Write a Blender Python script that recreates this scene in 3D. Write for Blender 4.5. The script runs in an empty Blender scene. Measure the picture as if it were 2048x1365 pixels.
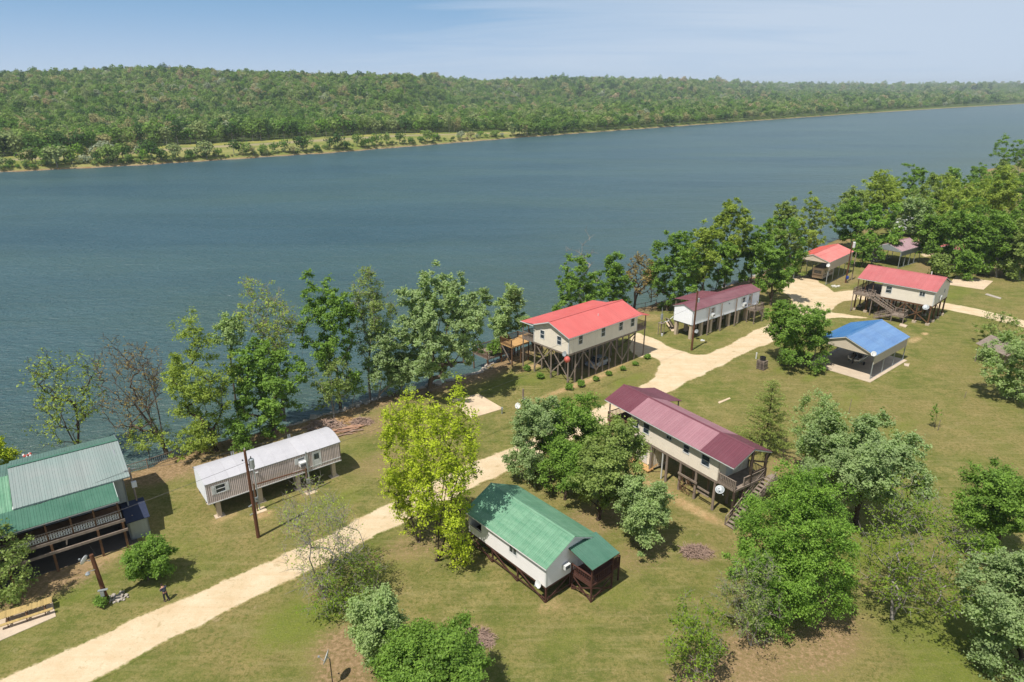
import bpy, bmesh, math, random
import numpy as np
from mathutils import Vector, Matrix
R = math.radians
scene = bpy.context.scene
col = scene.collection

# ------------------------------------------------------------------ camera, sky, sun, exposure
FPX, CAM_H = 1365.0, 42.0
PITCH = math.atan((682.5 - 176.0) / FPX)
cp, sp = math.cos(PITCH), math.sin(PITCH)
cam_d = bpy.data.cameras.new('camera')
cam = bpy.data.objects.new('camera', cam_d); col.objects.link(cam)
cam_d.sensor_width = 36; cam_d.lens = 36 * FPX / 2048
cam_d.clip_start = 0.5; cam_d.clip_end = 30000
cam.location = (0, 0, CAM_H); cam.rotation_euler = (R(90) - PITCH, 0, 0)
scene.camera = cam
scene.view_settings.view_transform = 'Standard'
scene.view_settings.look = 'None'
scene.view_settings.gamma = 1
scene.view_settings.use_curve_mapping = False
scene.view_settings.exposure = 0.14
scene.cycles.max_bounces = 6
scene.cycles.diffuse_bounces = 3
scene.cycles.transmission_bounces = 4
scene.cycles.transparent_max_bounces = 6
scene.cycles.volume_bounces = 0
scene.cycles.use_denoising = True

SUN_EL, SUN_AZ = R(62), R(220)      # azimuth clockwise from +Y: the sun stands behind and left of the camera
SUN_DIR = Vector((math.sin(SUN_AZ) * math.cos(SUN_EL), math.cos(SUN_AZ) * math.cos(SUN_EL), math.sin(SUN_EL)))
world = bpy.data.worlds.new('World'); scene.world = world; world.use_nodes = True
wn = world.node_tree; wn.nodes.clear()
def wnode(t, **k):
    n = wn.nodes.new(t)
    for a, b in k.items(): setattr(n, a, b)
    return n
sky = wnode('ShaderNodeTexSky', sky_type='NISHITA', sun_disc=False, sun_elevation=SUN_EL, sun_rotation=SUN_AZ, air_density=1.0, dust_density=0.6, ozone_density=1.6)
tc = wnode('ShaderNodeTexCoord')
# thin cirrus: noise on the sky direction divided by its height above the horizon
sep = wnode('ShaderNodeSeparateXYZ'); wn.links.new(tc.outputs['Generated'], sep.inputs[0])
def wmath(op, a, b=None, c=None):
    n = wnode('ShaderNodeMath', operation=op)
    for i, v in enumerate((a, b, c)):
        if v is None: continue
        if isinstance(v, (int, float)): n.inputs[i].default_value = v
        else: wn.links.new(v, n.inputs[i])
    return n.outputs[0]
zz = wmath('MAXIMUM', wmath('ADD', sep.outputs[2], 0.06), 0.02)
cx = wmath('DIVIDE', sep.outputs[0], zz); cy = wmath('DIVIDE', sep.outputs[1], zz)
cmb = wnode('ShaderNodeCombineXYZ'); wn.links.new(wmath('MULTIPLY', cx, 0.55), cmb.inputs[0]); wn.links.new(cy, cmb.inputs[1])
nz1 = wnode('ShaderNodeTexNoise'); nz1.inputs['Scale'].default_value = 0.42; nz1.inputs['Detail'].default_value = 9; nz1.inputs['Roughness'].default_value = 0.6; nz1.inputs['Distortion'].default_value = 0.8
wn.links.new(cmb.outputs[0], nz1.inputs['Vector'])
nz2 = wnode('ShaderNodeTexNoise'); nz2.inputs['Scale'].default_value = 0.16; nz2.inputs['Detail'].default_value = 3
wn.links.new(cmb.outputs[0], nz2.inputs['Vector'])
# the veil of cirrus is thicker towards the east (right of the camera), thin towards the west
veil = wmath('ADD', wmath('MULTIPLY', sep.outputs[0], 0.55), 0.04)
amt = wmath('ADD', wmath('ADD', wmath('MULTIPLY', nz1.outputs[0], 0.75), wmath('MULTIPLY', nz2.outputs[0], 0.65)), veil)
mr = wnode('ShaderNodeMapRange'); mr.inputs[1].default_value = 0.64; mr.inputs[2].default_value = 0.95; mr.inputs[3].default_value = 0.0; mr.inputs[4].default_value = 0.85
wn.links.new(amt, mr.inputs[0])
mx = wnode('ShaderNodeMixRGB'); mx.inputs[2].default_value = (10.8, 12.6, 15.0, 1)
lb = wnode('ShaderNodeMapRange'); lb.interpolation_type = 'SMOOTHSTEP'; lb.inputs[1].default_value = 0.02; lb.inputs[2].default_value = 0.42; lb.inputs[3].default_value = 1.0; lb.inputs[4].default_value = 0.0
wn.links.new(sep.outputs[2], lb.inputs[0])
mx0 = wnode('ShaderNodeMixRGB'); mx0.inputs[2].default_value = (4.5, 8.3, 13.2, 1); wn.links.new(lb.outputs[0], mx0.inputs[0]); wn.links.new(sky.outputs[0], mx0.inputs[1])
wn.links.new(mr.outputs[0], mx.inputs[0]); wn.links.new(mx0.outputs[0], mx.inputs[1])
# milky air low over the horizon
hz = wnode('ShaderNodeMapRange'); hz.interpolation_type = 'SMOOTHSTEP'
hz.inputs[1].default_value = -0.03; hz.inputs[2].default_value = 0.12; hz.inputs[3].default_value = 1.0; hz.inputs[4].default_value = 0.0
wn.links.new(sep.outputs[2], hz.inputs[0])
mx2 = wnode('ShaderNodeMixRGB'); mx2.inputs[2].default_value = (10.2, 12.3, 15.0, 1)
wn.links.new(hz.outputs[0], mx2.inputs[0]); wn.links.new(mx.outputs[0], mx2.inputs[1])
bg = wnode('ShaderNodeBackground'); bg.inputs['Strength'].default_value = 0.05
wo = wnode('ShaderNodeOutputWorld')
wn.links.new(mx2.outputs[0], bg.inputs[0]); wn.links.new(bg.outputs[0], wo.inputs[0])

sun_d = bpy.data.lights.new('sun', 'SUN'); sun_d.energy = 4.9; sun_d.angle = R(0.53); sun_d.color = (1.0, 0.955, 0.88)
sun = bpy.data.objects.new('sun', sun_d); col.objects.link(sun)
sun.location = (-60, -60, 120); sun.rotation_euler = (-SUN_DIR).to_track_quat('-Z', 'Y').to_euler()

# ------------------------------------------------------------------ helpers
WZ = -2.0                       # water level; the cabins' lawn is z = 0
def at(px, py, z=0.0):          # where the sight line through a photograph pixel meets height z
    yd = py - 682.5
    k = (CAM_H - z) / (yd * cp + FPX * sp)
    return Vector(((px - 1024) * k, (FPX * cp - yd * sp) * k, z))
def rise(py, y):                # height seen at pixel row py above a point at distance y
    yd = py - 682.5
    return CAM_H - y / (FPX * cp - yd * sp) * (yd * cp + FPX * sp)
def lin(r, g, b):               # colour given as sRGB 0-255
    f = lambda v: ((v / 255 + 0.055) / 1.055) ** 2.4 if v > 10 else v / 255 / 12.92
    return (f(r), f(g), f(b), 1)

def tag(o, label=None, cat=None, group=None, kind=None):
    if label: o['label'] = label
    if cat: o['category'] = cat
    if group: o['group'] = group
    if kind: o['kind'] = kind
    return o
def thing(name, label, cat, loc=(0, 0, 0), rz=0.0, group=None):
    o = bpy.data.objects.new(name, None); col.objects.link(o); o.empty_display_size = 0.3
    o.location = loc; o.rotation_euler = (0, 0, rz)
    return tag(o, label, cat, group)
def children(o): return CH.get(o.name, [])
CH = {}
def link(name, me, parent=None, loc=None, rot=None):
    o = bpy.data.objects.new(name, me); col.objects.link(o)
    if parent is not None:
        o.parent = parent; CH.setdefault(parent.name, []).append(o)
    if loc is not None: o.location = loc
    if rot is not None: o.rotation_euler = rot
    return o
def copy_thing(root, loc, rz=None, label=None, scale=None, group=None):
    r = root.copy(); col.objects.link(r); r.location = loc
    if rz is not None: r.rotation_euler = (0, 0, rz)
    if label: r['label'] = label
    if group: r['group'] = group
    if scale: r.scale = scale
    for ch in children(root):
        c_ = ch.copy(); col.objects.link(c_); c_.parent = r
        CH.setdefault(r.name, []).append(c_)
        for g in children(ch):
            d_ = g.copy(); col.objects.link(d_); d_.parent = c_
            CH.setdefault(c_.name, []).append(d_)
    return r

class MB:
    def __init__(s): s.v = []; s.f = []; s.m = []; s.smooth = False
    def add(s, vs, fs, mi=0):
        n = len(s.v); s.v.extend([tuple(p) for p in vs]); s.f.extend([tuple(i + n for i in f) for f in fs]); s.m.extend([mi] * len(fs)); return s
    def box(s, x0, x1, y0, y1, z0, z1, mi=0):
        return s.add([(x0, y0, z0), (x1, y0, z0), (x1, y1, z0), (x0, y1, z0), (x0, y0, z1), (x1, y0, z1), (x1, y1, z1), (x0, y1, z1)],
                     [(0, 3, 2, 1), (4, 5, 6, 7), (0, 1, 5, 4), (1, 2, 6, 5), (2, 3, 7, 6), (3, 0, 4, 7)], mi)
    def beam(s, p0, p1, w, h, mi=0):     # square beam, h across the vertical
        p0, p1 = Vector(p0), Vector(p1); d = (p1 - p0).normalized()
        up = Vector((0, 0, 1)) if abs(d.z) < 0.95 else Vector((0, 1, 0))
        a = d.cross(up).normalized(); b = a.cross(d).normalized()
        vs = []
        for p in (p0, p1):
            for i, j in ((-1, -1), (1, -1), (1, 1), (-1, 1)): vs.append(p + a * (i * w / 2) + b * (j * h / 2))
        return s.add(vs, [(0, 1, 2, 3), (7, 6, 5, 4), (0, 4, 5, 1), (1, 5, 6, 2), (2, 6, 7, 3), (3, 7, 4, 0)], mi)
    def tube(s, pts, rs, n=8, mi=0, cap=True):
        pts = [Vector(p) for p in pts]
        if isinstance(rs, (int, float)): rs = [rs] * len(pts)
        vs = []; base = Vector((0.31, 0.17, 0.93))
        for i, p in enumerate(pts):
            d = (pts[min(i + 1, len(pts) - 1)] - pts[max(i - 1, 0)]).normalized()
            u = base if abs(d.dot(base)) < 0.9 else Vector((1, 0, 0))
            a = d.cross(u).normalized(); b = d.cross(a)
            for k in range(n):
                t = 2 * math.pi * k / n
                vs.append(p + (a * math.cos(t) + b * math.sin(t)) * rs[i])
        fs = []
        for i in range(len(pts) - 1):
            for k in range(n):
                fs.append((i * n + k, i * n + (k + 1) % n, (i + 1) * n + (k + 1) % n, (i + 1) * n + k))
        if cap:
            fs.append(tuple(range(n))[::-1]); fs.append(tuple(range((len(pts) - 1) * n, len(pts) * n)))
        return s.add(vs, fs, mi)
    def lathe(s, c, prof, n=12, axis=(0, 0, 1), mi=0):    # prof: (radius, height) along the axis
        ax = Vector(axis).normalized(); u = Vector((1, 0, 0)) if abs(ax.x) < 0.9 else Vector((0, 1, 0))
        a = ax.cross(u).normalized(); b = ax.cross(a); c = Vector(c); vs = []
        for r, h in prof:
            for k in range(n):
                t = 2 * math.pi * k / n
                vs.append(c + ax * h + (a * math.cos(t) + b * math.sin(t)) * r)
        fs = [(i * n + k, i * n + (k + 1) % n, (i + 1) * n + (k + 1) % n, (i + 1) * n + k) for i in range(len(prof) - 1) for k in range(n)]
        fs += [tuple(range(n))[::-1], tuple(range((len(prof) - 1) * n, len(prof) * n))]
        return s.add(vs, fs, mi)
    def mesh(s, name, mat):
        me = bpy.data.meshes.new(name); me.from_pydata(s.v, [], s.f)
        for m in (mat if isinstance(mat, (list, tuple)) else [mat]): me.materials.append(m)
        if any(s.m): me.polygons.foreach_set('material_index', s.m)
        if s.smooth: me.polygons.foreach_set('use_smooth', [True] * len(s.f))
        me.update(); return me
    def build(s, name, mat, parent=None, loc=None, rot=None):
        return link(name, s.mesh(name, mat), parent, loc, rot)
def np_mesh(name, v, f, mat, smooth=False, attr=None):
    """v (n,3), f (m,k) arrays of equal-sided faces; attr: {name: (domain, values)}"""
    me = bpy.data.meshes.new(name); v = np.asarray(v, np.float32); f = np.asarray(f, np.int32); m, k = f.shape
    me.vertices.add(len(v)); me.vertices.foreach_set('co', v.ravel())
    me.loops.add(m * k); me.loops.foreach_set('vertex_index', f.ravel())
    me.polygons.add(m); me.polygons.foreach_set('loop_start', np.arange(0, m * k, k, dtype=np.int32))
    try: me.polygons.foreach_set('loop_total', np.full(m, k, np.int32))
    except Exception: pass
    if smooth: me.polygons.foreach_set('use_smooth', np.ones(m, bool))
    me.materials.append(mat)
    me.update(calc_edges=True)
    for an, (dom, val) in (attr or {}).items():
        a = me.attributes.new(an, 'FLOAT', dom); a.data.foreach_set('value', np.asarray(val, np.float32))
    return me

# ------------------------------------------------------------------ materials
class NT:
    def __init__(s, name):
        s.m = bpy.data.materials.new(name); s.m.use_nodes = True; s.t = s.m.node_tree; s.t.nodes.clear()
        s.out = s.n('ShaderNodeOutputMaterial'); s.tc = s.n('ShaderNodeTexCoord')
    def n(s, t, **k):
        x = s.t.nodes.new(t)
        for a, b in k.items(): setattr(x, a, b)
        return x
    def l(s, a, b): s.t.links.new(a, b)
    def noise(s, scale, detail=3, rough=0.55, vec=None, dist=0.0, sc3=None):
        n = s.n('ShaderNodeTexNoise'); n.inputs['Scale'].default_value = scale; n.inputs['Detail'].default_value = detail
        n.inputs['Roughness'].default_value = rough; n.inputs['Distortion'].default_value = dist
        v = vec or s.tc.outputs['Object']
        if sc3:
            mp = s.n('ShaderNodeMapping'); mp.inputs['Scale'].default_value = sc3; s.l(v, mp.inputs[0]); v = mp.outputs[0]
        s.l(v, n.inputs['Vector']); return n.outputs[0]
    def ramp(s, fac, a, b, v0=0.0, v1=1.0):
        n = s.n('ShaderNodeMapRange'); n.inputs[1].default_value = a; n.inputs[2].default_value = b; n.inputs[3].default_value = v0; n.inputs[4].default_value = v1
        s.l(fac, n.inputs[0]); return n.outputs[0]
    def mix(s, fac, a, b, mode='MIX'):
        n = s.n('ShaderNodeMixRGB', blend_type=mode)
        for i, v in ((0, fac), (1, a), (2, b)):
            if isinstance(v, (int, float)): n.inputs[i].default_value = v
            elif isinstance(v, tuple): n.inputs[i].default_value = v if len(v) == 4 else v + (1,)
            else: s.l(v, n.inputs[i])
        return n.outputs[0]
    def math(s, op, a, b=None):
        n = s.n('ShaderNodeMath', operation=op)
        for i, v in enumerate((a, b)):
            if v is None: continue
            if isinstance(v, (int, float)): n.inputs[i].default_value = v
            else: s.l(v, n.inputs[i])
        return n.outputs[0]
    def bump(s, h, strength=0.3, dist=0.05):
        n = s.n('ShaderNodeBump'); n.inputs['Strength'].default_value = strength; n.inputs['Distance'].default_value = dist; s.l(h, n.inputs['Height']); return n.outputs[0]
    def pbsdf(s, color, rough=0.8, bump=None, spec=0.3, metal=0.0):
        b = s.n('ShaderNodeBsdfPrincipled'); b.inputs['Roughness'].default_value = rough
        b.inputs['Specular IOR Level'].default_value = spec; b.inputs['Metallic'].default_value = metal
        if isinstance(color, tuple): b.inputs['Base Color'].default_value = color
        else: s.l(color, b.inputs['Base Color'])
        if bump is not None: s.l(bump, b.inputs['Normal'])
        return b
    def done(s, b): s.l(b.outputs[0], s.out.inputs[0]); return s.m

def mat_plain(name, c, rough=0.7, var=0.25, scale=2.5, fine=14.0, spec=0.3, metal=0.0, streak=None, bump=0.0):
    t = NT(name)
    n1 = t.noise(scale, 5, 0.6, sc3=streak); n2 = t.noise(fine, 3, 0.6, sc3=streak)
    f = t.math('ADD', t.math('MULTIPLY', n1, 0.65), t.math('MULTIPLY', n2, 0.35))
    f = t.ramp(f, 0.3, 0.7, 1 - var, 1 + var * 0.6)
    k = t.n('ShaderNodeCombineXYZ'); [t.l(f, k.inputs[i]) for i in range(3)]
    cc = t.mix(1.0, c, k.outputs[0], 'MULTIPLY')
    bp = t.bump(n2, bump, 0.02) if bump else None
    return t.done(t.pbsdf(cc, rough, bp, spec, metal))
def mat_roof(name, c, fade, amount=0.4, rough=0.42, scale=0.55, rust=None, ang=None):
    t = NT(name); gp_ = t.n('ShaderNodeNewGeometry').outputs['Position']
    if ang is not None:      # dirt bands running along the ridge
        mr_ = t.n('ShaderNodeMapping', vector_type='TEXTURE'); mr_.inputs['Rotation'].default_value = (0, 0, ang); mr_.inputs['Scale'].default_value = (5.0, .8, .8); t.l(gp_, mr_.inputs[0]); v1 = mr_.outputs[0]
    else: v1 = gp_
    n1 = t.noise(scale, 6, 0.62, v1); n2 = t.noise(3.5, 5, 0.65, gp_); n3 = t.noise(24, 2, 0.5, gp_)
    f = t.ramp(t.math('ADD', t.math('MULTIPLY', n1, 0.7), t.math('MULTIPLY', n2, 0.3)), 0.36, 0.64, 0, amount)
    cc = t.mix(f, c, fade)
    oi = t.n('ShaderNodeObjectInfo')
    v = t.ramp(oi.outputs['Random'], 0, 1, 0.95, 1.04)
    k = t.n('ShaderNodeCombineXYZ'); [t.l(t.math('MULTIPLY', v, t.ramp(n3, 0.3, 0.7, 0.96, 1.04)), k.inputs[i]) for i in range(3)]
    cc = t.mix(1.0, cc, k.outputs[0], 'MULTIPLY')
    if rust: cc = t.mix(t.ramp(t.noise(1.7, 7, 0.7), 0.62, 0.72, 0, 0.7), cc, rust)
    return t.done(t.pbsdf(cc, rough, t.bump(n2, 0.06, 0.02), 0.35))
def mat_leaf(name, dark, light, rough=0.55, trans=0.45, spec=0.25, sheen=None):
    t = NT(name); dark = tuple(v * 1.5 for v in dark[:3]) + (1,); light = tuple(v * 1.62 for v in light[:3]) + (1,)
    a = t.n('ShaderNodeAttribute', attribute_name='tint')
    cc = t.mix(a.outputs['Fac'], dark, light)
    if sheen:      # pale undersides
        g = t.n('ShaderNodeNewGeometry'); cc = t.mix(t.math('MULTIPLY', g.outputs['Backfacing'], 0.55), cc, sheen)
    d = t.pbsdf(cc, rough, None, spec)
    tr = t.n('ShaderNodeBsdfTranslucent'); t.l(t.mix(1.0, cc, (0.95, 1.0, 0.42, 1), 'MULTIPLY'), tr.inputs[0])
    m = t.n('ShaderNodeMixShader'); m.inputs[0].default_value = trans; t.l(d.outputs[0], m.inputs[1]); t.l(tr.outputs[0], m.inputs[2])
    return t.done(m)

M = {}
M['bark'] = mat_plain('bark', lin(104, 92, 80), 0.95, 0.45, 3.0, 22.0, 0.1, streak=(1, 1, 0.25), bump=0.5)
M['bark_gray'] = mat_plain('pale_bark', lin(150, 143, 134), 0.95, 0.35, 3.0, 20.0, 0.1, bump=0.3)
M['bark_dark'] = mat_plain('dark_bark', lin(78, 66, 56), 0.95, 0.4, 3.0, 20.0, 0.1, bump=0.3)
M['weathered'] = mat_plain('weathered_wood', lin(142, 128, 116), 0.9, 0.4, 2.2, 16.0, 0.1, streak=(1, 1, 0.2), bump=0.3)
M['wood_brown'] = mat_plain('brown_wood', lin(112, 84, 62), 0.9, 0.4, 2.2, 16.0, 0.1, streak=(1, 1, 0.2), bump=0.3)
M['wood_stain'] = mat_plain('dark_stained_wood', lin(86, 58, 50), 0.75, 0.25, 2.2, 16.0, 0.2, bump=0.2)
M['wood_new'] = mat_plain('new_wood', lin(196, 156, 106), 0.85, 0.3, 2.2, 16.0, 0.1, bump=0.2)
M['pole_wood'] = mat_plain('creosote_pole_wood', lin(102, 70, 52), 0.9, 0.4, 1.6, 14.0, 0.1, streak=(1, 1, 0.15), bump=0.3)
M['white'] = mat_plain('white_paint', lin(212, 212, 210), 0.6, 0.08, 1.2, 12, 0.3)
M['galv'] = mat_plain('galvanised_steel', lin(158, 164, 166), 0.45, 0.15, 2, 14, 0.5, metal=0.3)
M['dark_metal'] = mat_plain('dark_metal', lin(46, 46, 48), 0.5, 0.2, 2, 14, 0.4)
M['beige_siding'] = mat_plain('beige_siding', lin(232, 222, 206), 0.7, 0.09, 0.8, 10, 0.2)
M['cream_siding'] = mat_plain('cream_siding', lin(240, 229, 212), 0.7, 0.1, 0.8, 10, 0.2)
M['vinyl'] = mat_plain('white_vinyl_siding', lin(232, 228, 226), 0.6, 0.06, 0.8, 10, 0.3)
M['white_siding'] = mat_plain('bright_white_siding', lin(242, 244, 248), 0.6, 0.04, 0.8, 10, 0.3)
M['carport_tan'] = mat_plain('tan_sheet_metal', lin(204, 190, 172), 0.5, 0.08, 0.8, 10, 0.35)
M['black_fascia'] = mat_plain('black_rubber', lin(28, 28, 30), 0.8, 0.2, 2, 14, 0.2)
M['blue_paint'] = mat_plain('blue_plastic', lin(40, 64, 140), 0.5, 0.1)
M['blue_shaded'] = mat_plain('shade_darkened_blue_sheet', lin(44, 52, 74), 0.6, 0.2)  # lean-to roof blue, darkened in colour for the shade it stands in
M['red_paint'] = mat_plain('red_plastic', lin(196, 96, 84), 0.5, 0.08)
M['concrete'] = mat_plain('old_concrete', lin(196, 178, 156), 0.9, 0.22, 0.7, 9, 0.15, bump=0.2)
M['concrete_tan'] = mat_plain('tan_concrete', lin(206, 184, 156), 0.95, 0.25, 0.6, 8, 0.1, bump=0.2)
M['slab_shade'] = mat_plain('shade_darkened_concrete_floor', lin(84, 78, 72), 0.9, 0.25, 0.6, 8, 0.15, bump=0.1)  # concrete darkened in colour to deepen the shade under the river house
M['rock'] = mat_plain('limestone_rock', lin(176, 166, 154), 0.95, 0.4, 0.8, 7, 0.1, bump=0.4)
M['twig'] = mat_plain('dead_twigs', lin(158, 134, 120), 0.95, 0.35, 1.5, 12, 0.1)
M['log'] = mat_plain('dry_logs', lin(180, 142, 118), 0.95, 0.35, 1.2, 12, 0.1)
M['straw'] = mat_plain('dry_straw', lin(200, 164, 114), 0.95, 0.3, 2, 16, 0.1)
M['cloth_yellow'] = mat_plain('yellow_plank', lin(184, 158, 104), 0.85, 0.55, 6, 24, 0.2)
M['wire'] = mat_plain('wire', lin(60, 60, 60), 0.5, 0.1)
M['skin'] = mat_plain('skin', lin(190, 140, 115), 0.6, 0.05)
M['shirt'] = mat_plain('dark_grey_shirt', lin(62, 66, 78), 0.9, 0.15)
M['trousers'] = mat_plain('black_trousers', lin(44, 46, 54), 0.9, 0.15)
M['hair'] = mat_plain('dark_hair', lin(40, 30, 26), 0.8, 0.2)
M['tyre'] = mat_plain('tyre_rubber', lin(30, 30, 30), 0.85, 0.1)
M['silver_paint'] = mat_plain('silver_car_paint', lin(170, 176, 186), 0.25, 0.04, spec=0.6, metal=0.3)
M['boat_white'] = mat_plain('boat_gelcoat', lin(216, 216, 210), 0.3, 0.06, spec=0.5)
M['camper'] = mat_plain('camper_skin', lin(178, 162, 144), 0.4, 0.08, spec=0.4)
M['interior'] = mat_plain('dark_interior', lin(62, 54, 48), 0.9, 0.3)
M['tarp_white'] = mat_plain('white_tarp', lin(214, 208, 196), 0.8, 0.12)
def mat_glass():
    t = NT('window_glass'); n = t.noise(1.3, 3)
    cc = t.mix(t.ramp(n, 0.4, 0.6), lin(30, 38, 46), lin(70, 82, 92))
    return t.done(t.pbsdf(cc, 0.06, t.bump(n, 0.03, 0.02), 0.8))
M['glass'] = mat_glass()
M['r_red'] = mat_roof('red_metal_roof', lin(194, 94, 90), lin(204, 112, 106), 0.5, 0.5)
M['r_red2'] = mat_roof('faded_red_metal_roof', lin(178, 98, 98), lin(190, 118, 116), 0.5, 0.5)
M['r_redcp'] = mat_roof('bright_red_metal_roof', lin(188, 78, 70), lin(200, 120, 108), 0.5, 0.4)
M['r_maroon'] = mat_roof('maroon_metal_roof', lin(108, 62, 72), lin(122, 78, 86), 0.5, 0.42)
M['r_maroon_l'] = mat_roof('faded_maroon_metal_roof', lin(154, 110, 118), lin(168, 128, 134), 0.6, 0.45)
M['r_maroon_w'] = mat_roof('dull_maroon_metal_roof', lin(112, 66, 74), lin(136, 94, 100), 0.5, 0.45)
M['r_mauve'] = mat_roof('mauve_metal_roof', lin(138, 98, 106), lin(156, 124, 130), 0.5, 0.4)
M['r_green'] = mat_roof('green_metal_roof', lin(92, 138, 110), lin(134, 170, 142), 0.65, 0.45, 1.6, ang=R(131.3))
M['r_green_d'] = mat_roof('dark_green_metal_roof', lin(66, 106, 88), lin(90, 126, 108), 0.6, 0.45)
M['r_gray'] = mat_roof('bare_grey_metal_roof', lin(142, 150, 146), lin(118, 144, 138), 0.5, 0.4, 0.35)
M['r_greenold'] = mat_roof('old_green_metal_roof', lin(100, 126, 116), lin(78, 110, 98), 0.7, 0.5, 0.5)
M['r_blue'] = mat_roof('blue_metal_roof', lin(50, 102, 156), lin(96, 140, 180), 0.6, 0.4, 1.0, ang=R(40.5))
M['r_trailer'] = mat_roof('grey_coated_roof', lin(178, 176, 180), lin(196, 194, 196), 0.6, 0.6, 0.8)
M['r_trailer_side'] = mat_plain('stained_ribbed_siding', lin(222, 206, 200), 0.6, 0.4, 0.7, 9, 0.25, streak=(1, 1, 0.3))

M['groove'] = mat_plain('shaded_siding_groove', lin(160, 144, 138), 0.8, 0.3)  # rib shading painted in: wall between the ribs darker than the ribs

# ground cover: three masks (litter, lush, sand) live on the ground mesh, noise breaks up their borders
def ground_nodes(t, g):
    big = t.noise(0.055, 5, 0.62, g); mid = t.noise(0.42, 6, 0.68, g); fine = t.noise(2.6, 5, 0.72, g); vf = t.noise(8.0, 4, 0.8, g)
    mow = t.noise(1.0, 4, 0.6, g, sc3=(0.16, 1.5, 1))
    c = t.mix(t.ramp(mid, 0.40, 0.60), lin(104, 109, 56), lin(142, 131, 82))
    c = t.mix(t.ramp(big, 0.44, 0.60, 0, 0.6), c, lin(152, 132, 90))
    c = t.mix(t.ramp(fine, 0.46, 0.62, 0, 0.75), c, lin(90, 98, 44))
    c = t.mix(t.ramp(t.noise(1.15, 5, 0.7, g, dist=0.6), 0.60, 0.72, 0, 0.65), c, lin(166, 146, 112))
    c = t.mix(t.ramp(t.noise(0.16, 5, 0.65, g, dist=1.0), 0.46, 0.62, 0, 0.40), c, lin(98, 110, 46))
    c = t.mix(t.ramp(mow, 0.52, 0.72, 0, 0.45), c, lin(160, 146, 102))
    return c, mid, fine, vf, big
def vattr(t, name): return t.n('ShaderNodeAttribute', attribute_name=name).outputs['Fac']
def thresh(t, m, n, w=0.14):      # mask m against noise n
    return t.ramp(t.math('ADD', m, t.math('MULTIPLY', t.math('SUBTRACT', n, 0.5), 1.1)), 0.5 - w, 0.5 + w)
def mat_ground():
    t = NT('lawn'); g = t.tc.outputs['Object']
    c, mid, fine, vf, big = ground_nodes(t, g)
    c = t.mix(t.math('MULTIPLY', thresh(t, vattr(t, 'lush'), mid, 0.3), 0.7), c, t.mix(t.ramp(fine, 0.35, 0.65), lin(84, 108, 36), lin(124, 134, 52)))
    c = t.mix(thresh(t, vattr(t, 'sand'), fine, 0.2), c, t.mix(t.ramp(mid, 0.3, 0.7), lin(206, 176, 134), lin(170, 136, 98)))
    lit = t.mix(t.ramp(fine, 0.35, 0.65), lin(118, 96, 68), lin(170, 142, 110))
    lit = t.mix(t.ramp(vf, 0.55, 0.7, 0, 0.6), lit, lin(196, 168, 140))
    c = t.mix(thresh(t, vattr(t, 'litter'), fine, 0.2), c, lit)
    c = t.mix(t.ramp(vf, 0.42, 0.62, 0, 0.5), c, t.mix(1.0, c, (0.42, 0.5, 0.34, 1), 'MULTIPLY')); c = t.mix(t.ramp(t.noise(4.5, 4, 0.8, g), 0.54, 0.68, 0, 0.32), c, lin(166, 150, 110))
    h = t.math('ADD', t.math('MULTIPLY', fine, 0.5), t.math('MULTIPLY', vf, 0.5))
    return t.done(t.pbsdf(c, 1.0, t.bump(h, 0.9, 0.12), 0.05))
M['ground'] = mat_ground()
def mat_gravel():
    t = NT('gravel'); g = t.tc.outputs['Object']
    gc, mid, fine, vf, big = ground_nodes(t, g)
    c = t.mix(t.ramp(mid, 0.35, 0.66), lin(212, 194, 164), lin(198, 176, 142))
    c = t.mix(t.ramp(vf, 0.4, 0.75, 0, 0.45), c, lin(184, 160, 130))
    st = t.n('ShaderNodeMapping'); st.inputs['Rotation'].default_value = (0, 0, R(-40)); st.inputs['Scale'].default_value = (.10, 1.15, 1); t.l(g, st.inputs[0])
    ru = t.noise(1.0, 4, 0.6, st.outputs[0]); c = t.mix(t.ramp(ru, 0.50, 0.64, 0, 0.3), c, lin(190, 160, 122))
    c = t.mix(t.ramp(t.noise(0.8, 5, 0.7, g, dist=0.5), 0.60, 0.70, 0, 0.55), c, lin(160, 138, 100))
    e = thresh(t, vattr(t, 'edge'), fine, 0.2)         # grass creeping in from the verge
    c = t.mix(e, c, gc)
    return t.done(t.pbsdf(c, 1.0, t.bump(t.math('ADD', fine, vf), 0.5, 0.05), 0.05))
M['gravel'] = mat_gravel()
def mat_far_ground():
    t = NT('far_bank_ground'); g = t.tc.outputs['Object']
    mid = t.noise(0.03, 5, 0.6, g); f = t.noise(0.3, 4, 0.7, g)
    c = t.mix(t.ramp(mid, 0.4, 0.6), lin(116, 124, 62), lin(146, 140, 88))
    c = t.mix(t.ramp(f, 0.5, 0.7, 0, 0.6), c, lin(100, 112, 56))
    yl = t.math('MULTIPLY', vattr(t, 'flower'), t.ramp(t.noise(0.06, 4, 0.6, g), 0.45, 0.6)); c = t.mix(t.math('MULTIPLY', yl, 0.7), c, lin(170, 160, 52))
    c = t.mix(vattr(t, 'track'), c, lin(158, 140, 122))
    c = t.mix(vattr(t, 'wood'), c, lin(84, 98, 50))
    c = t.mix(vattr(t, 'mud'), c, t.mix(t.ramp(f, 0.35, 0.65), lin(132, 94, 72), lin(160, 138, 116)))
    return t.done(t.pbsdf(c, 1.0, t.bump(f, 0.4, 0.3), 0.05))
M['far_ground'] = mat_far_ground()
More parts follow.
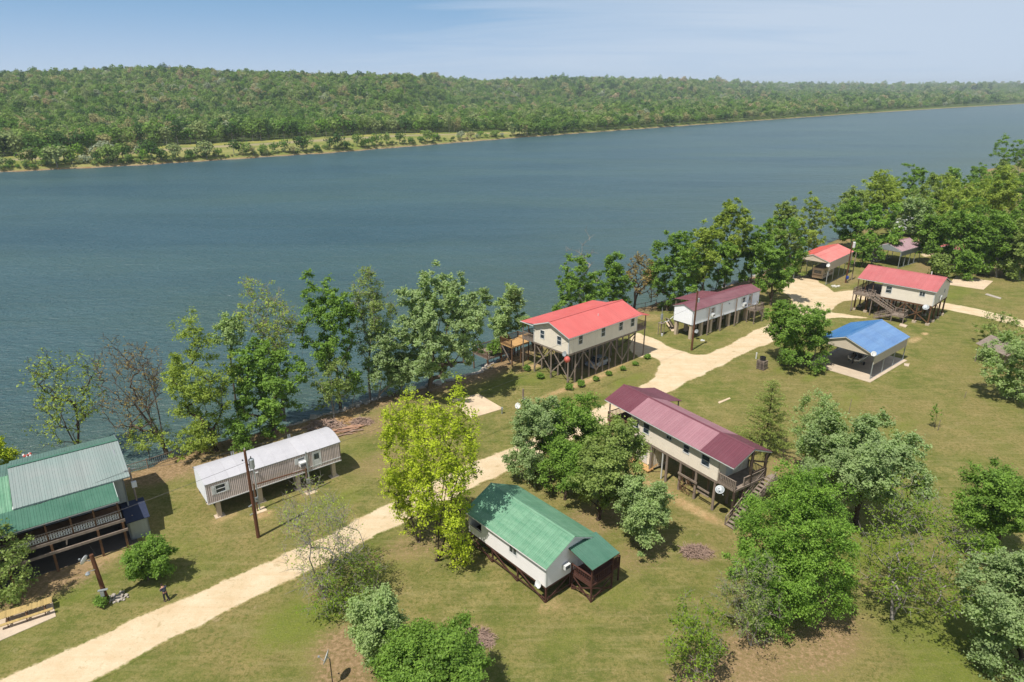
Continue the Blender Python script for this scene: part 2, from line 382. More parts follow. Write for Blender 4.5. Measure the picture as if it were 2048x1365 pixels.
def mat_water():
    t = NT('river_water'); g = t.tc.outputs['Object']
    # wind ripples: crests run across the river, three sizes
    def rot(a, sx, sy):
        mp = t.n('ShaderNodeMapping'); mp.inputs['Rotation'].default_value = (0, 0, a); mp.inputs['Scale'].default_value = (sx, sy, 1); t.l(g, mp.inputs[0]); return mp.outputs[0]
    w1 = t.noise(0.55, 4, 0.6, rot(R(-28), 0.7, 1.5), 0.9)
    w2 = t.noise(1.7, 3, 0.6, rot(R(-32), 0.6, 1.6), 0.4)
    w4 = t.noise(0.02, 5, 0.65, rot(R(-30), 0.35, 1.5), 1.2)
    w3 = t.noise(0.09, 4, 0.6, rot(R(-25), 0.4, 1.2), 0.8)
    h = t.math('ADD', t.math('ADD', t.math('MULTIPLY', w1, 0.55), t.math('MULTIPLY', w2, 0.22)), t.math('MULTIPLY', w3, 0.9))
    silt = t.noise(0.012, 5, 0.6, rot(R(-40), 0.5, 1.6), 0.5)
    c = t.mix(t.ramp(silt, 0.38, 0.64), lin(48, 78, 86), lin(64, 90, 88))
    c = t.mix(vattr(t, 'shallow'), c, lin(72, 90, 72))
    c = t.mix(t.ramp(w4, 0.42, 0.62, 0, 0.35), c, lin(68, 98, 108)); c = t.mix(t.ramp(w1, 0.42, 0.66, 0, 0.22), c, lin(70, 100, 106))
    fo = t.noise(0.75, 5, 0.75, rot(R(-30), 0.6, 1.8), 0.5)
    fk = t.noise(0.05, 2, 0.5, g)
    foam = t.math('MULTIPLY', t.ramp(fo, 0.70, 0.74), t.ramp(fk, 0.50, 0.60))
    c = t.mix(foam, c, (0.75, 0.78, 0.78, 1))
    b = t.pbsdf(c, 0.3, t.bump(h, 1.0, 1.5), 0.32)
    t.l(t.ramp(foam, 0, 1, 0.34, 0.9), b.inputs['Roughness'])
    return t.done(b)
M['water'] = mat_water()

SPEC = {}   # leaf materials by kind of tree
SPEC['yellow'] = mat_leaf('yellow_green_leaves', lin(112, 126, 28), lin(176, 188, 56))
SPEC['maple'] = mat_leaf('maple_leaves', lin(72, 100, 36), lin(126, 154, 68))
SPEC['green'] = mat_leaf('green_leaves', lin(74, 102, 36), lin(122, 150, 64))
SPEC['oak'] = mat_leaf('willow_oak_leaves', lin(72, 104, 34), lin(130, 160, 66))
SPEC['silver'] = mat_leaf('silver_maple_leaves', lin(80, 104, 46), lin(136, 160, 88), sheen=lin(172, 188, 140))
SPEC['pale'] = mat_leaf('pale_cottonwood_leaves', lin(90, 114, 48), lin(144, 168, 88), sheen=lin(176, 192, 140))
SPEC['olive'] = mat_leaf('young_olive_leaves', lin(102, 120, 42), lin(148, 162, 74))
SPEC['dusty'] = mat_leaf('dusty_green_leaves', lin(86, 106, 48), lin(138, 152, 84))
SPEC['cypress'] = mat_leaf('cypress_needles', lin(98, 114, 50), lin(144, 154, 86))
SPEC['spring'] = mat_leaf('young_green_leaves', lin(76, 98, 24), lin(122, 144, 48))
SPEC['rust'] = mat_leaf('russet_buds', lin(116, 96, 58), lin(146, 132, 76))

# ------------------------------------------------------------------ terrain
BANK = [at(*p) for p in [(-500, 1230), (-200, 1090), (0, 1010), (140, 972), (255, 950), (340, 918), (430, 886), (520, 864), (600, 848), (690, 820), (780, 790), (880, 768), (960, 745), (1015, 716),
                         (1060, 690), (1150, 652), (1230, 628), (1300, 612), (1380, 592), (1460, 572), (1560, 532), (1650, 492), (1750, 446), (1850, 405), (1960, 350), (2060, 305), (2140, 280)]]
BANK = [(p.x, p.y) for p in BANK]
dxy = (BANK[-1][0] - BANK[-2][0], BANK[-1][1] - BANK[-2][1]); BANK.append((BANK[-1][0] + 15 * dxy[0], BANK[-1][1] + 15 * dxy[1]))
BANK.insert(0, (BANK[0][0] - 300, BANK[0][1] - 330)); BANK = np.array(BANK)
def bank_dist(x, y):            # signed distance to the river bank edge, positive over the water
    x = np.asarray(x, float); y = np.asarray(y, float); best = np.full(x.shape, 1e18); sg = np.zeros(x.shape)
    for a, b in zip(BANK[:-1], BANK[1:]):
        d = b - a; L2 = d @ d; u = np.clip(((x - a[0]) * d[0] + (y - a[1]) * d[1]) / L2, 0, 1)
        ex, ey = x - a[0] - u * d[0], y - a[1] - u * d[1]; q = ex * ex + ey * ey; m = q < best
        best = np.where(m, q, best); sg = np.where(m, np.sign(d[0] * ey - d[1] * ex), sg)
    return np.sqrt(best) * sg
def wob(x, y, f, s=0.0): return (np.sin(x * f + s + 1.7 * np.sin(y * f * 0.63 + s * 2)) + np.sin(y * f * 1.31 + s * 3 + 1.3 * np.sin(x * f * 0.83 + s))) * 0.5
def land_z(x, y):
    d = bank_dist(x, y)
    d = d + 0.35 * wob(x, y, 1.3, 2) + 0.2 * wob(x, y, 3.1, 5)
    z = np.where(d < 0, 0.0, np.where(d < 3.2, -2.4 * (d / 3.2) ** 1.1, np.maximum(-2.4 - (d - 3.2) * 0.4, -6)))
    return z + np.where(d < -14, 0.0, 0.06 * wob(x, y, 0.7, 1) * np.clip((d + 14) / 10, 0, 1))
def spaced(lo, a, b, hi, step, grow=1.12):
    v = list(np.arange(a, b + step, step)); s = step
    while v[-1] < hi: s *= grow; v.append(v[-1] + s)
    s = step; w = [v[0]]
    while w[-1] > lo: s *= grow; w.append(w[-1] - s)
    return np.array(w[:0:-1] + v)
def grid_faces(ny, nx):
    i = np.arange((ny - 1) * (nx - 1)); r = i // (nx - 1) * nx + i % (nx - 1)
    return np.stack([r, r + 1, r + nx + 1, r + nx], 1)
xs = spaced(-700, -62, 100, 2600, 0.62); ys = spaced(-160, 26, 150, 2600, 0.62)
X, Y = np.meshgrid(xs, ys); X = X.ravel(); Y = Y.ravel(); Z = land_z(X, Y)
def blobs(lst):                 # (px, py, radius x, radius y in metres, strength)
    m = np.zeros(X.shape)
    for px, py, rx, ry, s_ in lst:
        c = at(px, py); ca, sa = math.cos(R(40)), math.sin(R(40))
        u = (X - c.x) * ca + (Y - c.y) * sa; v = -(X - c.x) * sa + (Y - c.y) * ca
        q = np.sqrt((u / rx) ** 2 + (v / ry) ** 2)
        m = np.maximum(m, s_ * np.clip(1.5 - q, 0, 1))
    return m
bd = bank_dist(X, Y)
litter = np.clip(1 - np.abs(bd + 1.0) / 4.5, 0, 1) * 0.85
litter = np.maximum(litter, blobs([(330, 940, 6, 3.5, .75), (470, 915, 8, 3, .65), (620, 880, 8, 3.5, .6), (740, 850, 5, 4, .55), (160, 1010, 5, 6, .6), (90, 1170, 6, 2.5, .7), (700, 1300, 3.5, 3.5, .7), (690, 1350, 3, 3, .65), (944, 1280, 2, 1.6, .75),
    (1400, 1106, 2.4, 1.8, .5), (1500, 1300, 7, 2.6, .62), (1420, 1345, 7, 2.4, .65), (1650, 1290, 6, 2.5, .62), (1530, 1350, 8, 1.6, .6), (1640, 880, 4, 3, .5), (1840, 870, 7, 2, .3), (1190, 1040, 5, 3.5, .5), (1290, 1105, 5, 3, .45), (990, 985, 3, 3, .4), (850, 1080, 6, 3, .5),
    (1320, 612, 6, 3, .5), (1480, 590, 14, 4, .6), (1690, 560, 9, 4, .5), (1900, 520, 26, 5, .6), (1740, 590, 6, 3.5, .55), (640, 1190, 2, 1.5, .5), (760, 925, 5, 3, .45), (1560, 935, 6, 2, .5), (1990, 540, 14, 5, .6), (1330, 590, 4, 3, .4)]))
sand = blobs([(1160, 768, 10, .9, .62), (1060, 735, 4, 1.2, .6), (1220, 738, 7, .8, .5), (1180, 730, 6, 4, .4), (1330, 985, 1.0, 6.5, .55), (1390, 1020, 1.0, 4.5, .62), (1350, 960, 4, 6, .4), (160, 1135, 5, 1.0, .62), (150, 1110, 7, 3.5, .55), (1560, 660, 1.5, 1, .4), (1850, 668, 1.1, .7, .7), (1830, 680, 3, 1, .55),
    (1830, 610, 8, 6, .42), (1060, 1150, 1.0, 4.5, .4), (1100, 1212, 2, 1, .45), (1300, 636, 4, 3, .45), (1470, 620, 3, 2, .4), (450, 1035, 2, 1, .5), (525, 1030, 1.5, .8, .6), (620, 985, 1.2, .6, .6), (1800, 722, .9, 3.5, .4), (500, 985, 5, 2, .3), (1690, 585, 4, 2, .5), (1850, 480, 28, 3.5, .6), (1960, 500, 24, 3, .6), (1440, 803, 1.5, .5, .3), (1310, 945, 5, 2.4, .4)])
lush = blobs([(610, 1240, 4.5, 3.2, .8), (700, 1180, 5, 3, .5), (330, 1170, 4, 2, .4), (650, 1010, 5, 2, .55), (1260, 760, 5, 1.5, .55), (1010, 770, 6, 2, .55), (1560, 740, 2.2, 1, .6), (1620, 755, 2.4, 1, .65), (1560, 1250, 3, 1.6, .75), (1730, 1100, 5, 3.2, .7), (1860, 1250, 6, 3, .6), (1240, 1190, 3, 2, .5),
    (1700, 800, 4, 2, .45), (1800, 860, 4, 1.5, .5), (1900, 1330, 10, 3, .6), (1130, 1280, 4, 1.5, .4), (1350, 640, 4, 2, .55), (1900, 590, 12, 3, .5), (1980, 700, 10, 4, .4), (340, 1110, 5, 2, .35), (1800, 1180, 5, 2, .5), (110, 1210, 3, 1, .5), (1070, 760, 3, 1.5, .5), (1620, 1320, 5, 2, .4)])
me = np_mesh('ground', np.stack([X, Y, Z], 1), grid_faces(len(ys), len(xs)), M['ground'], True, {'litter': ('POINT', litter), 'sand': ('POINT', sand), 'lush': ('POINT', lush)})
tag(link('ground', me), 'mown lawn and sandy soil sloping to the river bank', kind='structure')

# river
xs2 = spaced(-2500, -80, 120, 7000, 3.0, 1.10); ys2 = spaced(-400, 20, 200, 7000, 3.0, 1.10)
WX, WY = np.meshgrid(xs2, ys2); wd = bank_dist(WX.ravel(), WY.ravel())
me = np_mesh('river', np.stack([WX.ravel(), WY.ravel(), np.full(WX.size, WZ)], 1), grid_faces(len(ys2), len(xs2)), M['water'], True, {'shallow': ('POINT', np.clip(1 - wd / 110, 0, 1) ** 1.5 * 0.8)})
tag(link('river', me), 'wide grey green river rippled by the wind', kind='structure')

# far bank: shore line measured at water level, terrain laid out from it
SHORE = [at(px, py, WZ) for px, py in [(-420, 368), (-200, 356), (0, 345.5), (160, 337), (300, 330), (420, 322), (540, 314), (640, 308), (840, 292), (1024, 277), (1230, 262), (1470, 245), (1700, 229), (1900, 216.5), (2048, 208), (2160, 202.5)]]
SHORE = np.array([(p.x, p.y) for p in SHORE])
dd = SHORE[-1] - SHORE[-2]; SHORE = np.vstack([SHORE[0] - (SHORE[1] - SHORE[0]) * 4, SHORE, SHORE[-1] + dd * 6])
slen = np.concatenate([[0], np.cumsum(np.hypot(*np.diff(SHORE, axis=0).T))])
def shore_xy(s): return np.stack([np.interp(s, slen, SHORE[:, 0]), np.interp(s, slen, SHORE[:, 1])], -1)
def s_of_px(px):                # arc length where the shore is seen at picture column px
    q = np.linspace(0, slen[-1], 8000); P_ = shore_xy(q); dep = P_[:, 1] * cp + (CAM_H + 2) * sp
    c_ = np.where(dep > 1, 1024 + FPX * P_[:, 0] / np.maximum(dep, 1), -9999); return float(np.interp(px, c_, q))
nrm = SHORE[-3] - SHORE[2]; nrm = np.array([-nrm[1], nrm[0]]) / np.hypot(*nrm)
SK = np.array([(-900, 156), (-300, 153), (0, 146), (150, 140), (300, 135), (370, 134), (440, 142), (600, 144), (700, 149), (810, 149), (860, 154), (900, 161), (960, 165), (1040, 161), (1150, 158), (1260, 161), (1380, 162), (1440, 168), (1500, 173), (1700, 175.5), (2048, 173), (2500, 173)], float)
def ridge_far(px): return np.interp(px, [800, 950, 1400, 1560], [1350, 2300, 2700, 5200])
def far_z(x, y, d):
    px = 1024 + FPX * x / np.maximum(y * cp + CAM_H * sp, 1)
    Yr = ridge_far(px); ytop = np.interp(px, SK[:, 0], SK[:, 1])
    yd = ytop - 682.5
    zr = CAM_H - Yr / (FPX * cp - yd * sp) * (yd * cp + FPX * sp) - 15
    Y0 = np.minimum(430 + np.clip(px, 0, 2500) * 0.9, Yr * 0.62)
    u = np.clip((y - Y0) / (Yr - Y0), 0, 1); u = u * u * (3 - 2 * u) * 0.6 + u * 0.4
    hill = zr * u + (wob(x, y, 0.013, 1.2) * 7 + wob(x, y, 0.029, 4) * 3.2) * np.clip(u * 5, 0, 1) * (1 - u ** 4)
    hill = hill * np.clip((d - 90) / 160, 0, 1)
    base = np.where(d < 0, d * 0.35 - 2, np.where(d < 5, -2 + 2.6 * d / 5, 0.6 + np.clip((d - 5) / 60, 0, 1) * 0.8))
    return np.maximum(base, -6) + np.maximum(hill, 0)
ss = np.concatenate([np.arange(0, s_of_px(-120), 40), np.arange(s_of_px(-120), s_of_px(1300), 3.5), np.arange(s_of_px(1300), s_of_px(2100), 14), np.arange(s_of_px(2100), slen[-1], 120)])
ds = np.array([-14, -6, -3, -1.2, 0, 1, 2, 3.2, 5, 7, 9, 12, 16, 20, 26, 32, 38, 44, 50, 56, 62, 68, 74, 80, 86, 92, 100, 112, 128, 150, 180, 220, 270, 330, 400, 480, 570, 670, 780, 900, 1050, 1200, 1400, 1650, 1950, 2300, 2800, 3500, 4500, 6000, 8000.])
S_, D_ = np.meshgrid(ss, ds); S_ = S_.ravel(); D_ = D_.ravel(); pxy = shore_xy(S_) + nrm * (D_ + np.where(np.abs(D_) < 12, 0.9 * np.sin(S_ * .21) + 0.7 * np.sin(S_ * .077 + 1) + .5 * np.sin(S_ * .53), 0))[:, None]
S1000 = s_of_px(1080); S200 = s_of_px(230)
def field_w(s): return np.interp(s, [s_of_px(-60), S200, s_of_px(420), s_of_px(700), s_of_px(900), S1000], [62, 72, 98, 108, 100, 24])
FZ = far_z(pxy[:, 0], pxy[:, 1], D_)
fw = field_w(S_); isf = (S_ < S1000)
mud = np.clip(1 - np.abs(D_ + 0.2) / 2.4, 0, 1)
wood = np.where(isf, np.clip((D_ - fw) / 4, 0, 1), np.clip((D_ - 1.2) / 1.5, 0, 1))
trk = np.where(isf, np.clip(1 - np.abs(D_ - fw * 0.66) / (fw * 0.13), 0, 1) * 0.75, 0)
me = np_mesh('far_bank', np.column_stack([pxy, FZ]), grid_faces(len(ds), len(ss)), M['far_ground'], True,
             {'mud': ('POINT', mud), 'wood': ('POINT', wood), 'track': ('POINT', trk), 'flower': ('POINT', np.where(isf, np.clip(1 - np.abs(D_ - fw * .88) / 9, 0, 1), 0))})
tag(link('far_bank', me), 'grassy far bank and hills across the river', kind='structure')

# gravel road, one outline with ragged edges
def outline(pts, step=0.35, amp=0.22, seed=1):
    P_ = [at(*p).xy for p in pts]; out = []; rr = random.Random(seed); ph = [rr.uniform(0, 6) for _ in range(4)]; acc = 0
    for a, b in zip(P_, P_[1:] + P_[:1]):
        L = (b - a).length; n = max(1, int(L / step)); d = (b - a) / L; nn = Vector((-d.y, d.x))
        for i in range(n):
            acc += L / n; w = math.sin(acc * .9 + ph[0]) + .7 * math.sin(acc * 2.3 + ph[1]) + .5 * math.sin(acc * 5.1 + ph[2]) + rr.uniform(-.5, .5)
            w *= min(1, i / 3, (n - i) / 3) if n > 6 else 0
            out.append(a + (b - a) * (i / n) + nn * (w * amp * .5))
    return out
def flat_sheet(name, pts, z, mat, label, margin=0.8, kind='structure', amp=0.22, seed=1):
    o2 = outline(pts, amp=amp, seed=seed); bm = bmesh.new()
    n = len(o2); A = sum(o2[i].x * o2[(i + 1) % n].y - o2[(i + 1) % n].x * o2[i].y for i in range(n))
    if A < 0: o2 = o2[::-1]
    arr = np.array([(p.x, p.y) for p in o2]); sm = arr.copy()
    for _ in range(4): sm = (np.roll(sm, 1, 0) + sm + np.roll(sm, -1, 0)) / 3
    t_ = np.roll(sm, -3, 0) - np.roll(sm, 3, 0); nn = np.column_stack([t_[:, 1], -t_[:, 0]]) / np.maximum(np.hypot(t_[:, 0], t_[:, 1]), 1e-6)[:, None]
    inner = [bm.verts.new((p[0], p[1], z)) for p in sm]; outer = [bm.verts.new((p[0], p[1], z)) for p in arr + nn * margin]
    lay = None
    fc = bmesh.ops.triangle_fill(bm, use_beauty=True, edges=[bm.edges.new((inner[i], inner[(i + 1) % n])) for i in range(n)])
    for i in range(n):
        try: bm.faces.new((inner[i], outer[i], outer[(i + 1) % n], inner[(i + 1) % n]))
        except ValueError: pass
    bmesh.ops.recalc_face_normals(bm, faces=bm.faces)
    for f in bm.faces:
        if f.normal.z < 0: f.normal_flip()
    me_ = bpy.data.meshes.new(name); bm.to_mesh(me_); bm.free(); me_.materials.append(mat)
    a_ = me_.attributes.new('edge', 'FLOAT', 'POINT'); a_.data.foreach_set('value', np.array([0.22] * n + [1.0] * n, np.float32))
    return tag(link(name, me_), label, kind=kind)
ROAD = [(-120, 1420), (0, 1364), (98, 1321), (195, 1278), (273, 1239), (332, 1215), (391, 1192), (469, 1158), (520, 1133), (594, 1100), (641, 1081), (730, 1035), (820, 985), (884, 957), (957, 922), (1023, 899), (1120, 850), (1220, 806), (1297, 768), (1318, 744), (1322, 722), (1300, 710),
        (1278, 716), (1262, 700), (1262, 676), (1274, 666), (1306, 678), (1344, 698), (1385, 711), (1414, 711), (1444, 698), (1473, 684), (1502, 667), (1540, 649), (1572, 628), (1588, 610), (1580, 592), (1555, 578), (1580, 558), (1610, 548), (1654, 575), (1668, 586), (1716, 580), (1713, 600),
        (1688, 602), (1668, 612), (1661, 626), (1736, 636), (1660, 636), (1625, 645), (1585, 663), (1540, 685), (1488, 706), (1453, 725), (1423, 740), (1385, 758), (1338, 783), (1230, 838), (1100, 900), (1023, 936), (950, 972), (870, 1012), (780, 1056), (720, 1086), (625, 1137), (547, 1172), (488, 1203), (422, 1237), (352, 1269), (293, 1300), (234, 1335), (168, 1366), (60, 1430)]
flat_sheet('gravel_road', ROAD, 0.03, M['gravel'], 'pale sand gravel road past the cabins', margin=.45, seed=3, amp=0.35)
flat_sheet('dirt_track', [(1716, 581), (1800, 596), (1893, 607), (1960, 620), (2060, 645), (2240, 690), (2240, 704), (2060, 658), (1960, 633), (1893, 619), (1800, 606), (1713, 599)], 0.024, M['gravel'], 'narrow dirt track passing behind the red roofed cabin', 0.45, seed=8)
flat_sheet('upper_gravel_lane', [(1840, 500), (1900, 476), (1990, 462), (2080, 470), (2080, 486), (1990, 482), (1910, 500), (1850, 514)], 0.028, M['gravel'], 'sandy lane behind the trees at the right', 1.0, seed=9)

# ------------------------------------------------------------------ trees
rng = np.random.default_rng(11)
def unit(v): return v / np.maximum(np.linalg.norm(v, axis=-1, keepdims=True), 1e-9)
def leaf_quads(C, N, size, asp, r):
    """folded quads at centres C with rough normals N"""
    n = len(C); a = unit(np.cross(N, r.normal(size=(n, 3)))); b = np.cross(N, a); s = size[:, None]
    v = np.empty((n, 4, 3)); v[:, 0] = C - a * s; v[:, 1] = C - b * s * asp + N * s * 0.15; v[:, 2] = C + a * s; v[:, 3] = C + b * s * asp + N * s * 0.15
    return v.reshape(-1, 3), np.arange(n * 4).reshape(n, 4)
def leaf_tris(C, N, size, asp, r):
    n = len(C); a = unit(np.cross(N, r.normal(size=(n, 3)))); b = np.cross(N, a); s = size[:, None]; k = asp * 1.4 * r.uniform(.7, 1.25, (n, 1))
    v = np.empty((n, 3, 3)); v[:, 0] = C - a * s; v[:, 1] = C + a * s * .6 + b * s * k; v[:, 2] = C + a * s * .6 - b * s * k
    return v.reshape(-1, 3), np.arange(n * 3).reshape(n, 3)
def skeleton(targets, start, stems, trunk_r, r, sag=0.0, up=0.35):
    """greedy branching: every target hooks on to the nearest node lying nearer the trunk"""
    nodes = [np.array(p) for p in stems[0]]; par = [-1] + list(range(len(stems[0]) - 1))
    for st in stems[1:]:
        k = len(nodes); nodes += [np.array(p) for p in st]; par += [0] + list(range(k, k + len(st) - 1))
    order = np.argsort(np.linalg.norm(targets - np.array(start), axis=1)); NA = np.zeros((len(nodes) + len(targets) * 3 + 5, 3)); NA[:len(nodes)] = nodes; cnt = len(nodes)
    lead = [False] * cnt; first = cnt
    low = NA[:cnt, 2] < start[2] - 0.01
    dead = np.zeros(len(NA), bool); dead[:cnt] = low
    tips = []
    for ti in order:
        T = targets[ti]; A = NA[:cnt]; dv = T - A; dist = np.linalg.norm(dv, axis=1)
        pen = dist + np.maximum(0, A[:, 2] + 0.4 * np.hypot(dv[:, 0], dv[:, 1]) - T[2]) * 1.1 + np.where(dead[:cnt], 6, 0)
        j = int(np.argmin(pen)); P0 = NA[j]; L = dist[j]; prev = j
        for q in (0.4, 0.75):
            m = P0 + (T - P0) * q + r.normal(size=3) * L * 0.035 + np.array([0, 0, L * (up * q * (1 - q) - sag * q * q)])
            NA[cnt] = m; par.append(prev); prev = cnt; cnt += 1
        NA[cnt] = T; par.append(prev); tips.append(cnt); cnt += 1
    NA = NA[:cnt]; par = np.array(par); w = np.zeros(cnt); w[tips] = 1.0
    for i in range(cnt - 1, 0, -1):
        if par[i] >= 0: w[par[i]] += w[i]
    rad = trunk_r * np.sqrt(np.maximum(w, 0.3) / max(w[0], 1)) ** 1.22
    return NA, par, rad
def tubes_np(A, B, ra, rb, n):
    d = unit(B - A); u = np.tile(np.array([[0.31, 0.17, 0.93]]), (len(A), 1)); u[np.abs((d * u).sum(1)) > 0.93] = (1, 0, 0)
    a = unit(np.cross(d, u)); b = np.cross(d, a); m = len(A); v = np.empty((m, 2, n, 3))
    for k in range(n):
        t_ = 2 * math.pi * k / n; o = a * math.cos(t_) + b * math.sin(t_)
        v[:, 0, k] = A + o * ra[:, None]; v[:, 1, k] = B + o * rb[:, None]
    base = np.arange(m)[:, None, None] * 2 * n; k = np.arange(n)[None, :, None]
    f = np.concatenate([base + k, base + (k + 1) % n, base + n + (k + 1) % n, base + n + k], 2).reshape(-1, 4)
    return v.reshape(-1, 3), f
def grow(name, label, group, base, C, rad3, kind, seed, n_cl=170, leaves=38, lsize=0.17, spread=0.55, trunk_r=0.2, bark='bark', stems=1, lobes=9, lean=None, twig=0.012, hollow=2.2, droop=0.0, asp=0.5, tint=(0, 1), lobe_r=0.46, fill_top=0.0, clump_sd=None, upn=0.9, tk=0.0, leaf2=None, stem_h=0.6):
    r = np.random.default_rng(seed); base = np.array(base, float); C = np.array(C, float) - base; a, b, c_ = rad3
    # foliage masses inside the envelope, clump centres inside the masses
    lobes = int(lobes * 1.5); i_ = np.arange(lobes) + .5; ph_ = i_ * 2.39996 + r.uniform(0, 6); zl = 1 - 2 * i_ / lobes; rl_ = np.sqrt(1 - zl ** 2)     # masses spread evenly over the envelope, then jittered
    LC = np.stack([np.cos(ph_) * rl_, np.sin(ph_) * rl_, zl], 1) * r.uniform(0.45, 0.80, size=(lobes, 1)) + r.normal(size=(lobes, 3)) * .10; LR = r.uniform(0.65, 1.1, lobes) * lobe_r * .88
    LC = np.vstack([LC, [[0, 0, 0.4]], [[0, 0, -0.25]]]); LR = np.append(LR, [0.5, 0.5])
    k = r.integers(0, len(LC), n_cl); dirs = unit(r.normal(size=(n_cl, 3))); rr = r.uniform(0, 1, n_cl) ** (1 / hollow)
    U = LC[k] + dirs * (rr * LR[k])[:, None]
    if kind == 'cone': U = None
    nrmU = np.linalg.norm(U, axis=1); U = U * 1.04 / np.maximum(1, nrmU / 1.02)[:, None]
    U[:, :2] *= (1 + .22 * np.clip(-U[:, 2], 0, 1) - tk * np.clip(U[:, 2] + .3, 0, 1.3))[:, None]
    T = C + U * np.array([a, b, c_]); T[:, 2] = np.maximum(T[:, 2], 0.35)
    lo = C[2] - c_; start = np.array([0, 0, max(lo * 0.8, 0.5)]) if lo > 0.6 else np.array([0, 0, 0.6])
    st = []
    for q in range(stems):
        ph = 2 * math.pi * q / max(stems, 1) + seed; off = 0.0 if stems == 1 else 0.42
        top = C + np.array([math.cos(ph) * a * off, math.sin(ph) * b * off, c_ * (0.25 if stems == 1 else 0.1)])
        pts = [np.zeros(3)]; m0 = np.array([C[0] * .15 + (math.cos(ph) * .25 if stems > 1 else 0), C[1] * .15 + (math.sin(ph) * .25 if stems > 1 else 0), start[2]])
        pts += [m0 * 0.5 + r.normal(size=3) * 0.04, m0]
        for u in (0.3, 0.6, 0.85): pts.append(m0 + (top - m0) * u + r.normal(size=3) * 0.16 * np.array([1, 1, .3]))
        st.append(pts if q == 0 else pts[1:])
    NA, par, rad = skeleton(T, start, st, trunk_r, r, sag=droop, up=0.3)
    rad = np.maximum(rad, twig); rad[:3] *= (1.25, 1.05, 1.0)
    rad[:stems * 6 - 1] *= .8
    t = thing(name, label, 'tree', base, 0, group)
    idx = np.arange(1, len(NA)); A = NA[par[idx]]; B = NA[idx]; ra = np.minimum(rad[par[idx]], rad[idx] * 1.6); rb = rad[idx]; thick = rb > 0.055
    def part(nm, sel, n):
        if not sel.any(): return
        v, f = tubes_np(A[sel], B[sel], ra[sel], rb[sel], n); link(nm, np_mesh(nm, v, f, M[bark], True), t)
    trunk_sel = np.zeros(len(idx), bool); trunk_sel[:stems * 6 - 1] = True
    part('trunk', trunk_sel, 8); part('limbs', thick & ~trunk_sel, 5)
    for o_ in children(t):
        if o_.name.startswith('limbs'): o_['kind'] = 'stuff'
    tw = ~thick & ~trunk_sel
    # fine twigs beyond each clump centre
    nt = 3 if n_cl < 400 else 2
    tA = np.repeat(T, nt, 0); tB = tA + unit(unit(tA - np.array([C[0], C[1], C[2] - c_ * .6])) * 0.8 + r.normal(size=tA.shape) * 0.6) * (r.uniform(0.5, 1.3, (len(tA), 1)) * spread)
    AA = np.vstack([A[tw], tA]); BB = np.vstack([B[tw], tB]); q1 = np.concatenate([ra[tw], np.full(len(tA), twig)]); q2 = np.concatenate([rb[tw], np.full(len(tA), twig * .5)])
    v, f = tubes_np(AA, BB, q1, q2, 3); tag(link('twigs', np_mesh('twigs', v, f, M[bark], True), t), kind='stuff')
    if leaves > 0:
        per = r.poisson(leaves * 2.9, n_cl); lsize = lsize * (1.06 if base[1] > 75 else .88); ci = np.repeat(np.arange(n_cl), per); n = len(ci)
        sd = clump_sd or spread * 0.5
        cs = r.uniform(0.6, 1.4, n_cl)
        g = unit(r.normal(size=(n, 3))) * (np.abs(r.normal(size=(n, 1))) ** 0.7 * sd * 1.55) * cs[ci][:, None]; g[:, 2] *= 0.72
        if droop: g[:, 2] -= np.abs(g[:, 0] + g[:, 1]) * 0.35
        P_ = T[ci] + g
        P_[:, 2] = np.maximum(P_[:, 2], 0.15)
        out = unit(P_ - np.array([C[0], C[1], C[2] - c_ * 0.35]))
        Nn = unit(out * 0.55 + np.array([0, 0, upn]) + r.normal(size=(n, 3)) * 0.75)
        v, f = leaf_tris(P_, Nn, r.uniform(0.65, 1.3, n) * lsize, asp, r)
        cl = r.uniform(0, 1, n_cl); ti = np.clip(cl[ci] * 0.5 + r.uniform(0, 1, n) * 0.5, 0, 1); ti = tint[0] + (tint[1] - tint[0]) * ti
        link('crown', np_mesh('crown', v, f, SPEC[leaf2 or kind], False, {'tint': ('FACE', ti)}), t)
    return t
def tree_px(name, label, bx, by, x0, x1, y0, y1, kind, seed, group=None, z=0.0, ydep=0.0, **k):
    """tree standing on the ground point seen at (bx,by), its crown filling the given box of the photograph"""
    B = at(bx, by, z); dep = lambda zz: B.y * cp + (CAM_H - zz) * sp
    ym = (y0 + y1) / 2; zc = rise(ym, B.y); d = dep(zc); a = (x1 - x0) / 2 * d / FPX; E_ = (y1 - y0) / 2 * d / FPX
    phi = math.atan2(CAM_H - zc, math.hypot(B.x, B.y)); q = (E_ ** 2 - (a * math.sin(phi)) ** 2)
    c_ = math.sqrt(q) / math.cos(phi) if q > (0.45 * a * math.cos(phi)) ** 2 else 0.45 * a
    b = a if q > (0.45 * a * math.cos(phi)) ** 2 else max(0.5 * a, math.sqrt(max(E_ ** 2 - (c_ * math.cos(phi)) ** 2, 0.1)) / math.sin(phi))
    cxw = ((x0 + x1) / 2 - 1024) * d / FPX
    c_ *= 1.09; zc -= .08 * c_
    if zc - c_ < 0.15: top = zc + c_; c_ = (top - .15) / 2; zc = .15 + c_
    return grow(name, label, group, B, (cxw, B.y + ydep, zc), (a, b, c_), kind, seed, **k)

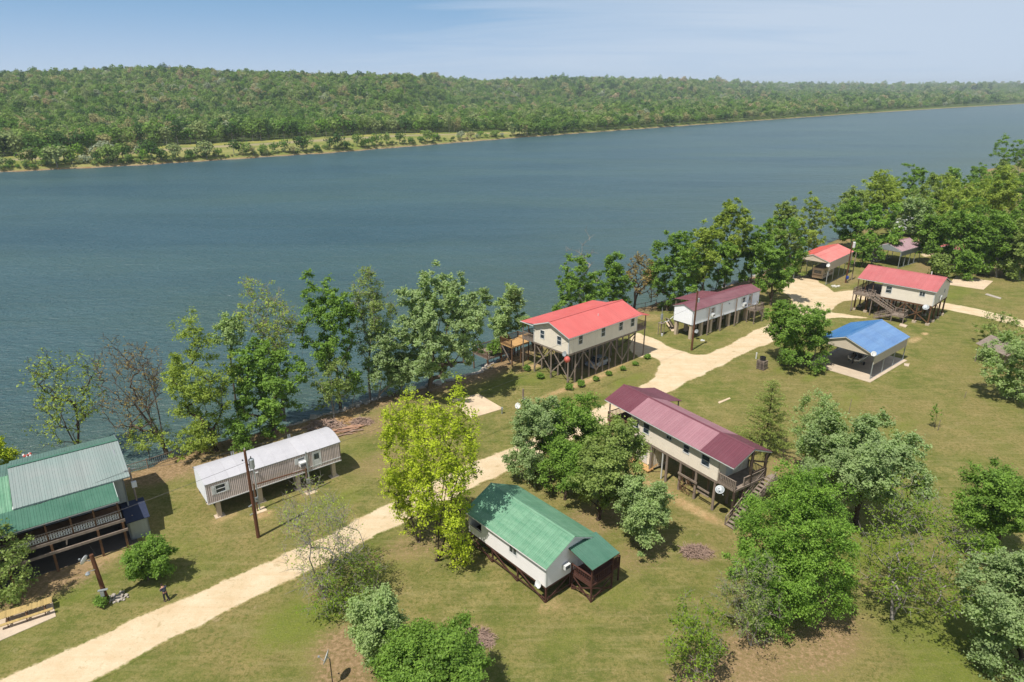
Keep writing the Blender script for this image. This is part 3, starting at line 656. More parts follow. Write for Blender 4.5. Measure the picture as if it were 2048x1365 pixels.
# ------------------------------------------------------------------ the wood across the river
def mat_far_leaf():
    t = NT('far_wood_leaves'); oi = t.n('ShaderNodeObjectInfo'); a = t.n('ShaderNodeAttribute', attribute_name='tint')
    cr = t.n('ShaderNodeValToRGB'); cr.color_ramp.interpolation = 'CONSTANT'; e = cr.color_ramp.elements
    cols = [(0, (70, 98, 42)), (.16, (82, 112, 44)), (.32, (98, 122, 54)), (.46, (112, 132, 66)), (.58, (122, 134, 84)), (.68, (60, 86, 40)), (.78, (138, 134, 90)), (.85, (96, 128, 44)), (.92, (132, 140, 112)), (.97, (150, 136, 104))]
    e[0].position = 0; e[0].color = lin(*cols[0][1]); e[1].position = cols[1][0]; e[1].color = lin(*cols[1][1])
    for p, c_ in cols[2:]: x = e.new(p); x.color = lin(*c_)
    # stands of one kind: a slow noise over the hills shifts each tree's colour
    pos = t.noise(0.006, 3, 0.6, oi.outputs['Location'])
    f = t.math('ADD', t.math('MULTIPLY', oi.outputs['Random'], 0.72), t.ramp(pos, 0.35, 0.65, -0.05, 0.42)); t.l(t.math('FRACT', t.math('ADD', f, 1.0)), cr.inputs[0])
    sh = t.ramp(a.outputs['Fac'], 0, 1, 1.1, 1.7); k = t.n('ShaderNodeCombineXYZ'); [t.l(sh, k.inputs[i]) for i in range(3)]
    cc = t.mix(1.0, cr.outputs[0], k.outputs[0], 'MULTIPLY')
    d = t.pbsdf(cc, 0.7, None, 0.15); tr = t.n('ShaderNodeBsdfTranslucent'); t.l(cc, tr.inputs[0])
    m = t.n('ShaderNodeMixShader'); m.inputs[0].default_value = 0.32; t.l(d.outputs[0], m.inputs[1]); t.l(tr.outputs[0], m.inputs[2])
    return t.done(m)
M['far_leaf'] = mat_far_leaf()
def far_crown(seed, h, w, n=300, s=0.62):
    r = np.random.default_rng(seed); K = r.integers(6, 10)
    LC = unit(r.normal(size=(K, 3))) * r.uniform(.3, .6, (K, 1)); LC[:, 2] = LC[:, 2] * .9; LR = r.uniform(.34, .56, K)
    k = r.integers(0, K, n); dv = unit(r.normal(size=(n, 3)) + [0, 0, .25]); U = LC[k] + dv * LR[k][:, None] * r.uniform(.75, 1.05, (n, 1))
    P_ = U * [w / 2, w / 2, h * .46] + [0, 0, h * .56]; N = unit(dv * .8 + r.normal(size=(n, 3)) * .55 + [0, 0, .5])
    v, f = leaf_quads(P_, N, r.uniform(.6, 1.3, n) * s, .75, r)
    cl = r.uniform(0, 1, K)
    return v, f, np.clip(cl[k] * .45 + r.uniform(0, .55, n), 0, 1)
KINDS = []
for i in range(9):
    h = [14, 15, 12, 15, 12, 16, 13, 9, 6][i]; w = [13, 12, 12, 14, 11, 11, 13, 9.5, 8][i]
    v, f, ti = far_crown(50 + i, h, w, [330, 330, 300, 360, 280, 300, 300, 260, 220][i], [.75, .7, .7, .8, .6, .65, .75, .55, .45][i])
    cm = np_mesh('far_crown', v, f, M['far_leaf'], False, {'tint': ('FACE', ti)})
    mb = MB(); mb.tube([(0, 0, -.8), (.1, 0, h * .3), (0, .15, h * .62)], [.24, .17, .07], 5)
    for q in range(5): a_ = q * 1.3 + i; mb.tube([(0, 0, h * (.25 + .07 * q)), (math.cos(a_) * w * .3, math.sin(a_) * w * .3, h * (.5 + .07 * q))], [.09, .03], 4)
    KINDS.append((h, w, cm, mb.mesh('far_trunk', M['bark_gray'])))
def far_tree(nm, label, group, x, y, z, kind, sc, rz):
    t = thing(nm, label, 'tree', (x, y, z), rz, group); t.scale = (sc * random.uniform(.9, 1.15), sc * random.uniform(.9, 1.15), sc)
    link('trunk', KINDS[kind][3], t); link('crown', KINDS[kind][2], t); return t
random.seed(5)
def far_pt(s, d):
    p = shore_xy(np.array([s]))[0] + nrm * d; return p[0], p[1], float(far_z(np.array([p[0]]), np.array([p[1]]), np.array([d]))[0])
# shrubs and small trees along the far waterline: (px, height) read from the photograph, gaps between
SHR = [(8, 5), (30, 4), (58, 3.2), (98, 8), (118, 11), (150, 6), (180, 5), (205, 6), (222, 10), (240, 7), (262, 5), (290, 7), (312, 10), (330, 6), (356, 9), (382, 5), (398, 6), (418, 10), (440, 5), (476, 9), (492, 8), (512, 5), (528, 4), (538, 5.5), (556, 6), (578, 7), (592, 4.5), (610, 9), (622, 8), (636, 5), (668, 7), (684, 11), (694, 6), (722, 8), (736, 6), (752, 6), (762, 7.5), (780, 9), (808, 7), (826, 5), (846, 5), (860, 9), (876, 6), (886, 5), (930, 6), (948, 5.5), (968, 5), (990, 6), (1000, 5), (1030, 8), (1048, 10), (1062, 11), (1078, 8), (1096, 6), (1112, 7), (1128, 5), (1150, 6), (1166, 6.5), (1190, 8)]
for px, h in SHR:
    s = s_of_px(px); d = random.uniform(2.5, 6); x, y, z = far_pt(s, d); k = 8 if h < 6.5 else (7 if h < 9 else random.choice([2, 4]))
    if h < 6.5: lb = 'low green bush on the waterline of the far river bank'
    elif h < 9: lb = 'small round tree by the water on the far river bank'
    else: lb = 'taller tree by the water on the far river bank'
    far_tree('shore_tree', lb, {8: 'bushes along the far waterline', 7: 'small trees along the far waterline'}.get(k, 'taller trees along the far waterline'), x, y, z - .3, k, h / KINDS[k][0] * 1.3, random.uniform(0, 6))
px = 4
while px < 1190:
    s = s_of_px(px); x, y, z = far_pt(s, random.uniform(1.8, 5)); h = random.uniform(2.2, 4.6)
    t_ = far_tree('shore_bush', 'low scrubby bush right at the waterline of the far bank', 'scrub bushes along the far waterline', x, y, z - .3, 8, h / 6 * 1.05, random.uniform(0, 6)); t_['category'] = 'bush'; px += random.uniform(6, 17)
for px in range(60, 330, 11):    # the thicket at the left end, nearer than the strip of grass
    s = s_of_px(px + random.uniform(-5, 5)); x, y, z = far_pt(s, random.uniform(9, 26)); h = random.uniform(8, 13)
    far_tree('thicket_tree', 'bushy tree in the thicket between the far waterline and the grass strip', 'thicket trees at the left end of the far bank', x, y, z - .3, random.choice([2, 4, 7]), h / 11, random.uniform(0, 6))
front = []
for row, off in ((0, 3), (1, 13)):
    s = s_of_px(-15)
    while s < s_of_px(1020):
        d = field_w(s) + off + random.uniform(-2, 3); x, y, z = far_pt(s, d); k = random.choice([0, 1, 2, 3, 4, 5, 6])
        far_tree('wood_edge_tree', 'broadleaf tree in the front rows of the wood behind the grass strip', 'trees along the edge of the wood', x, y, z - .4, k, random.uniform(1.0, 1.4), random.uniform(0, 6)); s += random.uniform(6.5, 10.5)
s = s_of_px(1035); nsh = 0
while s < s_of_px(1900) and nsh < 70:
    x, y, z = far_pt(s, random.uniform(3.5, 7)); k = random.choice([0, 2, 4, 6, 7]); nsh += 1
    far_tree('shore_wood_tree', 'tree of the shoreline wood standing over the muddy far bank', 'trees of the shoreline wood', x, y, z - .4, k, random.uniform(.85, 1.25), random.uniform(0, 6)); s += random.uniform(7, 12) * (1 + (s - s_of_px(1035)) / 900)
# the rest: one mass
src = bpy.data.collections.new('far_wood_kinds')
for i, (h, w, cm, tm) in enumerate(KINDS[:7]):
    o = bpy.data.objects.new('far_wood_kind', cm); src.objects.link(o)
pts = []; r = np.random.default_rng(3)
for y0, y1, sp_, scl in ((330, 1000, 6.8, .80), (1000, 1700, 9.6, .96), (1700, 3200, 19, 1.45), (3200, 6500, 40, 2.4)):
    xx, yy = np.meshgrid(np.arange(-0.92 * y1 - 60, 0.92 * y1 + 60, sp_), np.arange(y0, y1, sp_)); xx = xx.ravel() + r.uniform(-.5, .5, xx.size) * sp_; yy = yy.ravel() + r.uniform(-.5, .5, yy.size) * sp_
    m = np.abs(xx) < 0.90 * yy + 30; xx, yy = xx[m], yy[m]
    q = np.stack([xx, yy], 1); tt = np.zeros(len(q)); best = np.full(len(q), 1e18); sd_ = np.zeros(len(q))
    for j in range(len(SHORE) - 1):
        a_, b_ = SHORE[j], SHORE[j + 1]; e_ = b_ - a_; L2 = e_ @ e_; u = np.clip(((q - a_) @ e_) / L2, 0, 1); w_ = q - a_ - u[:, None] * e_; qq = (w_ ** 2).sum(1); mm = qq < best
        best = np.where(mm, qq, best); tt = np.where(mm, slen[j] + u * math.sqrt(L2), tt); sd_ = np.where(mm, np.sign(e_[0] * w_[:, 1] - e_[1] * w_[:, 0]), sd_)
    dperp = np.sqrt(best) * sd_
    # depth across along the fixed normal, as the terrain was laid out
    for _ in range(3):
        base = shore_xy(tt); rel = q - base; dn = rel @ nrm; resid = rel - dn[:, None] * nrm; e2 = np.array([nrm[1], -nrm[0]]); tt = np.clip(tt + resid @ e2 * 1.0, 0, slen[-1])
    base = shore_xy(tt); dn = (q - base) @ nrm
    lim = np.where(tt < S1000, field_w(tt) + 20, np.where(tt < s_of_px(1900), 14, 9))
    pxx = 1024 + FPX * xx / (yy * cp + CAM_H * sp); keep = (dn > lim) & (yy < ridge_far(pxx) * 1.12) & (dperp > 5)
    q, dn = q[keep], dn[keep]; z = far_z(q[:, 0], q[:, 1], dn) - .6
    pts.append(np.column_stack([q, z, np.full(len(q), scl) * r.choice([.75, .95, 1.1, 1.25, 1.5], len(q), p=[.25, .3, .25, .15, .05]) * r.uniform(.9, 1.1, len(q))]))
pts = np.vstack(pts)
me = bpy.data.meshes.new('far_wood'); me.vertices.add(len(pts)); me.vertices.foreach_set('co', pts[:, :3].astype(np.float32).ravel()); me.update()
a_ = me.attributes.new('size', 'FLOAT', 'POINT'); a_.data.foreach_set('value', pts[:, 3].astype(np.float32))
a_ = me.attributes.new('turn', 'FLOAT_VECTOR', 'POINT'); a_.data.foreach_set('vector', np.column_stack([np.zeros((len(pts), 2)), r.uniform(0, 6.28, len(pts))]).astype(np.float32).ravel())
fw_o = tag(link('far_wood', me), 'spring woodland covering the hills across the river', kind='stuff')
ng = bpy.data.node_groups.new('scatter', 'GeometryNodeTree'); ng.interface.new_socket('Geometry', in_out='INPUT', socket_type='NodeSocketGeometry'); ng.interface.new_socket('Geometry', in_out='OUTPUT', socket_type='NodeSocketGeometry')
gi = ng.nodes.new('NodeGroupInput'); go = ng.nodes.new('NodeGroupOutput'); ip = ng.nodes.new('GeometryNodeInstanceOnPoints'); ci = ng.nodes.new('GeometryNodeCollectionInfo')
ci.inputs['Collection'].default_value = src; ci.inputs['Separate Children'].default_value = True; ci.inputs['Reset Children'].default_value = True
ip.inputs['Pick Instance'].default_value = True
def nattr(nm, ty):
    n = ng.nodes.new('GeometryNodeInputNamedAttribute'); n.data_type = ty; n.inputs['Name'].default_value = nm; return n.outputs[0]
rv = ng.nodes.new('FunctionNodeRandomValue'); rv.data_type = 'INT'; rv.inputs['Min'].default_value = 0; rv.inputs['Max'].default_value = 6
mp = ng.nodes.new('GeometryNodeMeshToPoints'); ng.links.new(gi.outputs[0], mp.inputs[0]); ng.links.new(mp.outputs[0], ip.inputs['Points'])
ng.links.new([o for o in rv.outputs if o.type == 'INT'][0], ip.inputs['Instance Index'])
ng.links.new(ci.outputs[0], ip.inputs['Instance']); ng.links.new(nattr('size', 'FLOAT'), ip.inputs['Scale']); 
er = ng.nodes.new('FunctionNodeEulerToRotation'); ng.links.new(nattr('turn', 'FLOAT_VECTOR'), er.inputs[0]); ng.links.new(er.outputs[0], ip.inputs['Rotation'])
ng.links.new(ip.outputs[0], go.inputs[0])
md = fw_o.modifiers.new('scatter', 'NODES'); md.node_group = ng
print('far wood trees', len(pts))

# ------------------------------------------------------------------ building kit (local frame: x along the ridge, y across)
def wall(mb, a, b, z0, z1, openings=(), batten=0.0, lap=0.0, t=0.12, frac=0.5, zr=None, bw=0.035, mi=0, bmi=None):
    """wall from a to b, outside on the right-hand side; openings (s0,s1,z0,z1); zr: gable apex height"""
    a, b = Vector(a), Vector(b); L = (b - a).length; d = (b - a) / L; n = Vector((d.y, -d.x))
    def P(s, z, o=0.0): q = a + d * s + n * o; return (q.x, q.y, z)
    bmi = mi if bmi is None else bmi
    def cell(s0, s1, c0, c1, o=0.0, tt=None, mi=mi):
        tt = t if tt is None else tt
        mb.add([P(s0, c0, o), P(s1, c0, o), P(s1, c0, o - tt), P(s0, c0, o - tt), P(s0, c1, o), P(s1, c1, o), P(s1, c1, o - tt), P(s0, c1, o - tt)],
               [(0, 3, 2, 1), (4, 5, 6, 7), (0, 1, 5, 4), (1, 2, 6, 5), (2, 3, 7, 6), (3, 0, 4, 7)], mi)
    S = sorted({0.0, L} | {o[0] for o in openings} | {o[1] for o in openings})
    for s0, s1 in zip(S[:-1], S[1:]):
        zs = sorted([(o[2], o[3]) for o in openings if o[0] < (s0 + s1) / 2 < o[1]]); c = z0
        for q0, q1 in zs:
            if q0 > c + 0.01: cell(s0, s1, c, q0)
            c = q1
        if z1 > c + 0.01: cell(s0, s1, c, z1)
    top = lambda s: z1 if zr is None else (z1 + (zr - z1) * (s / (L * frac) if s < L * frac else (L - s) / (L * (1 - frac))))
    if zr is not None:
        mb.add([P(0, z1), P(L, z1), P(L * frac, zr), P(0, z1, -t), P(L, z1, -t), P(L * frac, zr, -t)], [(0, 1, 2), (5, 4, 3), (0, 3, 4, 1), (1, 4, 5, 2), (2, 5, 3, 0)], mi)
    def clear(s, w):
        spans = [(z0, top(s) - 0.02)]
        for o in openings:
            if o[0] - w < s < o[1] + w: spans = [x for p0, p1 in spans for x in ((p0, min(p1, o[2])), (max(p0, o[3]), p1)) if x[1] - x[0] > 0.05]
        return spans
    if batten:
        k = batten * 0.5
        while k < L - 0.05:
            for p0, p1 in clear(k, 0.09): cell(k - bw / 2, k + bw / 2, p0, p1, 0.022, 0.021, bmi)
            k += batten
    if lap:
        z = z0; zt = zr if zr else z1
        while z < zt - 0.02:
            h = min(lap, zt - z); m0, m1 = 0.0, L
            if z > z1 and zr: f_ = (z + h - z1) / (zr - z1); m0, m1 = L * frac * f_, L - L * (1 - frac) * f_
            segs = [(m0, m1)]
            for o in openings:
                if o[2] < z + h * .5 < o[3]: segs = [x for p0, p1 in segs for x in ((p0, min(p1, o[0] - .06)), (max(p0, o[1] + .06), p1)) if x[1] - x[0] > 0.05]
            for p0, p1 in segs:
                mb.add([P(p0, z, .028), P(p1, z, .028), P(p1, z + h, .006), P(p0, z + h, .006), P(p0, z, 0), P(p1, z, 0)], [(0, 1, 2, 3), (0, 4, 5, 1)], mi)
            z += lap
def frame_at(a, b, s, z, o=0.0):
    a, b = Vector(a), Vector(b); d = (b - a).normalized(); n = Vector((d.y, -d.x)); q = a + d * s + n * o
    return Vector((q.x, q.y, z)), math.atan2(d.y, d.x)
def window(par, a, b, s0, s1, z0, z1, style='sash', mat='white', shutters=None, label=None):
    w, h = s1 - s0, z1 - z0; p, rz = frame_at(a, b, s0, z0); m = MB(); e = 0.07     # local: x along the wall, -y outwards
    m.box(-.05, w + .05, -.045, .04, -.05, e - .02).box(-.05, w + .05, -.045, .04, h - e + .02, h + .05).box(-.05, e - .02, -.045, .04, e - .02, h - e + .02).box(w - e + .02, w + .05, -.045, .04, e - .02, h - e + .02)
    panes = []
    if style == 'sash': m.box(e - .02, w - e + .02, -.035, .03, h / 2 - .03, h / 2 + .03); panes = [(e - .02, w - e + .02, e - .02, h / 2 - .03), (e - .02, w - e + .02, h / 2 + .03, h - e + .02)]
    elif style == 'slide': m.box(w / 2 - .03, w / 2 + .03, -.035, .03, e - .02, h - e + .02); panes = [(e - .02, w / 2 - .03, e - .02, h - e + .02), (w / 2 + .03, w - e + .02, e - .02, h - e + .02)]
    else: panes = [(e - .02, w - e + .02, e - .02, h - e + .02)]
    f = m.build('window', M[mat], par, p, (0, 0, rz))
    for x0, x1, q0, q1 in panes: MB().box(x0, x1, -.005, .01, q0, q1).build('pane', M['glass'], f)
    if shutters:
        for x0 in (-.05 - .32, w + .06):
            sm = MB().box(x0, x0 + .3, -.05, -.024, -.04, h + .04)
            for q in range(int(h / .12)): sm.box(x0 + .04, x0 + .26, -.062, -.05, .05 + q * .12, .12 + q * .12)
            sm.build('shutter', M[shutters], par, p, (0, 0, rz))
    return f
def door(par, a, b, s0, s1, z0, z1, mat='white', pane=True):
    w, h = s1 - s0, z1 - z0; p, rz = frame_at(a, b, s0, z0); m = MB().box(0, w, -.02, .03, 0, h)
    m.box(-.08, 0, -.05, .03, 0, h + .08).box(w, w + .08, -.05, .03, 0, h + .08).box(0, w, -.05, .03, h, h + .08)
    for x0, x1, q0, q1 in ((.12, w - .12, .15, .85),): m.box(x0, x1, -.032, -.02, q0, q1)
    f = m.build('door', M[mat], par, p, (0, 0, rz))
    if pane: MB().box(.15, w - .15, -.032, -.021, h * .52, h * .9).build('pane', M['glass'], f)
    MB().lathe((w - .09, -.02, h * .47), [(.03, 0), (.035, .05), (.0, .07)], 8, (0, -1, 0)).build('handle', M['dark_metal'], f)
    return f
def air_con(par, a, b, s, z, w=.65, h=.42, dep=.45):
    p, rz = frame_at(a, b, s, z); m = MB().box(0, w, -dep, .03, 0, h)
    for q in range(6): m.box(.05, w - .05, -dep - .012, -dep, .05 + q * .055, .08 + q * .055, 1)
    return m.build('air_conditioner', [M['white'], M['dark_metal']], par, p, (0, 0, rz))
def panel_mesh(w, L, mat, rib, name='roof_panel', ribh=0.028):
    """sheet-metal panel: width w along x, running down-slope along -y for length L, ribs raised"""
    xs_ = [0.0]; zs_ = [0.0]; n = max(1, round(w / rib)); rb = w / n
    for i in range(n):
        c0 = i * rb + rb * .5 if i else rb * .5
        for dx, dz in ((-.045, 0), (-.02, ribh), (.02, ribh), (.045, 0)): xs_.append(c0 + dx); zs_.append(dz)
    xs_.append(w - .012); zs_.append(0.0); k = len(xs_); vs = [(x, 0, z) for x, z in zip(xs_, zs_)] + [(x, -L, z) for x, z in zip(xs_, zs_)] + [(0, 0, -.035), (w - .012, 0, -.035), (0, -L, -.035), (w - .012, -L, -.035)]
    fs = [(i, k + i, k + i + 1, i + 1) for i in range(k - 1)] + [(2 * k, 2 * k + 1, 2 * k + 3, 2 * k + 2), (0, 2 * k, 2 * k + 2, k), (k - 1, 2 * k - 1, 2 * k + 3, 2 * k + 1), tuple([k + i for i in range(k)][::-1]) + (2 * k + 2, 2 * k + 3), tuple(range(k)) + (2 * k + 1, 2 * k)]
    me_ = bpy.data.meshes.new(name); me_.from_pydata(vs, [], fs); me_.materials.append(mat); me_.update(); return me_
def slope(roof, x0, x1, yt, zt, yb, zb, mat, pw=0.9, rib=0.3, mats=None):
    """panels between the top line (yt,zt) and bottom line (yb,zb) for x0..x1; mats(xc) may choose a sheet colour"""
    n = max(1, round((x1 - x0) / pw)); w = (x1 - x0) / n; L = math.hypot(yb - yt, zb - zt); sgn = 1 if yb < yt else -1; ang = math.atan2(zt - zb, abs(yt - yb)); cache = {}
    for i in range(n):
        mt = mats(x0 + (i + .5) * w) if mats else mat; key = mt.name
        if key not in cache: cache[key] = panel_mesh(w, L, mt, rib)
        if sgn > 0: link('roof_panel', cache[key], roof, (x0 + i * w, yt, zt), (ang, 0, 0))
        else: o = link('roof_panel', cache[key], roof, (x0 + (i + 1) * w, yt, zt)); o.rotation_euler = (ang, 0, math.pi)
def gable_roof(par, x0, x1, y0, y1, ze, zr, mat, trim, yr=None, pw=.9, rib=.3, ze2=None, mats=None, cap=None, lift=.06):
    yr = (y0 + y1) / 2 if yr is None else yr; ze2 = ze if ze2 is None else ze2; m = MB()
    # deck under the sheets, ridge cap, fascia along eaves and barge boards
    zt = zr + lift
    for x in (x0 + .02, x1 - .05):
        for ya, za in ((y0, ze), (y1, ze2)): m.beam((x + .015, ya, za - .10 + lift), (x + .015, yr, zt - .10), .03, .15, 1)
    for ya, za in ((y0, ze), (y1, ze2)): m.box(x0 + .06, x1 - .06, min(ya, ya + (.03 if ya < yr else -.03)), max(ya, ya + (.03 if ya < yr else -.03)), za - .14 + lift, za - .045 + lift, 1)
    for ya, za in ((y0, ze), (y1, ze2)):
        s_ = 1 if ya < yr else -1; m.add([(x0 + .05, ya + s_ * .04, za - .09 + lift), (x1 - .05, ya + s_ * .04, za - .09 + lift), (x1 - .05, yr, zt - .09), (x0 + .05, yr, zt - .09)], [(0, 1, 2, 3)], 2)
    for s_ in (-1, 1):
        ze_ = ze if s_ < 0 else ze2; yb = y0 if s_ < 0 else y1; k = (zr - ze_) / abs(yb - yr)
        m.add([(x0 - .01, yr, zt + .045), (x1 + .01, yr, zt + .045), (x1 + .01, yr + s_ * .16, zt + .038 - .16 * k), (x0 - .01, yr + s_ * .16, zt + .038 - .16 * k)], [(0, 1, 2, 3)], 0)
    rf = m.build('roof', [cap or mat, trim, M['interior']], par)
    slope(rf, x0, x1, yr, zt, y0, ze + lift, mat, pw, rib, mats); slope(rf, x0, x1, yr, zt, y1, ze2 + lift, mat, pw, rib, mats)
    return rf
def posts(par, pts, z1, r=.13, mat='weathered', z0=-.3, n=9, nm='post'):
    random.seed(int(z1 * 100)); cache = {}
    for i, p in enumerate(pts):
        h = p[2] if len(p) > 2 else z1; key = round(h, 2)
        if key not in cache: cache[key] = MB().tube([(0, 0, z0), (.01, 0, h * .5), (0, .015, h)], [r * 1.12, r, r * .92], n).mesh(nm, M[mat])
        link(nm, cache[key], par, (p[0], p[1], 0), (0, 0, random.uniform(0, 3)))
def square_posts(par, pts, z0, z1, w=.14, mat='wood_stain', nm='post'):
    me_ = MB().box(-w / 2, w / 2, -w / 2, w / 2, z0, z1).mesh(nm, M[mat])
    for p in pts: link(nm, me_, par, (p[0], p[1], 0))
def brace(par, p0, p1, w=.06, h=.2, mat='weathered'): MB().beam(p0, p1, w, h).build('brace', M[mat], par)
def railing(par, pts, z, h=.95, mat='weathered', gap=.16, posts_=True, bal=.045):
    m = MB()
    for a, b in zip(pts[:-1], pts[1:]):
        a = Vector(a + (z,)) if len(a) == 2 else Vector(a); b = Vector(b + (z,)) if len(b) == 2 else Vector(b); L = (b - a).length; n = max(1, int(L / gap)); up = Vector((0, 0, 1))
        m.beam(a + up * h, b + up * h, .12, .05).beam(a + up * .1, b + up * .1, .05, .08)
        for i in range(1, n): q = a.lerp(b, i / n); m.beam(q + up * .12, q + up * (h - .03), bal, bal)
        if posts_:
            for q in (a, b): m.beam(q, q + up * (h + .06), .11, .11)
    return m.build('railing', M[mat], par)
def deck(par, x0, x1, y0, y1, z, mat='weathered', along='x', bw=.19, nm='deck'):
    m = MB(); W = (y1 - y0) if along == 'x' else (x1 - x0); n = max(1, round(W / bw))
    fr = MB().box(x0, x1, y0, y0 + .05, z - .26, z - .04).box(x0, x1, y1 - .05, y1, z - .26, z - .04).box(x0, x0 + .05, y0 + .05, y1 - .05, z - .26, z - .04).box(x1 - .05, x1, y0 + .05, y1 - .05, z - .26, z - .04)
    d_ = fr.build(nm, M[mat], par)
    for i in range(n):
        t0, t1 = W * i / n + .006, W * (i + 1) / n - .006
        if along == 'x': m.box(x0 - .02, x1 + .02, y0 + t0, y0 + t1, z - .04, z + random.uniform(-.003, .003))
        else: m.box(x0 + t0, x0 + t1, y0 - .02, y1 + .02, z - .04, z + random.uniform(-.003, .003))
    m.build('deck_boards', M[mat], d_); return d_
def stairs(par, p_top, p_bot, w, n, mat='weathered', rail=True, rails=(-1, 1), open_=True):
    a, b = Vector(p_top), Vector(p_bot); d = b - a; hz_ = Vector((d.x, d.y, 0)); L = hz_.length; u = hz_ / L; s = Vector((-u.y, u.x, 0)); m = MB()
    for k in (-1, 1): m.beam(a + s * k * (w / 2 - .03) - Vector((0, 0, .12)), b + s * k * (w / 2 - .03), .05, .24)
    st = m.build('stairs', M[mat], par); run = L / n * .92
    tm = MB().box(-run / 2, run / 2, -w / 2, w / 2, -.05, 0).mesh('tread', M[mat])
    for i in range(n): q = a + u * (L * (i + .5) / n); q.z = a.z + d.z * (i + .6) / n; link('tread', tm, st, q, (0, 0, math.atan2(u.y, u.x)))
    if rail:
        r_ = MB()
        for k in rails:
            o = s * k * (w / 2)
            r_.beam(a + o + Vector((0, 0, .95)), b + o + Vector((0, 0, .95)), .09, .06).beam(a + o + Vector((0, 0, .5)), b + o + Vector((0, 0, .5)), .05, .09)
            for q in (0, .33, .66, 1): g_ = a.lerp(b, q) + o; r_.beam(g_, g_ + Vector((0, 0, .98)), .09, .09)
        r_.build('stair_railing', M[mat], par)
    return st
def dish(name, label, p, aim, r=.38, arm=(0, 0, -.5), mat='white', pole=None):
    """satellite dish: aim is the direction it faces"""
    t = thing(name, label, 'satellite dish', p); a = Vector(aim).normalized(); prof = []; k = 7
    m = MB(); m.smooth = True; c = Vector((0, 0, 0))
    pr = [(r * i / k, .22 * r * (i / k) ** 2) for i in range(1, k + 1)]
    m.lathe((0, 0, 0), [(.005, 0)] + pr + [(r * 1.02, .22 * r - .01), (r * .6, .06 * r), (.005, -.03)], 20, a); m.build('reflector', M[mat], t)
    b_ = MB(); side = a.cross(Vector((0, 0, 1))).normalized(); lo = -a.cross(side).normalized() * -1; lo = lo if lo.z < 0 else -lo
    b_.tube([lo * r * .9 + a * .05, a * r * 1.15 + lo * r * .25], .016, 6).box(*[v for c_, h_ in zip(a * r * 1.15 + lo * r * .25, (.06, .06, .05)) for v in (c_ - h_, c_ + h_)])
    b_.build('feed_arm', M['galv'], t); MB().tube([(0, 0, 0) - a * .02 if False else -a * .02, -a * .12, Vector(arm)], .028, 6).build('mount', M['galv'], t)
    if pole: MB().tube([Vector(arm), Vector(arm) + Vector((0, 0, -pole))], .04, 8).build('pole', M['dark_metal'], t)
    return t
def frame_world(t, p):
    a = t.rotation_euler[2]; return Vector((t.location.x + p[0] * math.cos(a) - p[1] * math.sin(a), t.location.y + p[0] * math.sin(a) + p[1] * math.cos(a), p[2]))
def aim_rot(t, v): a = t.rotation_euler[2]; return Vector((v[0] * math.cos(a) - v[1] * math.sin(a), v[0] * math.sin(a) + v[1] * math.cos(a), v[2]))

# ================================================================== big red roofed cabin on tall poles by the river
H1 = thing('stilt_house', 'large beige cabin with a bright red metal roof high on a forest of tall poles', 'house', (8.35, 93.97, 0), R(41.72))
L1, W1, zf, ze, zr = 15.9, 7.43, 5.0, 7.72, 9.22; PB, PR, O1 = 2.68, 2.5, .55
ww = [(2.1, 3.0, 6.0, 7.4), (7.2, 8.1, 6.0, 7.4), (11.4, 12.3, 6.0, 7.4), (14.3, 15.2, 6.0, 7.4)]; wg = [(1.5, 2.4, 6.05, 7.45), (5.1, 6.0, 6.05, 7.45)]
m = MB(); wall(m, (0, 0), (L1, 0), zf, ze, ww, batten=.41); wall(m, (L1, 0), (L1, W1), zf, ze, [(2.6, 3.6, 5.2, 7.2)], batten=.41, zr=zr)
wall(m, (L1, W1), (0, W1), zf, ze, batten=.41); wall(m, (0, W1), (0, 0), zf, ze, [(W1 - s1, W1 - s0, a_, b_) for s0, s1, a_, b_ in [(1.5, 2.4, 6.0, 7.35), (5.1, 6.0, 6.0, 7.35)]], batten=.41, zr=zr)
m.build('siding', M['beige_siding'], H1)
MB().box(-.05, .1, -.035, .1, zf, ze).box(-.035, .1, W1 - .1, W1 + .035, zf, ze).box(L1 - .1, L1 + .035, -.035, .1, zf, ze).build('corner_trim', M['white'], H1)
MB().box(.14, L1 - .14, .14, W1 - .14, zf, zf + .2).build('floor', M['interior'], H1)
fm = MB().box(-.02, L1 + .02, -.02, .12, zf - .3, zf - .02).box(-.02, L1 + .02, W1 - .12, W1 + .02, zf - .3, zf - .02)
for i in range(13): x = i * L1 / 12.2; fm.box(x, x + .08, .12, W1 - .12, zf - .26, zf - .02)
fm.build('floor_beams', M['weathered'], H1)
for o in ww: window(H1, (0, 0), (L1, 0), *o)
for s0, s1, a_, b_ in [(1.5, 2.4, 6.0, 7.35), (5.1, 6.0, 6.0, 7.35)]: window(H1, (0, W1), (0, 0), W1 - s1, W1 - s0, a_, b_)
door(H1, (L1, 0), (L1, W1), 2.6, 3.6, 5.2, 7.2)
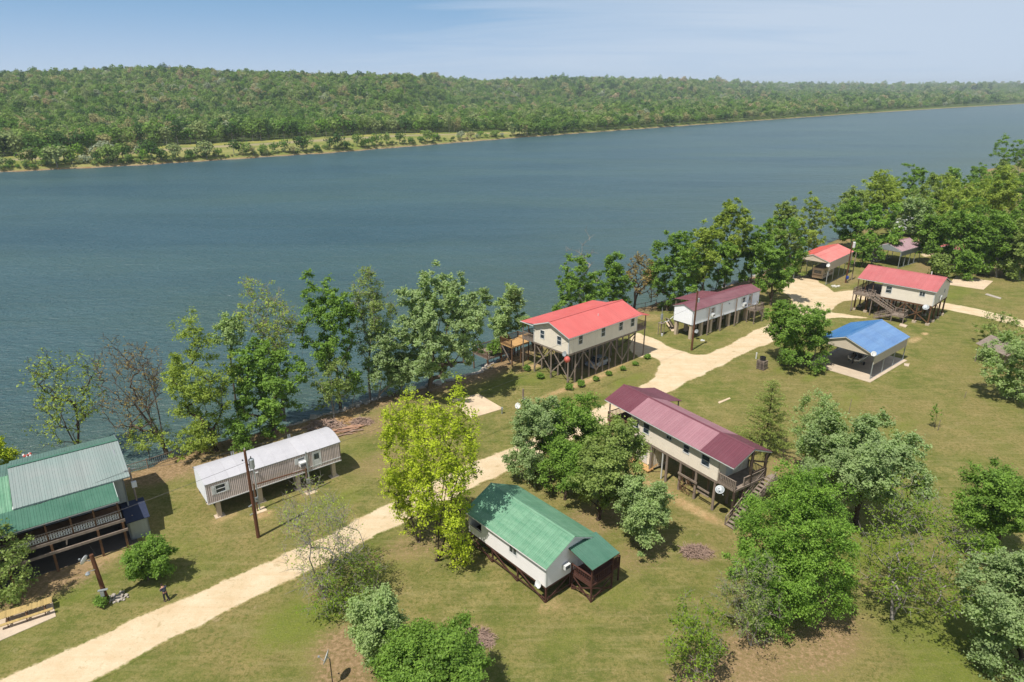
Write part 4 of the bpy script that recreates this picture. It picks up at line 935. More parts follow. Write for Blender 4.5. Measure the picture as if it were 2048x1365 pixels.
# roof: main gable, the river side running on at a flatter pitch over the porch, and a low porch roof round the far gable end
rf = MB(); k1 = (zr - ze) / (W1 / 2 + O1); yk = W1 * .94; zk = zr - (yk - W1 / 2) * k1
for x in (-O1, L1 + O1 - .03): rf.beam((x + .015, -O1, ze - .04), (x + .015, W1 / 2, zr - .04), .03, .16, 1).beam((x + .015, yk, zk - .04), (x + .015, W1 / 2, zr - .04), .03, .16, 1)
rf.box(-O1 + .05, L1 + O1 - .05, -O1 - .0, -O1 + .03, ze - .08, ze + .03, 1).box(-O1, L1 + O1 - .05, W1 + PB - .03, W1 + PB, ze - .10, ze + .02, 1)
rf.box(-O1, -O1 + .03, yk + .1, W1 + PB - .04, ze + .0, ze + .14, 1)
rf.add([(-O1, -O1 + .04, ze - .02), (L1 + O1, -O1 + .04, ze - .02), (L1 + O1, W1 / 2, zr - .02), (-O1, W1 / 2, zr - .02), (-O1, yk, zk - .02), (L1 + O1, yk, zk - .02), (-O1, W1 + PB - .04, ze - .02), (L1 + O1, W1 + PB - .04, ze - .02)], [(0, 1, 2, 3), (3, 2, 5, 4), (4, 5, 7, 6)], 2)
rf = rf.build('roof', [M['r_red'], M['white'], M['interior']], H1)
slope(rf, -O1, L1 + O1, W1 / 2, zr + .06, -O1, ze + .06, M['r_red'], 1.0, .5); slope(rf, -O1, L1 + O1, W1 / 2, zr + .06, yk, zk + .06, M['r_red'], 1.0, .5)
slope(rf, -O1, L1 + O1, yk, zk + .05, W1 + PB, ze + .05, M['r_red'], 1.0, .5)
MB().beam((-O1, W1 / 2, zr + .09), (L1 + O1, W1 / 2, zr + .09), .26, .03).build('ridge_cap', M['r_red'], H1)
MB().tube([(8.6, 2.0, 8.3), (8.6, 2.0, 9.0)], .06, 8).build('vent_pipe', M['white'], H1)
pr = MB(); pr.box(L1 + O1 + .02, L1 + PR + .45, -.3, W1 - .6, 7.06, 7.1, 0).box(L1 + PR + .4, L1 + PR + .43, -.3, W1 - .6, 6.95, 7.06, 1)
v_ = [(L1 + .12, -.35, 7.72), (L1 + PR + .45, -.35, 7.12), (L1 + PR + .45, W1 - .6, 7.12), (L1 + .12, W1 - .6, 7.72)]
pr = MB().add(v_ + [(a_, b_, c_ - .05) for a_, b_, c_ in v_], [(0, 1, 2, 3), (7, 6, 5, 4), (0, 4, 5, 1), (1, 5, 6, 2), (2, 6, 7, 3), (3, 7, 4, 0)])
for i in range(14): y = -.1 + i * .52; pr.beam((L1 + .14, y, 7.74), (L1 + PR + .44, y, 7.14), .05, .03)
pr.build('porch_roof', M['r_red'], H1)
deck(H1, L1 + .04, L1 + PR, 0, W1, zf + .05); deck(H1, 0, L1, W1 + .04, W1 + PB, zf + .05)
railing(H1, [(L1 + .15, .06), (L1 + PR - .06, .06), (L1 + PR - .06, W1 + PB - .06), (.06, W1 + PB - .06), (.06, W1 + .1)], zf + .05)
gp = [(x, y) for y in (.12, 3.7, W1 - .12) for x in [0.12 + i * (L1 - .24) / 10 for i in range(11)]]
posts(H1, gp, zf - .3, .13); posts(H1, [(L1 + PR - .12, .12, 7.1), (L1 + PR - .12, W1 - .7, 7.1), (.12, W1 + PB - .12, ze - .06), (4.2, W1 + PB - .12, ze - .06), (8.2, W1 + PB - .12, ze - .06), (12.2, W1 + PB - .12, ze - .06), (L1, W1 + PB - .12, ze - .06)], 7, .1)
xs_ = [0.12 + i * (L1 - .24) / 10 for i in range(11)]
for i0, i1 in ((0, 2), (4, 2), (4, 6), (8, 6), (8, 10)): brace(H1, (xs_[i0], -.05, .7), (xs_[i1], -.05, zf - .35), .05, .18)
for i0, i1 in ((0, 3), (6, 3), (6, 9)): brace(H1, (xs_[i0], W1 - .02, .7), (xs_[i1], W1 - .02, zf - .35), .05, .18)
for y0, y1 in ((.12, 3.7), (3.7, W1 - .12)): brace(H1, (-.04, y0, zf - .4), (-.04, y1, .9), .05, .18); brace(H1, (0.28, y1, zf - .4), (0.28, y0, .9), .05, .18); brace(H1, (L1 + .04, y0, zf - .4), (L1 + .04, y1, .9), .05, .18)
dish('satellite_dish', 'grey dish bolted under the near corner of the large red roofed cabin', frame_world(H1, (-.25, .5, 5.0)), (-.75, -.6, .45), .42, (.3, .25, -.1), 'galv')
# pier and deck on the river side
PD = thing('river_deck', 'wooden stairs and fishing deck going down to the river behind the large red roofed cabin', 'deck', (8.35, 93.97, 0), R(41.72))
deck(PD, -1.2, 2.6, 11.2, 14.0, 3.3, 'wood_new'); railing(PD, [(2.6, 11.3), (2.6, 14.0), (-1.2, 14.0), (-1.2, 11.3)], 3.3, 1.0, 'wood_brown')
deck(PD, -3.4, 2.6, 14.6, 18.6, .9, 'weathered', nm='lower_deck'); railing(PD, [(-3.4, 14.7), (-3.4, 18.5), (2.6, 18.5), (2.6, 14.7)], .9, 1.0, 'wood_brown')
stairs(PD, (0, 14.1, 3.2), (0, 17.4, .95), 1.2, 12, 'wood_brown'); deck(PD, .1, 2.2, W1 + PB + .05, 11.15, 4.9, 'wood_new', nm='landing'); stairs(PD, (2.9, 11.0, 4.9), (5.6, 12.4, .2), 1.1, 20, 'wood_brown')
posts(PD, [(x, y, 3.2) for x in (-1.1, .8, 2.5) for y in (11.3, 13.9)] + [(x, y, .85) for x in (-3.3, -.4, 2.5) for y in (14.7, 18.4)], 3, .11, 'wood_brown', -4)
brace(PD, (-1.1, 11.3, .2), (-1.1, 13.9, 3)); brace(PD, (-1.1, 13.9, .1), (2.5, 13.9, 3))

# ================================================================== green roofed cabin on dark braced posts
H2 = thing('stilt_house', 'white sided cabin with a pale green metal roof on dark brown braced posts', 'house', (2.91, 47.61, 0), R(131.3))
L2, W2 = 10.7, 6.2; zf, ze, zr = 1.75, 4.0, 5.6; a_, b_ = (0, 0), (L2, 0)
# long wall faces -x side of the picture: walk it so that outside is on the right (from far end back to the near corner)
m = MB(); wo_ = [(L2 - 4.75, L2 - 3.75, 2.75, 3.65), (.15, 1.9, 2.55, 3.8)]
wall(m, (L2, 0), (0, 0), zf, ze, wo_, lap=.2); wall(m, (0, 0), (0, -W2), zf, ze, [(4.0, 4.95, 1.9, 3.9)], lap=.2, zr=zr)
wall(m, (0, -W2), (L2, -W2), zf, ze, lap=.2); wall(m, (L2, -W2), (L2, 0), zf, ze, lap=.2, zr=zr); m.build('siding', M['vinyl'], H2)
MB().box(-.04, .1, -.1, .04, zf, ze).box(-.04, .1, -W2 - .04, -W2 + .1, zf, ze).build('corner_trim', M['white'], H2)
MB().box(.13, L2 - .13, -W2 + .13, -.13, zf, zf + .15).build('floor', M['interior'], H2)
f_ = window(H2, (L2, 0), (0, 0), *wo_[0], style='slide')
fw_ = MB().box(.0, 1.75, -.03, -.01, 0, .05); fw_.build('screen_frame', M['wood_stain'], H2, *[*(frame_at((L2, 0), (0, 0), .15, 2.55)[0:1]), (0, 0, frame_at((L2, 0), (0, 0), .15, 2.55)[1])])
door(H2, (0, 0), (0, -W2), 4.0, 4.95, 1.9, 3.9); air_con(H2, (0, 0), (0, -W2), 1.9, 2.75)
gable_roof(H2, -.35, L2 + .35, -W2 - .3, .35, ze - .08, zr, M['r_green'], M['vinyl'], pw=.61, rib=.22)
fb = MB().box(-.02, L2, -.16, -.02, zf - .26, zf - .01).box(-.02, L2, -W2 + .02, -W2 + .16, zf - .26, zf - .01)
for i in range(9): x = i * (L2 - .1) / 8; fb.box(x, x + .08, -W2 + .16, -.16, zf - .24, zf - .01)
fb.build('floor_beams', M['wood_stain'], H2)
px_ = [.1, 3.76, 7.3, L2 - .1]; square_posts(H2, [(x, y) for x in px_ for y in (-.12, -W2 / 2, -W2 + .12)], -.2, zf - .26)
for i in range(3):
    x0, x1 = px_[i], px_[i + 1]; brace(H2, (x0, .02, .15), (x1, .02, zf - .15), .05, .14, 'wood_stain'); brace(H2, (x0 + .05, -.02, .5), (x1 - .05, -.02, .5), .05, .12, 'wood_stain')
    brace(H2, (x0, -W2, .15), (x1, -W2, zf - .15), .05, .14, 'wood_stain')
brace(H2, (.05, -.15, .15), (.05, -W2 / 2, zf - .2), .05, .14, 'wood_stain'); brace(H2, (.05, -W2 / 2, zf - .2), (.05, -W2 + .1, .15), .05, .14, 'wood_stain'); brace(H2, (.05, -.15, .45), (.05, -W2 + .15, .45), .05, .12, 'wood_stain')
# front porch with its own small roof
py0, py1, pxo = -W2 + .35, -3.0, -2.55; zd = 1.85
deck(H2, pxo, -.05, py0, py1, zd, 'wood_stain'); square_posts(H2, [(pxo + .08, py1 - .08), (pxo + .08, py0 + .08)], -.2, 3.78, .13); square_posts(H2, [(-.2, py1 - .08), (-.2, py0 + .08)], -.2, zd - .27, .13)
railing(H2, [(-.15, py1 - .06), (pxo + .1, py1 - .06)], zd, .85, 'wood_stain', .24); railing(H2, [(pxo + .08, py1 - .15), (pxo + .08, py0 + .15)], zd, .85, 'wood_stain', .24)
bq = MB()                # two benches built into the railing
for y in (py1 - .35,): bq.beam((-.4, y, zd + .45), (pxo + .4, y, zd + .45), .38, .05).beam((-.4, y + .22, zd + .75), (pxo + .4, y + .22, zd + .75), .04, .2).beam((-.5, y, zd), (-.5, y, zd + .43), .3, .06).beam((pxo + .5, y, zd), (pxo + .5, y, zd + .43), .3, .06)
bq.build('porch_bench', M['wood_stain'], H2)
ptr = MB(); rfp = MB(); zt, zb = 4.5, 3.85
v_ = [(-.0, py0 - .35, zt), (pxo - .3, py0 - .35, zb), (pxo - .3, py1 + .35, zb), (-.0, py1 + .35, zt)]
rfp.add([(a_, b_, c_ - .08) for a_, b_, c_ in v_] + [(a_, b_, c_ - .02) for a_, b_, c_ in v_], [(3, 2, 1, 0), (4, 5, 6, 7), (0, 1, 5, 4), (1, 2, 6, 5), (2, 3, 7, 6)])
prf = rfp.build('porch_roof', M['wood_stain'], H2)
pn = 5; pw_ = (py1 - py0 + .7) / pn; Lp = math.hypot(pxo - .3, zt - zb); pm = panel_mesh(pw_, Lp, M['r_green_d'], .22)
for i in range(pn):
    o = link('roof_panel', pm, prf, (0, py1 + .35 - i * pw_, zt)); ax = math.atan2(zt - zb, -(pxo - .3)); o.rotation_euler = (Matrix.Rotation(-math.pi / 2, 4, 'Z') @ Matrix.Rotation(ax, 4, 'X')).to_euler()
for s_ in ((pxo + .02, py1 - .08, pxo + .02, py0 + .08), (-.2, py1 - .05, pxo + .1, py1 - .05)):
    brace(H2, (s_[0], s_[1], .12), (s_[2], s_[3], zd - .3), .05, .12, 'wood_stain'); brace(H2, (s_[0], s_[1], .5), (s_[2], s_[3], .5), .05, .12, 'wood_stain'); brace(H2, (s_[0], s_[1], zd - .3), (s_[2], s_[3], .12), .05, .12, 'wood_stain')
deck(H2, -2.2, -.9, py0 - 1.3, py0 - .04, zd - .1, 'wood_stain', nm='landing'); railing(H2, [(-2.15, py0 - .1), (-2.15, py0 - 1.25), (-.95, py0 - 1.25)], zd - .1, .9, 'wood_stain', .13); stairs(H2, (-.85, py0 - .7, zd - .1), (1.4, py0 - .7, 0), 1.0, 9, 'wood_stain')
square_posts(H2, [(-2.15, py0 - 1.22), (-.95, py0 - 1.22)], -.2, zd - .36, .12)
dish('satellite_dish', 'small white dish on the near corner of the pale green roofed white cabin', frame_world(H2, (.55, .35, 1.95)), (-.75, -.6, .35), .36, (.15, .1, -.25))

# ================================================================== long maroon roofed cabin
H3 = thing('stilt_house', 'long cream cabin under a maroon roof with a faded pink middle section and outside stairs', 'house', (21.30, 61.32, 0), R(123.97))
L3, W3 = 13.1, 4.83; zf, ze, zr = 3.7, 6.5, 7.75; dk = 2.25; bk = 4.0; ob = .62
wn3 = [(L3 - 1.95, L3 - .95, 4.75, 5.95), (L3 - 4.3, L3 - 3.3, 4.75, 5.95), (L3 - 9.6, L3 - 8.8, 5.0, 5.95), (L3 - 7.6, L3 - 6.9, 5.5, 5.95), (L3 - 12.4, L3 - 11.3, 4.75, 5.95)]
wn3 = [(L3 - x - w, L3 - x, a_, b_) for x, w, a_, b_ in ((1.2, 1.1, 4.7, 5.95), (4.0, .85, 4.95, 5.95), (6.6, .75, 5.45, 5.9), (10.0, .95, 4.65, 5.95), (11.7, .8, 4.7, 5.9))]
m = MB(); wall(m, (L3, 0), (0, 0), zf, ze, wn3, batten=.3); wall(m, (0, 0), (0, -W3), zf, ze, [(1.3, 2.2, 3.9, 5.9)], batten=.3, zr=zr); wall(m, (0, -W3), (L3, -W3), zf, ze, batten=.3); wall(m, (L3, -W3), (L3, 0), zf, ze, [(2.0, 2.9, 3.9, 5.9)], batten=.3, zr=zr)
m.build('siding', M['cream_siding'], H3); MB().box(.13, L3 - .13, -W3 + .13, -.13, zf, zf + .2).build('floor', M['interior'], H3)
for o in wn3: window(H3, (L3, 0), (0, 0), *o, style='slide' if o[3] - o[2] < .7 else 'sash')
door(H3, (0, 0), (0, -W3), 1.3, 2.2, 3.9, 5.9); door(H3, (L3, -W3), (L3, 0), 2.0, 2.9, 3.9, 5.9)
pick = lambda x: M['r_maroon_l'] if 2.2 < x < L3 - .6 else M['r_maroon']
gable_roof(H3, -dk, L3 + bk, -W3 - ob, ob, ze, zr, M['r_maroon'], M['white'], pw=.62, rib=.31, mats=pick, cap=M['r_maroon'])
# wider shed roof on the far left part
rw = MB().box(L3 - .6, L3 + bk, -W3 - ob - 2.3, -W3 - ob - 2.26, 5.86, 5.96); rw = rw.build('side_roof', M['white'], H3)
slope(rw, L3 - .7, L3 + bk, -W3 - ob + .2, ze + .08, -W3 - ob - 2.35, 6.02, M['r_maroon'], .62, .31)
posts(H3, [(L3 - .4, -W3 - ob - 2.1, 5.9), (L3 + bk - .3, -W3 - ob - 2.1, 5.9), (L3 + bk - .25, -.1, ze - .1), (L3 + bk - .25, -W3, ze - .1)], 6, .09)
fb = MB().box(-.02, L3, -.16, -.02, zf - .3, zf - .01).box(-.02, L3, -W3 + .02, -W3 + .16, zf - .3, zf - .01)
for i in range(12): x = i * (L3 - .1) / 11; fb.box(x, x + .08, -W3 + .16, -.16, zf - .27, zf - .01)
fb.build('floor_beams', M['weathered'], H3)
posts(H3, [(x, y) for x in (.35, 2.9, 5.1, 7.1, 9.6, 12.6) for y in (-.15, -W3 / 2, -W3 + .15)], zf - .3, .15)
square_posts(H3, [(7.75, -.12)], -.1, zf - .3, .12, 'white')
for x0, x1 in ((5.1, 7.1), (9.6, 7.2)): brace(H3, (x0, -W3 + .1, .3), (x1, -W3 + .1, zf - .4), .05, .15); brace(H3, (x0, -1.4, .3), (x1, -2.2, zf - .4), .05, .15)
brace(H3, (9.6, -.02, .2), (8.7, -.4, 1.4), .05, .15, 'wood_new')
deck(H3, -dk, -.04, -W3, 0, zf + .1); deck(H3, L3 + .04, L3 + bk, -W3, 0, zf + .1, 'wood_brown')
railing(H3, [(-.1, -.06), (-dk + .08, -.06)], zf + .1, .95, 'weathered', .2, bal=.09); railing(H3, [(-dk + .08, -1.4), (-dk + .08, -W3 + .06), (-.1, -W3 + .06)], zf + .1, .95)
railing(H3, [(L3 + .1, -.06), (L3 + bk - .08, -.06), (L3 + bk - .08, -W3 + .06)], zf + .1, .95, 'wood_brown', .22)
posts(H3, [(-dk + .15, -.12, 3.8), (-dk + .15, -W3 / 2, zr - .15), (-dk + .15, -W3 + .1, ze - .05), (-dk + .15, -1.5, 3.8)], 6, .16, 'bark_dark')
posts(H3, [(L3 + bk - .2, -.2, 3.8), (L3 + bk - .2, -W3 / 2, 3.8), (L3 + 2, -.2, 3.8)], 3.8, .14)
brace(H3, (-dk + .15, -W3, ze - .9), (-dk + .15, -W3 - .55, ze - .15), .1, .1, 'bark_dark'); brace(H3, (-dk + .12, -W3 / 2, 6.4), (-dk + .12, -W3 + .1, ze - 1.0), .1, .16, 'bark_dark'); brace(H3, (-dk + .12, -W3 / 2, 4.9), (-dk + .12, -W3 + .1, 4.9), .1, .12, 'bark_dark')
stairs(H3, (-dk - .5, -W3 - .1, zf + .1), (-dk - .55, .9, 0.05), 1.15, 15); MB().box(-dk - 1.1, -dk, -W3 - 1.0, -W3 - .1, zf - .02, zf + .1).build('landing', M['weathered'], H3)
# store room under the house with its white door, shelf and lattice screen
sr = MB(); wall(sr, (12.4, -.6), (9.5, -.6), .35, zf - .32, [(.9, 1.75, .45, 2.6)], batten=.3); wall(sr, (9.5, -.6), (9.5, -3.0), .35, zf - .32, batten=.3); sr.build('store_room', M['cream_siding'], H3)
door(H3, (12.4, -.6), (9.5, -.6), .9, 1.75, .45, 2.6); MB().box(9.4, 12.5, -.55, .35, .2, .34).build('step', M['wood_new'], H3)
MB().box(10.5, 11.7, -.6, -.05, 2.85, 2.93).build('door_awning', M['white'], H3)
MB().box(2.5, 5.2, .02, .12, 2.05, 2.28).box(.9, 2.5, -.12, -.02, 1.65, 1.85).box(.9, 2.5, -.12, -.02, 1.2, 1.32).build('shelf_rail', M['weathered'], H3)
lt = MB(); random.seed(4)
for i in range(46):
    x = random.uniform(3.1, 4.9); z = random.uniform(.1, 2.0); a_ = random.uniform(0, 3.1); l_ = random.uniform(.3, .8)
    lt.tube([(x, .06 + random.uniform(-.1, .1), z), (x + math.cos(a_) * l_, .06 + random.uniform(-.15, .15), max(.05, z + math.sin(a_) * l_))], [.03, .015], 5)
tag(lt.build('brush_screen', M['wood_brown'], H3), kind='stuff')
dish('satellite_dish', 'large pale round dish at the right corner of the long maroon roofed cabin', frame_world(H3, (-.9, .62, 3.4)), (-.35, -.55, .9), .46, (.25, -.5, -.35), 'galv')

# ================================================================== grey mobile home
H4 = thing('mobile_home', 'old grey mobile home with ribbed siding and a rounded grey roof raised on block piers', 'mobile home', (-31.03, 59.56, 0), R(37.81))
L4, W4 = 14.55, 4.35; zf, ze, zr = 2.05, 4.36, 4.95; o4 = [(.9, 1.9, 3.0, 3.95), (9.6, 10.4, 3.35, 4.0), (11.3, 12.15, 2.3, 4.1)]
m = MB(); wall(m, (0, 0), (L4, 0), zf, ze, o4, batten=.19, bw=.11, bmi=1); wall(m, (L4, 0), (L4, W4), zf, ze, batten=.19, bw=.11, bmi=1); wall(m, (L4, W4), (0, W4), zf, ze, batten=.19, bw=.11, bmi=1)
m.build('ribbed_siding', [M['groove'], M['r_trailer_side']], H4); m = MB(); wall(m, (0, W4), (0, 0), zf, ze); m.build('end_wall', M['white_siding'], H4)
window(H4, (0, 0), (L4, 0), *o4[0], shutters='white'); window(H4, (0, 0), (L4, 0), *o4[1], shutters='white'); door(H4, (0, 0), (L4, 0), *o4[2])
air_con(H4, (0, 0), (L4, 0), 9.65, 3.1, .75, .5, .55)
MB().box(0, L4, -.05, 0, zf - .04, zf + .05).box(8.9, 14.5, -.045, -.02, zf + .42, zf + .5).build('base_trim', M['white'], H4)
MB().box(5.0, 5.3, -.14, -.02, 3.9, 4.0).build('porch_lamp', M['white'], H4)
# bowed roof in sheets
rf = MB(); ny = 9; rb = MB().box(-.08, L4 + .08, -.07, -.02, ze - .06, ze + .03).box(-.08, L4 + .08, W4 + .02, W4 + .07, ze - .06, ze + .03); rb = rb.build('roof', M['galv'], H4)
prof = [(-.08 + (W4 + .16) * i / ny, ze + (zr - ze) * (1 - abs(2 * i / ny - 1) ** 2.2)) for i in range(ny + 1)]
for end, x in ((0, 0.0), (1, L4)):
    g_ = MB().add([(x, y, z - .01) for y, z in prof] + [(x + (.05 if end == 0 else -.05), y, z - .01) for y, z in prof], [tuple(range(ny + 1)), tuple(range(2 * ny + 1, ny, -1))]); g_.build('gable_cap', M['white_siding'] if end == 0 else M['r_trailer_side'], H4)
nsh = 12
for i in range(nsh):
    x0, x1 = -.1 + (L4 + .2) * i / nsh, -.1 + (L4 + .2) * (i + 1) / nsh - .015; s_ = MB(); s_.smooth = False
    for q in range(ny):
        (ya, za), (yb, zb) = prof[q], prof[q + 1]; s_.add([(0, ya, za), (x1 - x0, ya, za), (x1 - x0, yb, zb), (0, yb, zb)], [(0, 1, 2, 3)])
        s_.add([(x1 - x0 - .04, ya, za + .028), (x1 - x0 + .02, ya, za + .028), (x1 - x0 + .02, yb, zb + .028), (x1 - x0 - .04, yb, zb + .028), (x1 - x0 - .04, ya, za), (x1 - x0 - .04, yb, zb)], [(0, 1, 2, 3), (0, 3, 5, 4)])
    s_.build('roof_sheet', M['r_trailer'], rb, (x0, 0, .03))
MB().tube([(4.3, 1.5, ze + .3), (4.3, 1.5, ze + .72)], .07, 8).build('vent_pipe', M['dark_metal'], H4)
fr = MB().box(0, L4, .9, 1.1, zf - .3, zf - .02).box(0, L4, W4 - 1.1, W4 - .9, zf - .3, zf - .02)
for i in range(14): x = .2 + i * (L4 - .5) / 13; fr.box(x, x + .1, .05, W4 - .05, zf - .14, zf - .03)
fr.build('chassis', M['dark_metal'], H4)
pm_ = MB().box(-.22, .22, -.22, .22, 0, zf - .15).box(-.5, .5, -.4, .4, -.05, .06).mesh('pier', M['concrete'])
for x in (1.0, 5.3, 9.5, 13.7):
    for y in (.55, W4 - .6): link('pier', pm_, H4, (x, y, 0))
lv = MB()
for x in (3.9, 10.2): lv.box(x, x + .1, W4 - .1, W4, ze, ze + .55).box(x + .2, x + .3, W4 - .1, W4, ze, ze + .55)
lv.build('roof_brackets', M['galv'], H4)

# ================================================================== white mobile home with maroon roof
H5 = thing('mobile_home', 'long white mobile home with a maroon roof standing on tall piers by the road', 'mobile home', (31.71, 113.69, 0), R(39.0))
L5, W5 = 20.7, 4.1; zf, ze, zr = 2.75, 5.4, 6.15; o5 = [(5.3, 6.3, 3.9, 4.9), (15.0, 15.9, 3.95, 5.0), (17.1, 17.9, 3.0, 5.0)]
m = MB(); wall(m, (0, 0), (L5, 0), zf, ze, o5, batten=.4, bw=.03); wall(m, (L5, 0), (L5, W5), zf, ze, batten=.4, zr=zr); wall(m, (L5, W5), (0, W5), zf, ze, batten=.4); wall(m, (0, W5), (0, 0), zf, ze, batten=.4, zr=zr, bw=.02); m.build('siding', M['white_siding'], H5)
window(H5, (0, 0), (L5, 0), *o5[0], shutters='white'); window(H5, (0, 0), (L5, 0), *o5[1], shutters='white'); door(H5, (0, 0), (L5, 0), *o5[2]); air_con(H5, (0, 0), (L5, 0), 5.4, 3.35); air_con(H5, (0, 0), (L5, 0), 15.2, 3.3, .8, .6)
MB().box(-.0, L5, -.045, -.0, zf - .05, zf + .03).box(10.6, 10.9, -.12, -.02, 4.6, 4.8).build('base_trim', M['galv'], H5)
gable_roof(H5, -.15, L5 + .15, -.22, W5 + .22, ze, zr, M['r_maroon_w'], M['galv'], pw=.92, rib=.31)
# porch roof on the river side
rw = MB().box(6.0, 13.5, W5 + 3.9, W5 + 3.94, 4.66, 4.78).build('porch_roof', M['galv'], H5); slope(rw, 5.0, 13.5, W5 + .1, ze + .02, W5 + 4.0, 4.84, M['r_maroon_w'], .92, .31)
deck(H5, 5.2, 13.3, W5 + .05, W5 + 3.8, 2.8, 'wood_brown'); railing(H5, [(5.3, W5 + .2), (5.3, W5 + 3.7), (13.2, W5 + 3.7)], 2.8, .95, 'wood_brown', .25); posts(H5, [(5.3, W5 + 3.7, 4.7), (9.2, W5 + 3.7, 4.7), (13.2, W5 + 3.7, 4.7)], 4.7, .09)
fr = MB()
for i in range(18): x = .2 + i * (L5 - .5) / 17; fr.box(x, x + .12, .05, W5 - .05, zf - .2, zf - .06)
fr.build('chassis', M['dark_metal'], H5)
pm_ = MB().box(-.3, .3, -.25, .25, -.05, zf - .2).mesh('pier', M['concrete'])
for i in range(8):
    for y in (.45, W5 - .45): link('pier', pm_, H5, (.5 + i * 2.8, y, 0))
posts(H5, [(4.3, -.32, 5.3), (8.1, -.32, 5.35), (12.7, -.32, 5.35), (17.6, -.32, 5.4)], 5.3, .12, 'weathered')
deck(H5, 16.2, 19.2, -2.2, -.5, 2.75, 'weathered'); railing(H5, [(16.3, -.55), (16.3, -2.1), (19.1, -2.1), (19.1, -1.5)], 2.75, .95, 'weathered', .2); posts(H5, [(16.3, -2.1, 2.6), (19.1, -2.1, 2.6), (16.3, -.6, 2.6), (19.1, -.6, 2.6)], 2.6, .08); stairs(H5, (19.3, -1.0, 2.7), (21.6, -1.0, 0.05), .95, 10)
stairs(H5, (.4, W5 + 1.6, 2.6), (2.4, W5 + 1.6, .1), .9, 9, rail=False)
dish('satellite_dish', 'small grey dish on a short arm by the near pier of the white mobile home', frame_world(H5, (.9, -.45, 1.55)), (-.7, -.5, .5), .38, (.2, .1, -.5), 'galv', pole=1.1)

# ================================================================== carports
def carport(nm, label, loc, ang, L, W, zs, ze, zr, mat, wmat, ov=.3, nposts=4, slab=None, gfront=True):
    t = thing(nm, label, 'carport', loc, R(ang)); m = MB()
    k_ = 0
    for x, a_, b_ in ((0, (0, W), (0, 0)), (L, (L, 0), (L, W))):
        if x or gfront:
            mm = MB(); wall(mm, a_, b_, ze - .25, ze - .02, zr=zr - .04, t=.05, batten=.35); mm.build('gable_panel', M[wmat], t)
    m = MB(); wall(m, (0, 0), (L, 0), zs, ze, t=.04, batten=.3); m.build('side_panel', M[wmat], t); m = MB(); wall(m, (L, W), (0, W), zs, ze, t=.04, batten=.3); m.build('side_panel', M[wmat], t)
    gable_roof(t, -ov, L + ov, -.18, W + .18, ze, zr, M[mat], M['white'], pw=.9, rib=.3)
    me_ = MB().box(-.06, .06, -.06, .06, -.1, ze - .05).mesh('post', M['galv'])
    for i in range(nposts):
        for y in (.1, W - .1): link('post', me_, t, (.1 + (L - .2) * i / (nposts - 1), y, 0))
    tr = MB()
    for i in range(nposts * 2 - 1):
        x = .1 + (L - .2) * i / (nposts * 2 - 2); tr.beam((x, .08, ze - .12), (x, W / 2, zr - .16), .06, .08).beam((x, W - .08, ze - .12), (x, W / 2, zr - .16), .06, .08).beam((x, .1, ze - .3), (x, W - .1, ze - .3), .05, .06)
    tr.beam((.1, .1, .12), (L - .1, .1, .12), .06, .06).beam((.1, W - .1, .12), (L - .1, W - .1, .12), .06, .06); tr.build('roof_frame', M['galv'], t)
    if slab: x0, x1, y0, y1 = slab; MB().box(x0, x1, y0, y1, -.05, .07).build('slab', M['concrete'], t)
    return t
H6 = carport('carport', 'blue roofed carport with tan gable panels sheltering a white boat', (54.94, 96.05, 0), 40.52, 12.3, 9.2, 2.5, 4.05, 5.82, 'r_blue', 'carport_tan', slab=(-1.1, 12.7, -.45, 9.6), nposts=4)
dish('satellite_dish', 'small white dish on the front corner of the blue roofed carport', frame_world(H6, (-.35, .1, 4.35)), (-.7, -.6, .4), .4, (.2, .1, -.3))
H8 = carport('carport', 'bright red roofed carport at the end of the gravel yard holding a camper', (71.31, 149.77, 0), 46.23, 14.9, 7.6, 3.25, 5.25, 6.5, 'r_redcp', 'carport_tan', nposts=5, ov=.2)
dish('satellite_dish', 'small white dish on the front corner of the bright red roofed carport', frame_world(H8, (-.35, .05, 4.6)), (-.7, -.5, .5), .42, (.2, .1, -.3))
H9 = carport('carport', 'mauve roofed carport with pale grey side panels under the trees', (95.66, 164.78, 0), 37.57, 11.27, 6.8, 3.0, 4.3, 5.7, 'r_mauve', 'galv', nposts=5, ov=.05)

# ================================================================== second red roofed cabin
H7 = thing('stilt_house', 'beige cabin with a dusty red roof on thick piled posts, stairs zigzagging down its front', 'house', (78.36, 121.51, 0), R(134.22))
L7, W7 = 9.2, 9.1; zf, ze, zr = 3.8, 6.62, 8.5; dk7 = 4.6; w7 = [(1.6, 2.55, 5.3, 6.2), (L7 - 1.85, L7 - .8, 4.75, 6.1)]; w7 = [(L7 - b_, L7 - a_, c_, d_) for a_, b_, c_, d_ in w7]
m = MB(); wall(m, (L7, 0), (0, 0), zf, ze, w7, batten=.35); wall(m, (0, 0), (0, -W7), zf, ze, [(5.9, 6.6, 5.2, 6.0)], batten=.35, zr=zr); wall(m, (0, -W7), (L7, -W7), zf, ze, batten=.35); wall(m, (L7, -W7), (L7, 0), zf, ze, [(7.2, 8.1, 4.0, 6.0), (3, 5, 4.6, 6.0)], batten=.35, zr=zr); m.build('siding', M['beige_siding'], H7)
MB().box(.13, L7 - .13, -W7 + .13, -.13, zf, zf + .2).build('floor', M['interior'], H7); MB().box(-.04, .1, -.1, .035, zf, ze).build('corner_trim', M['white'], H7)
